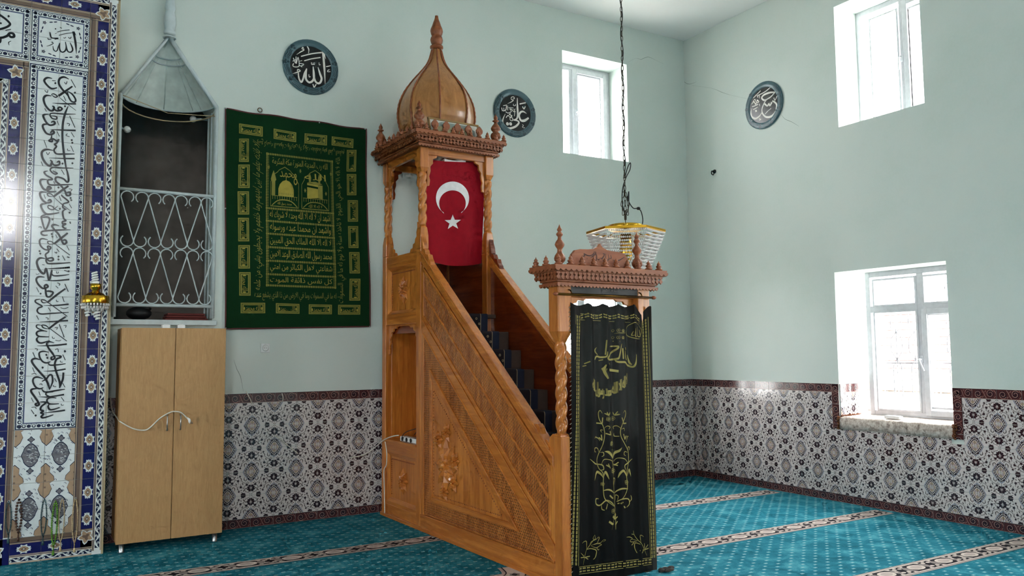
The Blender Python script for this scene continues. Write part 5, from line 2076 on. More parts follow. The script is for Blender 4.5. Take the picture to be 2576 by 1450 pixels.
def fp_(name, poly, s0, s1, mat='wood', bevel=.004, parent=None):
    mb = MB()
    mb.prism(poly, FRNT, s0, s1)
    return mb.build(name, mat, parent or pu, bevel)


def bxm(name, t0, t1, s0, s1, z0, z1, mat='wood', bevel=.004, parent=None):
    mb = MB()
    mb.box(t0, t1, -s0, -s1, z0, z1)
    return mb.build(name, mat, parent or pu, bevel)


def rect(a, b, c, d): return [(a, c), (b, c), (b, d), (a, d)]


def twist(tc, sc, z0, z1, r, mat='wood', turns=3.0, seg=20):
    """barley-sugar column: two strands."""
    mb = MB()
    n = 54
    rows = []
    for i in range(n + 1):
        k = i / n
        env = min(1.0, k * 9 + .62, (1 - k) * 9 + .62)
        ph = turns * 2 * PI * k
        row = []
        for j in range(seg):
            a = 2 * PI * j / seg
            rr = r * env * (.64 + .36 * abs(math.cos(a - ph)) ** .7)
            row.append((tc + rr * math.cos(a), -sc + rr * math.sin(a), z0 + (z1 - z0) * k))
        rows.append(row)
    mb.grid(rows, 0, True, closed=True)
    return mb.build('twisted_column', mat, pu)


def rosette(cs, cz, R, t, arms=8, name='rosette', mat='wood'):
    """star of ridged kites standing proud of a side panel, facing -t."""
    e = MB()
    for lay, (n_, r_, w_, h_, o_) in enumerate(((arms, R, .20, .030, 0.0), (arms, R * .66, .24, .040, PI / arms), (4, R * .42, .4, .048, PI / 4))):
        for k in range(n_):
            a = 2 * PI * k / n_ + o_
            def P(rad, off, hh):
                x, y = rad * math.cos(a) - off * math.sin(a), rad * math.sin(a) + off * math.cos(a)
                return (t - hh, -(cs + x * .86), cz + y)
            m_ = .58 * r_
            A, B_, C_, D_, E_ = P(0, 0, h_ * .6), P(m_, w_ * r_, .002), P(r_, 0, .002), P(m_, -w_ * r_, .002), P(m_, 0, h_)
            for q in ((A, B_, E_), (B_, C_, E_), (C_, D_, E_), (D_, A, E_)):
                e.face(q)
    e.ball((t - .03, -cs, cz), R * .13, 8, 5)
    return e.build(name, mat, pu)


def frame_side(s0, s1, z0, z1, t, w=.035, h=.018, mat='wood', name='panel_moulding'):
    """mitred raised moulding around a rectangle on the left side."""
    o = [(s0, z0), (s1, z0), (s1, z1), (s0, z1)]
    i = [(s0 + w, z0 + w), (s1 - w, z0 + w), (s1 - w, z1 - w), (s0 + w, z1 - w)]
    m2 = [(a[0] * .55 + b[0] * .45, a[1] * .55 + b[1] * .45) for a, b in zip(o, i)]
    for k in range(4):
        l = (k + 1) % 4
        mb = MB()
        f = lambda p, hh: (t - hh, -p[0], p[1])
        rows = [[f(o[k], 0), f(o[l], 0)], [f(o[k], h), f(o[l], h)], [f(m2[k], h), f(m2[l], h)], [f(i[k], h * .2), f(i[l], h * .2)], [f(i[k], 0), f(i[l], 0)]]
        mb.grid(rows, 0, False)
        mb.build(name, 'wood' if k in (1, 3) else 'wood_h', pu)


def teeth(path, t, inward, n, size=.012, mat='wood_dark'):
    """row of tiny carved teeth along a polyline on the left side."""
    mb = MB()
    L = sum(math.dist(path[k], path[k + 1]) for k in range(len(path) - 1))
    for k in range(len(path) - 1):
        a, b = path[k], path[k + 1]
        m_ = max(2, int(n * math.dist(a, b) / L))
        for j in range(m_):
            u = (j + .5) / m_
            x, z = a[0] + (b[0] - a[0]) * u, a[1] + (b[1] - a[1]) * u
            mb.ball((t, -x, z), size * .5, 5, 3, 0, (.8, 1, 1))
    o = mb.build('carved_teeth', mat, pu)
    o['kind'] = 'stuff'
    return o


RL = lambda s: 3.258 - .798 * s                     # top of the stair rail
# ---------------------------------------------------------------- corner posts of the kiosk
for t0 in (0.0, WD - .085):
    for s0, s1 in ((.135, .215), (.89, .98)):
        bxm('post', t0, t0 + .085, s0, s1, 0, 2.50, 'wood', .006)
        tc, sc = t0 + .0425, (s0 + s1) / 2
        mb = MB()
        mb.lathe([(.060, 2.50), (.058, 2.62), (.046, 2.69), (.036, 2.705)], lambda x, y, z: (tc + (x * math.cos(PI / 4) - y * math.sin(PI / 4)), -sc + (x * math.sin(PI / 4) + y * math.cos(PI / 4)), z), 4, 0, False)
        mb.build('pedestal', 'wood', pu, .004)
        twist(tc, sc, 2.695, 3.215, .041, 'wood', 2.6)
        mb = MB()
        mb.lathe([(.034, 3.205), (.060, 3.25), (.060, 3.435)], lambda x, y, z: (tc + (x * math.cos(PI / 4) - y * math.sin(PI / 4)), -sc + (x * math.sin(PI / 4) + y * math.cos(PI / 4)), z), 4, 0, False)
        mb.build('capital', 'wood', pu, .004)
# ---------------------------------------------------------------- left face of the kiosk body
for z0, z1 in ((0, .125), (.635, .715), (1.825, 1.90), (2.405, 2.485)):
    bxm('rail', .008, .06, .215, .89, z0, z1, 'wood_h')
    bxm('rail', WD - .06, WD - .008, .215, .89, z0, z1, 'wood_h')
for z0, z1, rz, rr in ((.125, .635, .37, .125), (1.90, 2.405, 2.15, .135)):
    sp('panel', rect(.215, .89, z0, z1), .035, .055, 'wood')
    frame_side(.215, .89, z0, z1, .035, .06, .024)
    teeth([(.30, z0 + .085), (.30, z1 - .085), (.80, z1 - .085)], .033, 1, 46)
    rosette(.56, rz, rr, .034)
bxm('side_panel', WD - .05, WD - .03, .215, .89, .125, 2.405, 'wood')
# niche with a shelf
sp('niche_back', rect(.215, .89, .715, 1.83), .34, .355, 'wood')
bxm('niche_side', .06, .34, .215, .23, .715, 1.83, 'wood')
bxm('niche_side', .06, .34, .875, .89, .715, 1.83, 'wood')
bxm('niche_top', .06, .355, .215, .89, 1.815, 1.83, 'wood_h')
bxm('shelf', -.012, .345, .205, .90, .715, .735, 'wood_h')
half = [(0, -.34), (.04, -.33), (.05, -.28), (.035, -.25), (.06, -.20), (.055, -.16), (.10, -.13), (.10, -.09), (.16, -.075), (.18, -.04), (.26, -.045), (.30, -.02), (.5, -.018)]


def lambrequin(w, top, x0, k=1.0, drop=1.0):
    h = [(x0 + x * w, top + y * k * drop) for x, y in half]
    h += [(x0 + (1 - x) * w, top + y * k * drop) for x, y in half[::-1][1:]]
    return h + [(x0 + w, top), (x0, top)]


sp('arch_fretwork', lambrequin(.66, 1.825, .22, .85), .03, .05, 'wood', .003)
mb = MB()
for k in range(22):
    mb.ball((.338, -.80, .80 + k * .03), .008, 6, 4)
o = mb.build('carved_teeth', 'wood_dark', pu)
o['kind'] = 'stuff'
# parapet, inside faces and platform
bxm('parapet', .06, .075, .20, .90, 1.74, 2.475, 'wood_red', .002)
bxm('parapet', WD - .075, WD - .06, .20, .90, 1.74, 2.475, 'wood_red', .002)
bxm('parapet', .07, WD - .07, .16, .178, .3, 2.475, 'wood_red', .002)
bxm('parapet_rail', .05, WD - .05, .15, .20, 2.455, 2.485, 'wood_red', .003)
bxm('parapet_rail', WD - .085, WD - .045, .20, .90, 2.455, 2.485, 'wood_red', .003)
bxm('platform', .06, WD - .06, .18, 1.10, 1.87, 1.905, 'stair_grey', .003)
# arches of the kiosk, above and below each opening
TOPZ = 3.435
for (t0, t1) in ((.025, .045), (WD - .045, WD - .025)):
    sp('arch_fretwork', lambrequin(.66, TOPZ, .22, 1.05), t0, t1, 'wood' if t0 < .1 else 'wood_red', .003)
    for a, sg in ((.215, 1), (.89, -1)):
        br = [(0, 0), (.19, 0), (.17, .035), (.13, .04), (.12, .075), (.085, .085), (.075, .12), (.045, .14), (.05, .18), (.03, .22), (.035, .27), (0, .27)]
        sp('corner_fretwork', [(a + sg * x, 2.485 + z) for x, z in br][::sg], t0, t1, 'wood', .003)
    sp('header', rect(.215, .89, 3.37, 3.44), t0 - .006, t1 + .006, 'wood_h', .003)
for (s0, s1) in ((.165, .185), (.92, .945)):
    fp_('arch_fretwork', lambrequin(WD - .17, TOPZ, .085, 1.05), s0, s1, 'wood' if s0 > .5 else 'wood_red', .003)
    fp_('header', rect(.085, WD - .085, 3.375, 3.44), s0 - .008, s1 + .012, 'wood_x', .003)
bxm('kiosk_ceiling', .02, WD - .02, .15, .97, 3.435, 3.45, 'wood_red', .002)


# ---------------------------------------------------------------- cornices with lace drops
def cornice(t0, t1, s0, s1, z, k=1.0):
    """z = underside; steps outwards as it rises."""
    def ring(name, out, za, zb, mat='wood_dark', bev=.004):
        bxm(name, t0 - out, t1 + out, s0 - out, s1 + out, za, zb, mat, bev)
    ring('cornice_bed', .030 * k, z, z + .030 * k)
    ring('cornice_step', .042 * k, z + .030 * k, z + .045 * k)
    ring('cornice_core', .030 * k, z + .045 * k, z + .100 * k)
    ring('cornice_shelf', .085 * k, z + .100 * k, z + .118 * k)
    ring('cornice_top', .098 * k, z + .118 * k, z + .150 * k)
    # scalloped trims
    for out, zt, amp, pit, nm in ((.046 * k, z + .006 * k, .014 * k, .03, 'scallop_trim'), (.102 * k, z + .118 * k, .014 * k, .042, 'scallop_trim')):
        for side in range(4):
            if side in (0, 2):
                a0, a1 = t0 - out, t1 + out
            else:
                a0, a1 = s0 - out, s1 + out
            n_ = int((a1 - a0) / pit)
            pl = []
            for j in range(n_ * 4 + 1):
                u = j / (n_ * 4)
                pl.append((a0 + (a1 - a0) * u, zt - amp * abs(math.sin(PI * n_ * u))))
            poly = pl + [(a1, zt + .012), (a0, zt + .012)]
            mb = MB()
            if side == 0:
                mb.prism(poly, FRNT, s1 + out - .006, s1 + out)
            elif side == 2:
                mb.prism(poly, FRNT, s0 - out, s0 - out + .006)
            elif side == 1:
                mb.prism(poly, SIDE, t0 - out, t0 - out + .006)
            else:
                mb.prism(poly, SIDE, t1 + out - .006, t1 + out)
            mb.build(nm, 'wood_dark', pu)
    # hanging drops with keyhole gaps
    dw = .036
    hz = .062 * k
    shape = [(-.0165, hz), (-.0165, hz * .74), (-.007, hz * .66), (-.006, hz * .54), (-.0155, hz * .42), (-.0165, hz * .26), (-.006, hz * .12), (0, 0), (.006, hz * .12), (.0165, hz * .26), (.0155, hz * .42), (.006, hz * .54), (.007, hz * .66), (.0165, hz * .74), (.0165, hz)]
    mf = MB()
    mf.prism(shape, lambda u, v, h: (u, -h, v), 0, .007)
    me_f = mf.mesh('lace_drop', ['wood_dark'])
    ms = MB()
    ms.prism(shape, lambda u, v, h: (h, u, v), 0, .007)
    me_s = ms.mesh('lace_drop', ['wood_dark'])
    out = .072 * k
    for a0, a1, axis in ((t0 - out, t1 + out, 0), (s0 - out, s1 + out, 1)):
        n_ = int((a1 - a0) / dw)
        for j in range(n_):
            u = a0 + (a1 - a0) * (j + .5) / n_
            if axis == 0:
                obj('lace_drop', me_f, pu, 0, (u, -(s1 + out - .007), z + .042 * k))
                obj('lace_drop', me_f, pu, 0, (u, -(s0 - out), z + .042 * k))
            else:
                obj('lace_drop', me_s, pu, 0, (t0 - out, -u, z + .042 * k))
                obj('lace_drop', me_s, pu, 0, (t1 + out - .007, -u, z + .042 * k))


def turned(name, prof, t, s, z, mat='wood_dark', seg=12):
    mb = MB()
    mb.lathe(prof, lambda x, y, zz: (t + x, -s + y, z + zz), seg)
    return mb.build(name, mat, pu)


PF_SMALL = [(.012, 0), (.026, .003), (.026, .012), (.014, .016), (.020, .026), (.020, .034), (.010, .040), (.014, .046), (.012, .052), (.004, .062), (0, .074)]
PF_BALL = [(.030, 0), (.034, .01), (.026, .02), (.046, .04), (.052, .062), (.046, .085), (.026, .10), (.044, .12), (.048, .14), (.034, .165), (.018, .185), (.016, .20), (.032, .208), (.032, .214), (.014, .22), (.020, .236), (.018, .25), (.006, .27), (0, .285)]
PF_TALL = [(.030, 0), (.036, .008), (.030, .018), (.018, .024), (.036, .045), (.040, .062), (.034, .082), (.018, .105), (.016, .125), (.030, .145), (.034, .158), (.028, .175), (.014, .195), (.012, .21), (.022, .222), (.024, .230), (.018, .240), (.010, .246), (.016, .254), (.018, .262), (.010, .275), (.003, .292), (0, .30)]
KC = 3.437
cornice(0.0, WD, .135, .98, KC, .92)
KZ = KC + .15 * .92
for t in (-.02, WD + .02):
    for s in (.12, .99):
        turned('corner_finial', PF_BALL, t, s, KZ)
for k in range(11):
    turned('small_finial', PF_SMALL, -.07 + (WD + .14) * k / 10, 1.055, KZ)
for k in range(1, 10):
    turned('small_finial', PF_SMALL, -.075, 1.055 - (.995) * k / 10, KZ)
spade = [(-.012, 0), (.012, 0), (.012, .035), (.034, .06), (.036, .085), (.022, .105), (0, .125), (-.022, .105), (-.036, .085), (-.034, .06), (-.012, .035)]
for k in range(5):
    fp_('spade_crenel', [(.13 + k * .118 + x, KZ + z) for x, z in spade], 1.005, 1.02, 'wood_dark', .003)

# ---------------------------------------------------------------- onion dome
DT, DS = .385, .555
DC = MO + MSD * DS + MTD * DT
prof = []
for cy_, hw in ((1150, 300), (1120, 306), (1060, 318), (1000, 324), (940, 320), (880, 309), (820, 287), (760, 257), (700, 217), (650, 180), (590, 132), (530, 88), (480, 64), (430, 50), (385, 40)):
    y_ = 20 + cy_ / 3.626
    d = ray(1090, y_)
    k = (Vector((DC.x, DC.y, 0)) - Vector((CAM.x, CAM.y, 0))).length / math.hypot(d.x, d.y)
    prof.append((hw / 3.626 * k / FPX * 1.03, (CAM + d * k).z))
z_base = prof[0][1]
PR = crv(prof, 3)
AP = 1.0 / math.cos(PI / 8)
bxm('dome_drum', DT - .33, DT + .33, DS - .33, DS + .33, KZ - .002, KZ + .02, 'wood_dark')
for k in range(8):
    a0, a1 = PI / 8 + k * PI / 4, PI / 8 + (k + 1) * PI / 4
    mb = MB()
    rows = []
    for r, z in [(prof[0][0] * .97, KZ + .005)] + PR:
        row = []
        for j in range(5):
            u = j / 4
            x = (math.cos(a0) * (1 - u) + math.cos(a1) * u) * r * AP * .96
            y = (math.sin(a0) * (1 - u) + math.sin(a1) * u) * r * AP * .96
            l = math.hypot(x, y)
            b = 1 + .025 * math.sin(PI * u)
            row.append((DT + x * b, -DS + y * b, z))
        rows.append(row)
    mb.grid(rows, 0, True)
    mb.build('dome_panel', 'wood_dome', pu)
    mb = MB()
    pth = [(DT + math.cos(a0) * r * AP * (.975 + .008 * (i % 2)), -DS + math.sin(a0) * r * AP * (.975 + .008 * (i % 2)), z) for i, (r, z) in enumerate([(prof[0][0] * .97, KZ + .005)] + PR)]
    mb.tube(pth, .009, 6)
    mb.build('dome_rib', 'wood_dark', pu)
fin = []
for cy_, hw in ((380, 40), (372, 42), (368, 60), (352, 60), (345, 48), (335, 44), (320, 52), (295, 58), (270, 52), (255, 42), (245, 50), (215, 58), (195, 55), (165, 42), (130, 30), (105, 20), (85, 16), (73, 15)):
    y_ = 20 + cy_ / 3.626
    d = ray(1090, y_)
    k = (Vector((DC.x, DC.y, 0)) - Vector((CAM.x, CAM.y, 0))).length / math.hypot(d.x, d.y)
    fin.append((hw / 3.626 * k / FPX * 1.0, (CAM + d * k).z))
turned('dome_finial', fin, DT, DS, 0, 'wood_dark', 16)

# ---------------------------------------------------------------- stair flanks
RS0, RS1 = .98, 3.0
for sd, (ta, tb) in enumerate(((.012, .05), (WD - .05, WD - .012))):
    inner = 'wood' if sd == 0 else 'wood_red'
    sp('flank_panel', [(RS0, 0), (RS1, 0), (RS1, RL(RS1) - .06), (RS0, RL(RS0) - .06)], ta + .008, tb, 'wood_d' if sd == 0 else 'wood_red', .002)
    # handrail: bold top member and moulding below it
    sp('handrail', [(RS0, RL(RS0) - .10), (RS1, RL(RS1) - .10), (RS1, RL(RS1) - .015), (RS0, RL(RS0) - .015)], ta - .016, tb + .012, 'wood_d', .012)
    sp('handrail_cap', [(RS0, RL(RS0) - .020), (RS1 - .05, RL(RS1 - .05) - .020), (RS1 - .05, RL(RS1 - .05)), (RS0, RL(RS0))], ta - .020, tb + .018, 'wood_d', .006)
    # scrolled shoulder at the head and foot of the rail
    cv = [(.975, 2.40), (1.17, RL(1.17) - .01), (1.155, 2.36), (1.13, 2.385), (1.115, 2.425), (1.07, 2.435), (1.05, 2.475), (1.02, 2.49), (1.01, 2.545), (.985, 2.60), (.975, 2.63)]
    sp('rail_scroll', cv, ta - .006, tb + .004, inner, .003)
    ft = [(3.005, .80), (2.75, RL(2.75) - .01), (2.80, RL(2.80) + .03), (2.83, RL(2.83) + .025), (2.855, .965), (2.88, .955), (2.905, .955), (2.93, .935), (2.945, .975), (2.98, 1.0), (3.005, .995)]
    sp('rail_scroll', ft, ta - .004, tb + .004, inner, .003)
# carving on the visible flank (t = 0 side)
b1t = lambda s: 3.12 - .80 * s
b1b = lambda s: 2.70 - .80 * s
sp('stile', rect(.98, 1.035, 0, RL(1.0) - .12), .002, .03, 'wood', .005)
sp('stile', rect(2.952, 3.0, 0, .84), .002, .03, 'wood', .005)
sp('base_rail', rect(.98, 3.0, 0, .145), -.004, .03, 'wood_h', .006)
sp('base_skirt', rect(.12, 3.0, 0, .035), -.010, .02, 'wood_h', .004)
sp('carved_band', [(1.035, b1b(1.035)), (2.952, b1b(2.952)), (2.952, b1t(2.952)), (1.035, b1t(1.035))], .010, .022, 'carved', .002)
for c_, w_, h_ in ((3.125, .020, .002), (2.905, .014, .006), (2.695, .022, .002)):
    sp('band_moulding', [(1.035, c_ - w_ - .8 * 1.035), (2.952, c_ - w_ - .8 * 2.952), (2.952, c_ + w_ - .8 * 2.952), (1.035, c_ + w_ - .8 * 1.035)], h_ - .004, .02, 'wood_d', .005)
sp('band_moulding', rect(2.925, 2.952, b1b(2.94), b1t(2.94)), .002, .02, 'wood', .004)
sp('dividing_rail', [(1.035, 2.672 - .8 * 1.035), (3.0, 2.672 - .8 * 3.0), (3.0, 2.545 - .8 * 3.0), (1.035, 2.545 - .8 * 1.035)][::-1], -.004, .02, 'wood_d', .008)
for k in (2.665, 2.552):
    sp('rail_bead', [(1.035, k - .008 - .8 * 1.035), (3.0, k - .008 - .8 * 3.0), (3.0, k + .008 - .8 * 3.0), (1.035, k + .008 - .8 * 1.035)], -.010, .0, 'wood_d', .003)
# triangle below
tz = lambda s, c: c - .8 * s
sp('carved_triangle', [(1.035, .145), (2.99, .145), (1.035, tz(1.035, 2.545))], .010, .022, 'carved_h', .002)
A, B_, C_ = (1.155, .275), (2.56, .275), (1.155, tz(1.155, 2.34))
A2, B2, C2 = (1.20, .318), (2.43, .318), (1.20, tz(1.20, 2.275))
for p_, q_, p2, q2 in ((A, B_, A2, B2), (B_, C_, B2, C2), (C_, A, C2, A2)):
    mb = MB()
    mb.prism([p_, q_, q2, p2], SIDE, -.004, .02)
    mb.build('triangle_moulding', 'wood_d' if p_ is B_ else 'wood_h', pu, .006)
sp('triangle_panel', [A2, B2, C2], .006, .022, 'wood', .001)
teeth([(1.225, .345), (2.33, .345), (1.225, 1.23), (1.225, .345)], .005, 1, 130, .012)
teeth([(1.05, .17), (2.90, .17)], .009, 1, 100, .010)
teeth([(1.05, .17), (1.05, 1.66)], .009, 1, 80, .010)
rosette(1.46, .62, .245, .004)
for ds, dz in ((-.12, .20), (.14, -.13), (.02, .27), (.16, .05), (-.02, -.22)):
    rosette(1.46 + ds, .62 + dz, .085, .004, 6)

# ---------------------------------------------------------------- stair
steps = [(1.105 + .201 * k, 1.905 - .1672 * k) for k in range(11)]
for k, (s_, z_) in enumerate(steps):
    if k == 0:
        continue
    if s_ > 3.07:
        break
    o = bxm('step', .05, WD - .05, s_ - .215, min(s_, 3.0), max(0, z_ - .19), z_, 'stair_grey', .006)
# ---------------------------------------------------------------- doorway at the foot of the stair
for t0 in (0.0, WD - .072):
    bxm('door_post', t0, t0 + .072, 3.0, 3.092, 0, .985, 'wood', .006)
    tc, sc = t0 + .036, 3.046
    mb = MB()
    mb.lathe([(.050, .985), (.048, .995), (.038, 1.005)], lambda x, y, z: (tc + (x - y) * .7071, -sc + (x + y) * .7071, z), 4, 0, False)
    mb.build('pedestal', 'wood', pu)
    twist(tc, sc, .99, 1.635, .042, 'wood', 3.2)
    mb = MB()
    mb.lathe([(.036, 1.61), (.080, 1.69), (.080, 2.0)], lambda x, y, z: (tc + (x - y) * .7071, -sc + (x + y) * .7071, z), 4, 0, False)
    mb.build('door_capital', 'wood', pu, .006)
bxm('door_lintel', .07, WD - .07, 3.02, 3.07, 1.93, 2.0, 'wood_x', .004)
half2 = half
hh = [(.072 + x * (WD - .144), 1.93 + y * .55) for x, y in half] + [(.072 + (1 - x) * (WD - .144), 1.93 + y * .55) for x, y in half[::-1][1:]] + [(WD - .072, 1.93), (.072, 1.93)]
fp_('arch_fretwork', hh, 3.03, 3.05, 'wood', .003)
DCZ = 1.995
cornice(-.02, WD + .02, 2.98, 3.11, DCZ, .92)
DZ = DCZ + .15 * .92
for t in (.04, WD - .04):
    turned('tall_finial', PF_TALL, t, 3.045, DZ - .004)
for k in range(10):
    turned('small_finial', PF_SMALL, -.06 + (WD + .12) * k / 9, 3.165, DZ)
for t in (-.08, WD + .08):
    turned('small_finial', PF_SMALL, t, 3.05, DZ)
    turned('small_finial', PF_SMALL, t, 2.93, DZ)
cl = [(.125, DZ - .004), (.125, DZ + .05), (.135, DZ + .09), (.165, DZ + .122), (.21, DZ + .133), (.28, DZ + .136), (.33, DZ + .142), (.37, DZ + .160), (.39, DZ + .182)]
cl = cl + [(WD - x, z) for x, z in cl[::-1]][0:]
crest = fp_('crest_board', cl, 3.03, 3.055, 'wood_dark', .004)
Pcx = Print()
K7 = (1340, 560, 6.59)
cconv = lambda x, y: m_front(x, y, 3.055)
flat('carved_shadow', (74, 34, 18), 0.6)
strokes(Pcx, K7, [([(810, 560), (860, 555), (850, 520), (900, 545), (960, 550), (1010, 520), (1020, 480)], 14), ([(960, 580), (1000, 560), (1030, 530), (1050, 500)], 14), ([(1040, 500), (1060, 560), (1050, 620), (1020, 640), (1060, 655)], 14), ([(1070, 600), (1090, 620), (1110, 600)], 14), ([(1120, 590), (1150, 600), (1190, 530), (1160, 520)], 14), ([(1150, 625), (1200, 620), (1210, 520)], 13), ([(1210, 630), (1260, 615), (1250, 530)], 13), ([(1270, 600), (1300, 590), (1290, 540)], 12), ([(1320, 625), (1400, 635), (1440, 625), (1520, 575)], 14)], cconv, 'carved_shadow', 0, True, 1.5)
blots(Pcx, K7, [(900, 600), (1040, 490), (1415, 665)], 10, cconv, 'carved_shadow')
Pcx.build('carved_script', {}, lambda u, v, h: (u, -(3.055 + h), v), pu, .0012, 0)

# ================================================================== things on and around the pulpit
def plc(name, loc=(0, 0, 0)):
    P = MO + MTD * loc[0] + MSD * loc[1] + Vector((0, 0, loc[2]))
    return empty(name, tuple(P), MA)


# stair carpet
rn = plc('stair_runner', (.14, 1.0, 1.905))
R_ = lambda t, s, z: (t - .14, -(s - 1.0), z - 1.905)
for k, (s_, z_) in enumerate(steps[:10]):
    zn = z_ - .1672
    path = [(s_ - .20, z_ + .006), (s_ - .02, z_ + .006), (s_ + .004, z_ + .002), (s_ + .012, z_ - .015), (s_ + .010, z_ - .06), (s_ + .008, zn + .012)]
    path = [(min(a, 2.995), b) for a, b in path]
    mb = MB()
    cols = [(.14, 0), (.155, 1), (.175, 2), (.19, 0), (.535, 0), (.543, 2), (.55, 1), (.605, 1), (.62, 0)]
    for j in range(len(cols) - 1):
        rows = [[R_(cols[j][0], a, b), R_(cols[j + 1][0], a, b)] for a, b in crv(path, 3)]
        mb.grid(rows, [0, 1, 2, 0, 0, 2, 1, 1, 0][j], True)
    mb.build('runner_fold', ['stair_dark', 'stair_navy', 'stair_cream'], rn)
    pr = Print()
    for a in range(3):
        for b in range(3):
            t_ = .355 + .072 * a + (b % 2) * .03
            z__ = zn + .03 + .048 * b
            if k < 3 or k > 5:
                pr.ell(t_, z__, .012, .012, 0, 'stair_cream', 0, 8)
                pr.ell(t_, z__, .005, .005, 0, 'stair_dark', 1, 6)
    if k >= 3:
        pr.flower(.47, zn + .07, .045, 8, 'stair_grey', 2)
        pr.flower(.47, zn + .07, .022, 6, 'stair_cream', 3)
        pr.flower(.36, zn + .07, .04, 8, 'stair_grey', 2)
    pr.build('runner_motif', {}, lambda u, v, h: R_(u, min(s_ + .0125 + h, 2.998), v), rn)
tag(rn, 'dark patterned carpet runner climbing the pulpit stair', 'carpet')

# flag
FS = .905
fl = plc('flag', (.385, FS, 3.35))
c00, c10, c11, c01 = [m_front(x, y, FS) for x, y in ((1064, 652), (1214, 662), (1218, 410), (1066, 405))]


def flagp(u, v):
    a = (c00[0] * (1 - u) + c10[0] * u, c00[1] * (1 - u) + c10[1] * u)
    b = (c01[0] * (1 - u) + c11[0] * u, c01[1] * (1 - u) + c11[1] * u)
    t, z = a[0] * (1 - v) + b[0] * v, a[1] * (1 - v) + b[1] * v
    z -= .045 * math.sin(PI * u) ** .8 * (1 - v) ** 2
    z += .03 * (abs(u - .5) * 2) ** 3 * v ** 3
    s = FS + .012 * math.sin(u * 11 + v * 2) * (.3 + .7 * (1 - v)) + .008 * math.sin(u * 5 - v * 6)
    return t - .385, -(s - FS), z - 3.35


mb = MB()
mb.grid([[flagp(i / 24, j / 30) for i in range(25)] for j in range(31)], 0, True)
mb.build('cloth', 'flag_red', fl)
fpx = lambda x, y: m_front(x, y, FS)


def fuv(x, y):
    t, z = fpx(x, y)
    u, v = .5, .5
    for _ in range(8):
        v = (z + .045 * math.sin(PI * min(max(u, 0), 1)) ** .8 * (1 - v) ** 2 - (c00[1] * (1 - u) + c10[1] * u)) / ((c01[1] * (1 - u) + c11[1] * u) - (c00[1] * (1 - u) + c10[1] * u))
        u = (t - (c00[0] * (1 - v) + c01[0] * v)) / ((c10[0] * (1 - v) + c11[0] * v) - (c00[0] * (1 - v) + c01[0] * v))
    return u, v


pr = Print()
N_ = 40
cxp, cyp = 1138.5, 498.5
o_ = [(cxp + 41.5 * math.cos(a), cyp + 41.5 * math.sin(a) * 1.0) for a in [math.radians(120 + 300 * k / N_) for k in range(N_ + 1)]]
i_ = [(1138.5 + 32.5 * math.cos(a), 511.5 + 32.5 * math.sin(a)) for a in [math.radians(128 + 284 * k / N_) for k in range(N_ + 1)]]
for k in range(N_):
    pr.poly([fuv(*o_[k]), fuv(*o_[k + 1]), fuv(*i_[k + 1]), fuv(*i_[k])], 'flag_white', 0)
o = pr.build('crescent', {}, lambda u, v, h: tuple(Vector(flagp(u, v)) - Vector((0, h, 0))), fl, .0025, 0)
o['label'] = 'white crescent opening downwards'
pr = Print()
st = [(1139 + (20 if k % 2 == 0 else 8) * math.sin(PI * k / 5), 560 - (20 if k % 2 == 0 else 8) * math.cos(PI * k / 5)) for k in range(10)]
for k in range(10):
    pr.poly([fuv(1139, 560), fuv(*st[k]), fuv(*st[(k + 1) % 10])], 'flag_white', 0)
o = pr.build('star', {}, lambda u, v, h: tuple(Vector(flagp(u, v)) - Vector((0, h, 0))), fl, .0025, 0)
o['label'] = 'white five pointed star'
mb = MB()
mb.grid([[tuple(Vector(flagp(.33 + .36 * i / 10, 1.0 + .028 * j)) + Vector((0, .002, -.014 * math.sin(PI * i / 10)))) for i in range(11)] for j in range(2)], 0, True)
mb.build('hoist_band', 'flag_white', fl)
tag(fl, 'red flag with white crescent and star hung in the pulpit kiosk', 'flag')

# framed picture leaning on the dome
a, b = m_front(1077, 288, .93), m_front(1203, 326, .93)
wd, ang = math.dist(a, b), math.atan2(b[1] - a[1], b[0] - a[0])
pf = plc('framed_picture', (.36, .975, KZ))
pf.rotation_euler = (math.radians(-12), -math.radians(0), MA)
ht = a[1] * .5 + b[1] * .5 - KZ + .006
hw = wd / 2
for nm, q in (('frame_bar', (-hw, hw, 0, .018)), ('frame_bar', (-hw, hw, ht - .018, ht)), ('frame_bar', (-hw, -hw + .018, .018, ht - .018)), ('frame_bar', (hw - .018, hw, .018, ht - .018))):
    boxo(nm, 'pic_gold', (q[0], q[1], -.012, .012, q[2], q[3]), pf, .003)
boxo('mount', 'pic_mat', (-hw + .015, hw - .015, -.004, .006, .015, ht - .015), pf)
pr = Print()
pr.poly([(-hw + .05, .03), (hw - .05, .03), (hw - .05, ht * .55), (hw - .09, ht - .05), (hw - .14, ht - .03), (-hw + .14, ht - .03), (-hw + .09, ht - .05), (-hw + .05, ht * .55)], 'pic_band', 0)
pr.poly([(-hw + .09, .03), (hw - .09, .03), (hw - .09, ht * .5), (hw - .14, ht - .075), (-hw + .14, ht - .075), (-hw + .09, ht * .5)], 'pic_centre', 1)
pr.build('print', {}, lambda u, v, h: (u, -.005 - h, v), pf)
tag(pf, 'gilt framed picture leaning on the foot of the onion dome', 'picture')

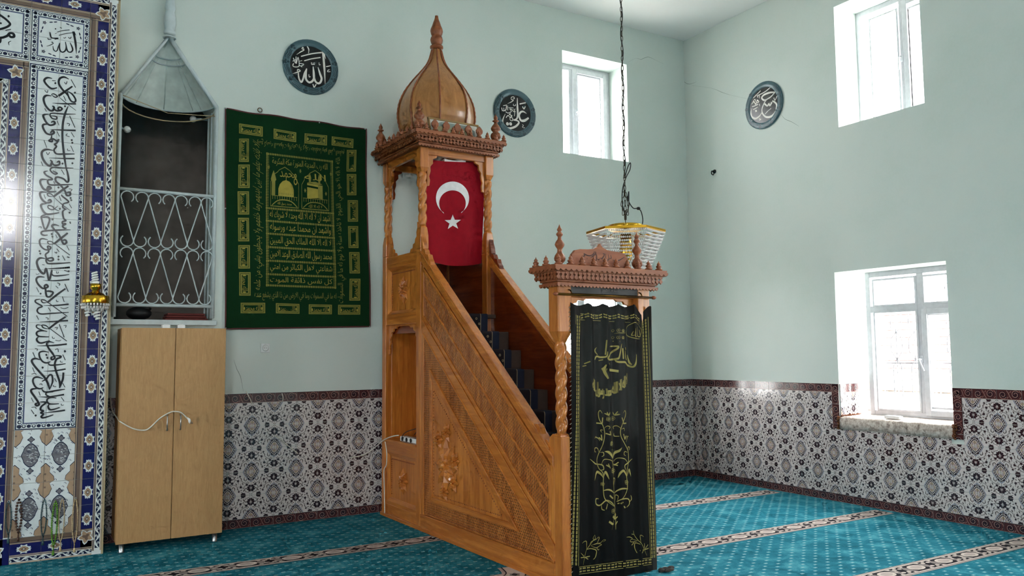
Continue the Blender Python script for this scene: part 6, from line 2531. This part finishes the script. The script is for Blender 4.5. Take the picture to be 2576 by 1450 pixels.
# curtain rod, valance strip and embroidered curtain
CS = 3.105
rd = plc('curtain_rod', (.37, CS + .035, 1.938))
mb = MB()
mb.tube([(-.43, 0, 0), (.43, 0, .0)], .008, 8)
mb.build('rod', 'brass_dark', rd)
for x in (-.44, .44):
    mb = MB()
    mb.lathe([(.006, -.02), (.013, -.014), (.013, .006), (.008, .014), (.004, .02)], lambda a, b, c: (x + c * (1 if x > 0 else -1), a, b), 8)
    mb.build('rod_end', 'wood_dark', rd)
for x in (-.30, .33):
    mb = MB()
    mb.tube([(x, 0, 0), (x, .02, .03), (x, .055, .04)], .005, 6)
    mb.build('bracket', 'brass_dark', rd)
tag(rd, 'thin brass curtain rod across the pulpit doorway', 'curtain rod')
vs = plc('valance', (.38, 3.098, 1.955))
mb = MB()
mb.grid([[(-.30 + .64 * i / 12, -.004 + .003 * math.sin(i * 1.3), -.004 + .05 * j) for i in range(13)] for j in (0, 1)], 0, True)
mb.build('strip', 'black', vs)
pr = Print()
write(pr, 'الله اكبر', -.03, .12, .012, .036, 'cs_grey', 0)
pr.build('lettering', {}, lambda u, v, h: (u, -.009 - h, v), vs)
tag(vs, 'narrow black valance strip above the curtain rod', 'valance')

cu = plc('curtain', (.42, CS, 1.89))
CT0, CT1, CZ0, CZ1 = .076, .790, .012, 1.888


def curt(u, v):                                     # u across, v up
    t = CT0 + (CT1 - CT0) * u
    if v < .35:
        t += (.35 - v) * .028 * (u - .1)
    t += .010 * math.sin(v * 5.0) * (1 - v) * (u - .5)
    z = CZ0 + (CZ1 - CZ0) * v
    if v > .86:
        k = (v - .86) / .14
        z -= k * .022 * (abs(math.sin(PI * 5.2 * u)) ** .7)
    if v > .9:
        z -= (v - .9) / .1 * .055 * max(0, 1 - abs(u - .895) / .085)
    f = .35 + .65 * v ** 1.5
    s = CS + .010 + f * (.014 * math.sin(u * 33 + .5) + .007 * math.sin(u * 57 + 2 * v)) - .02 * max(0, .04 - u) / .04
    return t - .42, -(s - CS), z - 1.89


mb = MB()
NU, NV = 90, 56
mb.grid([[curt(i / NU, j / NV) for i in range(NU + 1)] for j in range(NV + 1)], 0, True)
mb.build('cloth', 'curtain', cu)


def cuv(x, y):
    t, z = m_front(x, y, CS + .012)
    v = (z - CZ0) / (CZ1 - CZ0)
    u = (t - CT0) / (CT1 - CT0)
    for _ in range(4):
        tt = t
        if v < .35:
            tt -= (.35 - v) * .028 * (u - .1)
        tt -= .010 * math.sin(v * 5.0) * (1 - v) * (u - .5)
        u = (tt - CT0) / (CT1 - CT0)
    return u, v


class UVPrint(Print):
    pass


E_ = Print()
QK = (1440, 1010, 4.265)
AS = (CZ1 - CZ0) / (CT1 - CT0)                      # squareness of u against v
E2 = Print()
cv2 = lambda x, y: (cuv(x, y)[0], cuv(x, y)[1] * AS)


def emb(crop, lst, w=None):
    strokes(E2, crop, lst, cv2, 'emb_gold', 0, True, 1.0 / (CT1 - CT0) * 0 + 1.0)


emb(QK, [([(415, 190), (425, 400), (430, 550), (440, 700), (445, 800), (450, 950), (460, 1100), (460, 1200), (420, 1380)], 6), ([(470, 1200), (472, 1380)], 8), ([(320, 130), (300, 100), (285, 130), (295, 200), (330, 270), (345, 350), (330, 450), (290, 560), (270, 640), (290, 720), (330, 780), (330, 900), (340, 1030), (380, 1080), (450, 1130)], 9),
         ([(540, 130), (560, 100), (568, 140), (550, 200), (510, 300), (515, 380), (560, 460), (600, 550), (600, 660), (580, 780), (590, 920), (560, 1010), (490, 1080)], 9), ([(340, 290), (370, 265), (395, 280), (380, 300)], 9), ([(330, 310), (305, 310), (315, 335)], 9), ([(300, 430), (285, 400), (250, 385), (235, 405)], 10), ([(290, 545), (275, 505), (235, 505), (235, 540), (260, 545)], 9), ([(300, 550), (330, 550), (335, 580), (315, 595)], 9),
         ([(510, 290), (480, 265), (450, 275), (455, 300)], 9), ([(520, 300), (550, 290), (555, 320)], 9), ([(575, 440), (590, 380), (605, 380)], 10), ([(590, 530), (600, 490), (620, 500), (610, 525)], 9), ([(590, 550), (560, 540), (550, 570), (570, 585)], 9),
         ([(345, 540), (380, 545), (415, 580), (437, 620)], [3, 26, 26, 4]), ([(525, 495), (500, 530), (460, 560), (440, 615)], [3, 24, 26, 4]), ([(230, 850), (250, 790), (275, 760), (310, 785), (330, 825)], [3, 24, 26, 20, 3]), ([(390, 840), (370, 790), (350, 760), (332, 820)], [3, 24, 22, 3]), ([(490, 825), (510, 770), (540, 745), (565, 770), (580, 810)], [3, 24, 26, 20, 3]), ([(635, 810), (620, 760), (608, 735), (585, 805)], [3, 22, 20, 3]),
         ([(185, 620), (240, 670), (320, 685), (335, 730), (310, 740)], 12), ([(650, 620), (600, 660), (560, 690), (570, 735)], 12), ([(310, 690), (340, 625), (420, 640), (440, 700)], 8), ([(450, 650), (490, 610), (560, 620), (590, 660)], 8), ([(330, 960), (390, 950), (450, 985)], 18), ([(460, 985), (520, 940), (595, 940)], 18), ([(290, 1050), (250, 1050), (250, 1100), (300, 1120), (350, 1070), (400, 1075), (460, 1130)], 14), ([(315, 1110), (320, 1160), (345, 1170)], 12), ([(375, 1100), (360, 1160)], 12),
         ([(480, 1080), (530, 1050), (600, 1050), (612, 1100), (580, 1140)], 12), ([(630, 1010), (640, 1050), (615, 1080)], 12), ([(515, 1090), (565, 1145)], 16), ([(490, 1100), (540, 1085)], 12), ([(340, 130), (365, 140), (382, 155)], [3, 16, 4]), ([(395, 115), (388, 135), (382, 155)], [3, 14, 4]), ([(365, 115), (378, 150)], 10), ([(445, 115), (452, 135), (460, 150)], [3, 14, 4]), ([(505, 140), (480, 145), (460, 155)], [3, 16, 4]), ([(485, 110), (462, 150)], 10),
         ([(290, 390), (320, 420)], 14), ([(310, 360), (320, 420)], 12), ([(545, 350), (560, 410)], 12), ([(575, 370), (560, 410)], 12), ([(355, 345), (400, 360)], 12), ([(395, 320), (405, 365)], 10), ([(455, 345), (460, 375), (500, 375)], 10), ([(265, 235), (320, 240)], 14), ([(325, 175), (320, 240)], 14), ([(525, 175), (545, 230)], 14), ([(575, 235), (540, 240)], 14), ([(360, 685), (395, 705)], 14), ([(380, 670), (400, 720)], 10), ([(495, 655), (455, 690)], 12), ([(490, 690), (450, 680)], 12), ([(440, 900), (450, 830), (465, 840), (450, 900)], 8), ([(395, 1010), (435, 1045)], 18), ([(470, 1060), (470, 1010), (495, 1020), (490, 1060)], 8), ([(395, 1290), (440, 1320)], 14), ([(430, 1240), (455, 1265)], 14), ([(490, 1240), (465, 1270)], 12), ([(490, 1290), (468, 1330)], 12)])
for x, y, r in ((380, 190, 22), (445, 185, 22), (420, 455, 22), (440, 745, 26), (325, 890, 18), (578, 870, 22), (435, 1180, 22)):
    for k in range(5):
        a = 2 * PI * k / 5
        c = cv2(1440 + (x + r * .62 * math.cos(a)) / 4.265, 1010 + (y + r * .62 * math.sin(a)) / 4.265)
        E2.ring(c[0], c[1], r * .45 / 4.265 * .0043, .0035, 'emb_gold', 0, 8)
K3c = (1360, 1280, 7.576)
emb(K3c, [([(820, 1075), (850, 900), (880, 790), (940, 700), (1000, 600)], 10), ([(1020, 500), (990, 560), (1010, 600), (1030, 550), (1020, 500)], 8), ([(940, 690), (960, 640), (1010, 600), (1130, 550), (1080, 650), (960, 700)], 10), ([(960, 710), (1040, 670), (1170, 690), (1060, 745), (960, 715)], 10), ([(880, 785), (960, 765), (1050, 800), (1040, 900), (1000, 970)], 18), ([(880, 780), (880, 640), (840, 630), (800, 670)], 14), ([(1080, 650), (1150, 660), (1200, 600), (1235, 600), (1190, 640)], 9), ([(1060, 745), (1100, 790), (1135, 780)], 12), ([(770, 850), (820, 900), (830, 930)], 16), ([(770, 940), (840, 935)], 16), ([(940, 910), (850, 935)], 18), ([(910, 970), (850, 935)], 14),
          ([(2035, 905), (1980, 780), (1920, 680), (1850, 600), (1790, 500), (1780, 425)], 10), ([(1850, 610), (1740, 590), (1710, 630), (1780, 640), (1850, 610)], 10), ([(1890, 680), (1810, 660), (1800, 750), (1840, 850)], 18), ([(1900, 650), (1885, 510), (1970, 540)], 14), ([(1635, 550), (1700, 545), (1760, 575)], 14), ([(1740, 490), (1790, 500)], 10), ([(1740, 700), (1790, 650)], 14), ([(2050, 690), (2000, 780)], 14), ([(2060, 760), (1990, 790)], 16), ([(1880, 800), (1970, 790)], 18), ([(1920, 850), (1970, 790)], 14), ([(1985, 670), (1990, 770)], 14),
          ([(1300, 250), (1370, 300)], 40), ([(1440, 110), (1420, 210)], 30), ([(1380, 140), (1420, 200)], 30)])
K1c = (1420, 740, 4.833)
emb(K1c, [([(770, 420), (790, 370), (850, 340), (905, 345)], 9), ([(770, 430), (775, 490), (830, 535), (920, 545)], 9), ([(905, 355), (935, 400), (940, 450), (920, 520)], 8), ([(885, 380), (880, 480), (900, 515), (925, 505), (910, 420)], 12), ([(870, 510), (845, 510), (850, 410)], 12), ([(845, 500), (815, 500), (825, 450)], 12), ([(610, 475), (680, 470), (740, 465)], 8),
          ([(600, 575), (670, 575)], 12), ([(860, 735), (855, 830), (830, 885), (790, 870), (760, 850), (730, 830), (640, 825), (620, 795)], 22), ([(780, 740), (800, 830), (820, 860)], 22), ([(730, 690), (745, 780), (765, 800)], 20), ([(690, 605), (660, 760), (630, 790), (540, 800), (520, 770), (600, 700), (650, 640), (540, 640)], 22), ([(700, 660), (710, 790)], 20), ([(740, 650), (745, 680)], 18), ([(510, 700), (500, 760), (440, 770), (400, 760), (380, 800)], 20), ([(500, 560), (490, 740)], 16), ([(400, 650), (380, 690), (410, 740)], 18), ([(420, 810), (470, 800)], 12), ([(270, 870), (230, 880)], 10), ([(300, 820), (250, 850)], 14), ([(500, 860), (480, 930), (520, 1030)], 40), ([(500, 920), (650, 940)], 30), ([(455, 920), (540, 850)], 30)])
for x in (640, 660, 700, 710, 600):
    for y, s_ in ((420, 1), (510, -1)):
        emb(K1c, [([(x, y), (x - 10 * s_, y + 15), (x, y + 35), (x + 10 * s_, y + 15), (x, y)], 5)])
# curved line of close writing
P_, w_ = text_polys('لا اله الا الله محمد رسول الله')
for p in P_:
    q = []
    for x, y in p:
        a = x / w_
        bx_, by_ = 330 + 440 * a, 1080 + 175 * math.sin(PI * (.18 + .74 * a)) ** 1.1
        q.append(cv2(1420 + bx_ / 4.833, 740 + (by_ + 30 - 185 * y) / 4.833))
    for dx in (-.006, 0, .006):
        E2.poly([(x + dx, y) for x, y in q], 'emb_gold', 0)
# border: paired hearts between two lines
def bline(P0, P1, n_, w=.0045):
    a, b = cv2(*P0), cv2(*P1)
    L = math.dist(a, b)
    tx, ty = (b[0] - a[0]) / L, (b[1] - a[1]) / L
    nx, ny = -ty, tx
    hw_ = .032
    for s_ in (-1, 1):
        E2.rib([(a[0] + nx * hw_ * s_, a[1] + ny * hw_ * s_), (b[0] + nx * hw_ * s_, b[1] + ny * hw_ * s_)], w, 'emb_gold', 0, 1)
    for k in range(n_):
        c = (a[0] + tx * L * (k + .5) / n_, a[1] + ty * L * (k + .5) / n_)
        r_ = min(.019, L / n_ * .4)
        for s_ in (-1, 1):
            for f_ in (-.45, .45):
                E2.ell(c[0] + nx * .013 * s_ + tx * r_ * f_, c[1] + ny * .013 * s_ + ty * r_ * f_, .0075, .010, math.atan2(ny, nx), 'emb_gold', 0, 6)


bline((1455, 788), (1447, 1425), 66)
bline((1622, 795), (1643, 1405), 66)
bline((1462, 792), (1610, 795), 17)
bline((1455, 1436), (1640, 1412), 19)
# keep the needlework dense enough to follow the folds
o = E2.build('embroidery', {}, lambda u, v, h: tuple(Vector(curt(u, v / AS)) - Vector((0, h, 0))), cu, .0022, 0)
o['label'] = 'dull gold embroidered writing, vines and border'
mb = MB()
for k in range(60):
    z_ = -1.84 + 1.80 * k / 60
    u0 = Vector(curt(0, k / 60))
    mb.tube([tuple(u0), tuple(u0 + Vector((-.012 - .006 * random.random(), -.004, -.008)))], .0025, 4)
o = mb.build('side_fringe', 'fringe', cu)
o['kind'] = 'stuff'
tag(cu, 'long black curtain embroidered in dull gold, hung across the pulpit doorway', 'curtain')
flat('rag_grey', (70, 66, 62), 0.95, mottle=.3, scale=60)
# ring lump of cloth at the curtain's foot
mb = MB()
for k in range(9):
    a = k * 2.4
    mb.ball((.045 * math.cos(a) * (k / 9) + .02 * math.sin(k), .03 * math.sin(a), .010 + .004 * (k % 3)), .026, 7, 4, 0, (1.2, .8, .42))
o = mb.build('floor_rag', 'rag_grey')
o.location = tuple(MO + MTD * .845 + MSD * 3.16 + Vector((0, 0, .001)))
tag(o, 'small greyish rag lying on the carpet by the curtain foot', 'rag')

# power strip and its leads on the niche shelf
ps = plc('power_strip', (.05, .50, .7365))
mb = MB()
mb.box(-.035, .035, -.36, -.02, 0, .045)
mb.build('housing', 'white_plastic', ps, .008)
for k in range(3):
    mb = MB()
    mb.lathe([(0, 0), (.017, 0), (.017, .003), (.021, .004)], lambda x, y, z: (-.036 - z, -.08 - .09 * k + x, .024 + y), 10)
    mb.build('outlet', 'black', ps)
mb = MB()
mb.tube(crv([(-.02, -.10, .03), (-.06, -.12, .05), (-.05, -.2, .10), (.05, -.25, .13), (.1, -.12, .10), (.12, .0, .04)], 5), .004, 6)
mb.build('black_lead', 'cable_black', ps)
tag(ps, 'white power strip lying on the pulpit niche shelf', 'power strip')
pts = [(1003, 1096), (985, 1099), (965, 1108), (945, 1125), (925, 1140), (905, 1148), (880, 1152)]
Wp = []
for i, (x, y) in enumerate(pts):
    f = i / (len(pts) - 1)
    if i < 3:
        s_, z_ = m_side(x, y, -.02)
        Wp.append(MO + MTD * -.02 + MSD * max(s_, .1) + Vector((0, 0, z_)))
    else:
        Wp.append(onp(x, y, 1, -.03))
mb = MB()
mb.tube([tuple(Vector(a) - Wp[0]) for a in crv([tuple(p) for p in Wp], 6)], .0055, 6)
o = mb.build('power_lead', 'cable_white')
o.location = Wp[0]
tag(o, 'cream power lead running from the power strip along the tiled wall', 'cable')
pts = [(969, 1112), (973, 1140), (972, 1170), (966, 1185), (967, 1230), (968, 1292)]
Wp = []
for x, y in pts:
    s_, z_ = m_side(x, y, -.018)
    Wp.append(MO + MTD * -.018 + MSD * s_ + Vector((0, 0, max(.008, z_))))
mb = MB()
mb.tube([tuple(Vector(a) - Wp[0]) for a in crv([tuple(p) for p in Wp], 5)], .005, 6)
o = mb.build('power_lead', 'cable_white')
o.location = Wp[0]
tag(o, 'pale lead dropping down the pulpit back edge to the floor', 'cable')
# ================================================================== ROUND PLAQUES
def plaque(center, axis, label):
    """round lacquered plaque; returns its root, a placing function and a pixel converter."""
    e = empty('round_plaque', tuple(center))
    R0, R1 = .275, .205
    pl = (lambda u, v, h: (u, -h, v)) if axis == 1 else (lambda u, v, h: (-h, -u, v))
    mb = MB()
    n = 40
    rows = []
    for r, h in ((R0, 0), (R0, .014), (R0 - .012, .022), (R1 + .006, .022), (R1, .016)):
        rows.append([pl(r * math.cos(2 * PI * k / n), r * math.sin(2 * PI * k / n), h) for k in range(n)])
    mb.grid(rows, 0, True, closed=True)
    mb.build('rim', 'disc_rim', e)
    mb = MB()
    mb.face([pl(R1 * 1.02 * math.cos(2 * PI * k / n), R1 * 1.02 * math.sin(2 * PI * k / n), .016) for k in range(n)])
    mb.build('field', 'disc_black', e)
    pr = Print()
    rm = (R0 + R1) / 2
    for k in range(9):
        a0 = 2 * PI * k / 9 + .3
        if abs(((a0 + .25) % (2 * PI)) - PI / 2) < .45:
            continue
        for da, rr in ((0, -.014), (.05, .012), (-.05, .012), (0.0, .02)):
            pr.flower((rm + rr) * math.cos(a0 + da), (rm + rr) * math.sin(a0 + da), .016, 5, 'disc_rim_dark', 0, .3)
        for q in (-.016, .0, .018):
            pr.rib([((rm + q + .006 * math.sin(j * 2)) * math.cos(a0 + .13 + .085 * j), (rm + q + .006 * math.sin(j * 2)) * math.sin(a0 + .13 + .085 * j)) for j in range(6)], .006, 'disc_rim_dark', 0, 2)
    pr.build('rim_ornament', {}, lambda u, v, h: pl(u, v, .022 + h), e)
    tag(e, label, 'plaque', 'round calligraphy plaques on the walls')
    if axis == 1:
        conv = lambda x, y: (onp(x, y, 1, -.016).x - center[0], onp(x, y, 1, -.016).z - center[2])
    else:
        conv = lambda x, y: (-(onp(x, y, 0, -.016).y - center[1]), onp(x, y, 0, -.016).z - center[2])
    return e, pl, conv


def finish_plaque(e, pl, pr):
    pr.build_letters(lambda u, v, h: pl(u, v, .0165 + h), e, .0004)


e, pl, cv = plaque((-4.909, 0, 4.352), 1, 'black round plaque reading Allah in white, above the green hanging')
pr = Print()
Kd = (690, 80, 8.056)
strokes(pr, Kd, [([(990, 400), (1000, 560), (1015, 750), (1030, 1060)], [52, 42, 40, 6]), ([(1000, 410), (1042, 552)], [34, 4]), ([(885, 720), (925, 850), (957, 950), (930, 1030), (880, 1045), (830, 1000), (800, 900), (787, 705)], 40), ([(787, 705), (802, 850), (800, 950), (760, 1010), (700, 1025), (645, 965), (638, 880), (655, 745)], 40),
                ([(655, 745), (612, 850), (582, 960), (545, 1022), (500, 950), (485, 840)], 34), ([(370, 850), (440, 830), (525, 795), (480, 765), (470, 800), (500, 860)], 20), ([(455, 462), (540, 405), (600, 372), (560, 345), (582, 318), (606, 378)], 17), ([(665, 295), (697, 360), (690, 440)], [24, 24, 6])], cv, 'disc_white', 0)
strokes(pr, Kd, [([(540, 500), (760, 446), (960, 422)], [20, 24, 26]), ([(605, 590), (760, 549), (935, 523)], [20, 22, 22]), ([(750, 620), (755, 662), (780, 665), (785, 630), (792, 665), (815, 660), (815, 620)], 12), ([(905, 620), (910, 672), (937, 665)], 13), ([(700, 865), (705, 917), (732, 910)], 13), ([(780, 1060), (805, 1125), (847, 1065)], 19), ([(1050, 710), (1142, 690)], 15), ([(1115, 770), (1085, 785), (1080, 812), (1137, 810)], 12),
                ([(385, 530), (430, 640), (440, 505)], 16), ([(370, 600), (440, 560)], 12), ([(445, 650), (480, 520), (500, 690), (420, 715), (375, 690), (390, 640)], 17), ([(500, 640), (595, 660), (540, 695), (500, 680)], 17), ([(510, 600), (560, 585)], 12), ([(545, 700), (560, 720)], 16)], cv, 'disc_white', 0, False)
finish_plaque(e, pl, pr)
e, pl, cv = plaque((-2.583, 0, 4.238), 1, 'black round plaque reading Ali in white, between the dome and the window')
pr = Print()
Kd = (1220, 210, 9.664)
strokes(pr, Kd, [([(785, 350), (790, 600), (798, 770), (770, 860), (700, 890)], [14, 46, 50, 40, 24]), ([(1012, 735), (930, 685), (862, 705), (832, 790), (870, 895), (960, 905), (1060, 838)], [10, 40, 46, 40, 50, 60, 40]), ([(690, 890), (790, 910), (822, 960), (740, 1050), (600, 1092), (480, 1060), (432, 960), (440, 860), (492, 740)], [24, 34, 44, 50, 50, 54, 40, 26, 6]), ([(545, 492), (620, 460), (690, 412), (642, 392), (640, 340), (692, 328), (712, 370), (672, 376)], 16)], cv, 'disc_white', 0)
for x, y, r in ((545, 985, 33), (622, 985, 33)):
    pr.marks.append(len(pr.p))
    c, c2 = cv(1220 + x / 9.664, 210 + y / 9.664), cv(1220 + (x + r) / 9.664, 210 + y / 9.664)
    pr.ell(c[0], c[1], abs(c2[0] - c[0]) * 1.1, abs(c2[0] - c[0]) * 1.1, 0, 'disc_white', 0, 14)
pr.marks.append(len(pr.p))
c = cv(1220 + 640 / 9.664, 210 + 868 / 9.664)
pr.ring(c[0], c[1], .020, .008, 'disc_white', 0, 14)
strokes(pr, Kd, [([(840, 502), (990, 470)], 27), ([(910, 562), (945, 622), (980, 560)], 24), ([(440, 545), (530, 525)], 16), ([(405, 590), (425, 662), (500, 650), (520, 545)], 18), ([(545, 540), (552, 655)], 18), ([(455, 590), (460, 650)], 16), ([(570, 590), (690, 597)], 15), ([(500, 690), (560, 722), (640, 680), (600, 622), (655, 640), (690, 690)], 18), ([(510, 835), (560, 780), (600, 822), (655, 790), (590, 760), (620, 735)], 18), ([(712, 640), (722, 700), (710, 800)], 16), ([(690, 500), (690, 540), (735, 540), (735, 505)], 12), ([(690, 690), (740, 685)], 14), ([(905, 1000), (932, 1030), (905, 1062), (950, 1085), (968, 1070)], 13), ([(690, 625), (712, 650), (735, 620)], 14)], cv, 'disc_white', 0, False)
finish_plaque(e, pl, pr)
e, pl, cv = plaque((0, -1.301, 4.37), 0, 'black round plaque reading Hasan in white, beside the upper window')
pr = Print()
Kd = (1860, 190, 9.669)
strokes(pr, Kd, [([(872, 408), (730, 420), (600, 472), (545, 545), (595, 600), (655, 585)], [30, 46, 46, 42, 40, 20]), ([(868, 408), (760, 525), (650, 600), (575, 740), (550, 850), (575, 945), (660, 1012), (780, 992), (880, 880), (907, 720), (860, 650), (800, 618)], [24, 30, 30, 30, 26, 34, 46, 50, 44, 40, 40, 30]), ([(615, 690), (680, 742), (715, 690), (745, 732), (795, 650)], [40, 36, 36, 36, 40]), ([(558, 895), (480, 1000), (390, 1050), (310, 1012), (283, 900), (312, 800)], [24, 36, 48, 46, 36, 6])], cv, 'disc_white', 0)
strokes(pr, Kd, [([(340, 550), (520, 370)], 22), ([(430, 500), (620, 400), (758, 288)], 22), ([(840, 540), (870, 602), (917, 500)], 24), ([(620, 947), (700, 862), (777, 800)], 18), ([(480, 1040), (512, 1060), (490, 1097), (537, 1060)], 16), ([(490, 690), (500, 747)], 20), ([(300, 700), (360, 640), (400, 700), (440, 600)], 24), ([(330, 650), (380, 580), (400, 640)], 18), ([(430, 590), (480, 640), (430, 670)], 20), ([(310, 760), (380, 740), (460, 700)], 22), ([(340, 830), (400, 800), (450, 770)], 24), ([(490, 480), (495, 560)], 16), ([(430, 500), (460, 525), (440, 540)], 14)], cv, 'disc_white', 0, False)
blots(pr, Kd, [(410, 865)], 30, cv, 'disc_white')
finish_plaque(e, pl, pr)

# small dark hook on the right wall
p = onp(1798, 432, 0, 0)
hk = empty('wall_hook', tuple(p))
mb = MB()
mb.lathe([(0, 0), (.026, 0), (.026, .008), (.012, .014), (.012, .03)], lambda x, y, z: (-z, x, y), 12)
mb.build('rose', 'black_gloss', hk)
mb = MB()
mb.tube(crv([(-.03, 0, 0), (-.05, 0, 0), (-.055, 0, -.03), (-.03, 0, -.045), (-.018, 0, -.03)], 5), .007, 7)
mb.build('hook', 'black_gloss', hk)
tag(hk, 'small black hook fixed high on the wall beside the corner', 'hook')

# ================================================================== CHANDELIER
CY = -2.0
pc = onp(1574, 585, 1, CY)
RZ = 2.615
ch = empty('chandelier', (pc.x, CY, RZ))
tag(ch, 'gilt hexagonal crystal chandelier hanging on a dark chain', 'chandelier')
dirv = Vector((pc.x - CAM.x, CY - CAM.y, 0)).normalized()
yaw0 = math.atan2(-dirv.y, -dirv.x)                 # towards the viewer
RH = .352
hexp = lambda r, k: (r * math.cos(yaw0 + PI / 6 + k * PI / 3), r * math.sin(yaw0 + PI / 6 + k * PI / 3))
for k in range(6):
    a, b = hexp(RH, k), hexp(RH, k + 1)
    a2, b2 = hexp(RH - .03, k), hexp(RH - .03, k + 1)
    mb = MB()
    q = [(a[0], a[1]), (b[0], b[1]), (b2[0], b2[1]), (a2[0], a2[1])]
    mb.prism(q, lambda u, v, h: (u, v, h), -.010, .012)
    mb.build('rim_plate', 'gold', ch, .002)
    mb = MB()
    mb.tube([(a2[0], a2[1], .004), (.13 * a2[0] / .322, .13 * a2[1] / .322, .03)], .006, 6)
    mb.build('spoke', 'gold', ch)
mb = MB()
mb.lathe([(.150, .018), (.158, .022), (.160, .05), (.154, .060), (.10, .064), (.03, .066), (0, .066)], seg=24)
mb.build('canopy', 'gold', ch)
mb = MB()
mb.ball((dirv.x * -.158, dirv.y * -.158, .035), .022, 10, 6)
mb.tube([(dirv.x * -.158, dirv.y * -.158, .03), (dirv.x * -.2, dirv.y * -.2, -.01), (dirv.x * -.3, dirv.y * -.3, -.0)], .010, 8)
mb.build('knob', 'gold', ch)
NR = 15
for j in range(NR):
    f = j / (NR - 1)
    r = RH * (.985 - .50 * f ** 1.05)
    z = -.022 - .40 * f
    for k in range(6):
        a, b = hexp(r, k), hexp(r, k + 1)
        L = math.dist(a, b)
        n_ = max(4, int(L / .0165))
        mb = MB()
        for i in range(n_):
            u = (i + .5) / n_
            x, y = a[0] + (b[0] - a[0]) * u, a[1] + (b[1] - a[1]) * u
            mb.ball((x, y, z - .004 * math.sin(PI * u)), .0082, 5, 4, 0, (1, 1, 1.35))
        mb.build('bead_string', 'crystal', ch)
mb = MB()
mb.lathe([(.05, -.02), (.06, -.20), (.02, -.30)], seg=10)
mb.build('inner_basket', 'gold', ch)
# chain
chn = empty('chandelier_chain', (pc.x, CY, RZ + .066))
pt = onp(1563, 0, 1, CY)
ztop = CEIL - RZ - .066
LK = .046
lk = MB()
pts = []
for k in range(12):
    a = 2 * PI * k / 12
    pts.append((.0095 * math.cos(a), 0, LK * .62 * math.sin(a)))
lk.tube(pts, .0032, 5, 0, True)
lme = lk.mesh('chain_link', ['chain_metal'])
z = .10
i = 0
while z < ztop - .03:
    o = obj('chain_link', lme, chn, 0, (-.012 * min(1, z / .4) * 0, 0, z))
    o.rotation_euler = (0, 0, (PI / 2 if i % 2 else 0) + .5)
    z += LK
    i += 1
# looped spare chain
for s_, n_ in ((-1, 7), (1, 6)):
    for k in range(n_):
        o = obj('chain_link', lme, chn, 0, (CR.x * s_ * .028 * math.sin(PI * (k + .5) / n_), CR.y * s_ * .028 * math.sin(PI * (k + .5) / n_), .07 + .040 * k))
        o.rotation_euler = (0, .12 * s_, (PI / 2 if k % 2 else 0) + .7)
mb = MB()
mb.tube(crv([(0, 0, -.005), (.0, 0, .06), (.0, .0, .10)], 4), .004, 6)
mb.build('hanging_eye', 'chain_metal', chn)
mb = MB()
mb.lathe([(0, .0), (.05, 0), (.05, -.03), (.02, -.06), (0, -.06)], lambda x, y, zz: (x, y, ztop + zz), 14)
mb.build('ceiling_rose', 'brass_dark', chn)
tag(chn, 'long dark link chain from the ceiling to the chandelier', 'chain')
# flex wound round the chain
fx = empty('lamp_flex', (pc.x, CY, RZ + .066))
r3 = lambda a, z_: (CR.x * a, CR.y * a, z_)
mb = MB()
path = []
zt = ztop
n_ = 90
for k in range(n_ + 1):
    f = k / n_
    zz = ztop - (ztop - .42) * f
    a = f * 46
    path.append((.010 * math.cos(a), .010 * math.sin(a), zz))
mb.tube(path, .0045, 5)
mb.build('cord', 'cable_black', fx)
mb = MB()
mb.tube(crv([r3(.0, .42), r3(.03, .52), r3(.055, .56), r3(.05, .50), r3(.01, .42), r3(-.02, .32), r3(-.025, .2), r3(.0, .09), r3(.03, .16), r3(.035, .3), r3(.03, .22), r3(.07, .15), r3(.11, .145), r3(.14, .12), r3(.155, .05), r3(.15, 0)], 6), .005, 6)
mb.build('loop', 'cable_black', fx)
mb = MB()
mb.ball(r3(.118, .145), .016, 10, 6, 0, (1.2, 1.2, .9))
mb.build('connector', 'black', fx)
tag(fx, 'black lamp flex wound round the chandelier chain', 'cable')
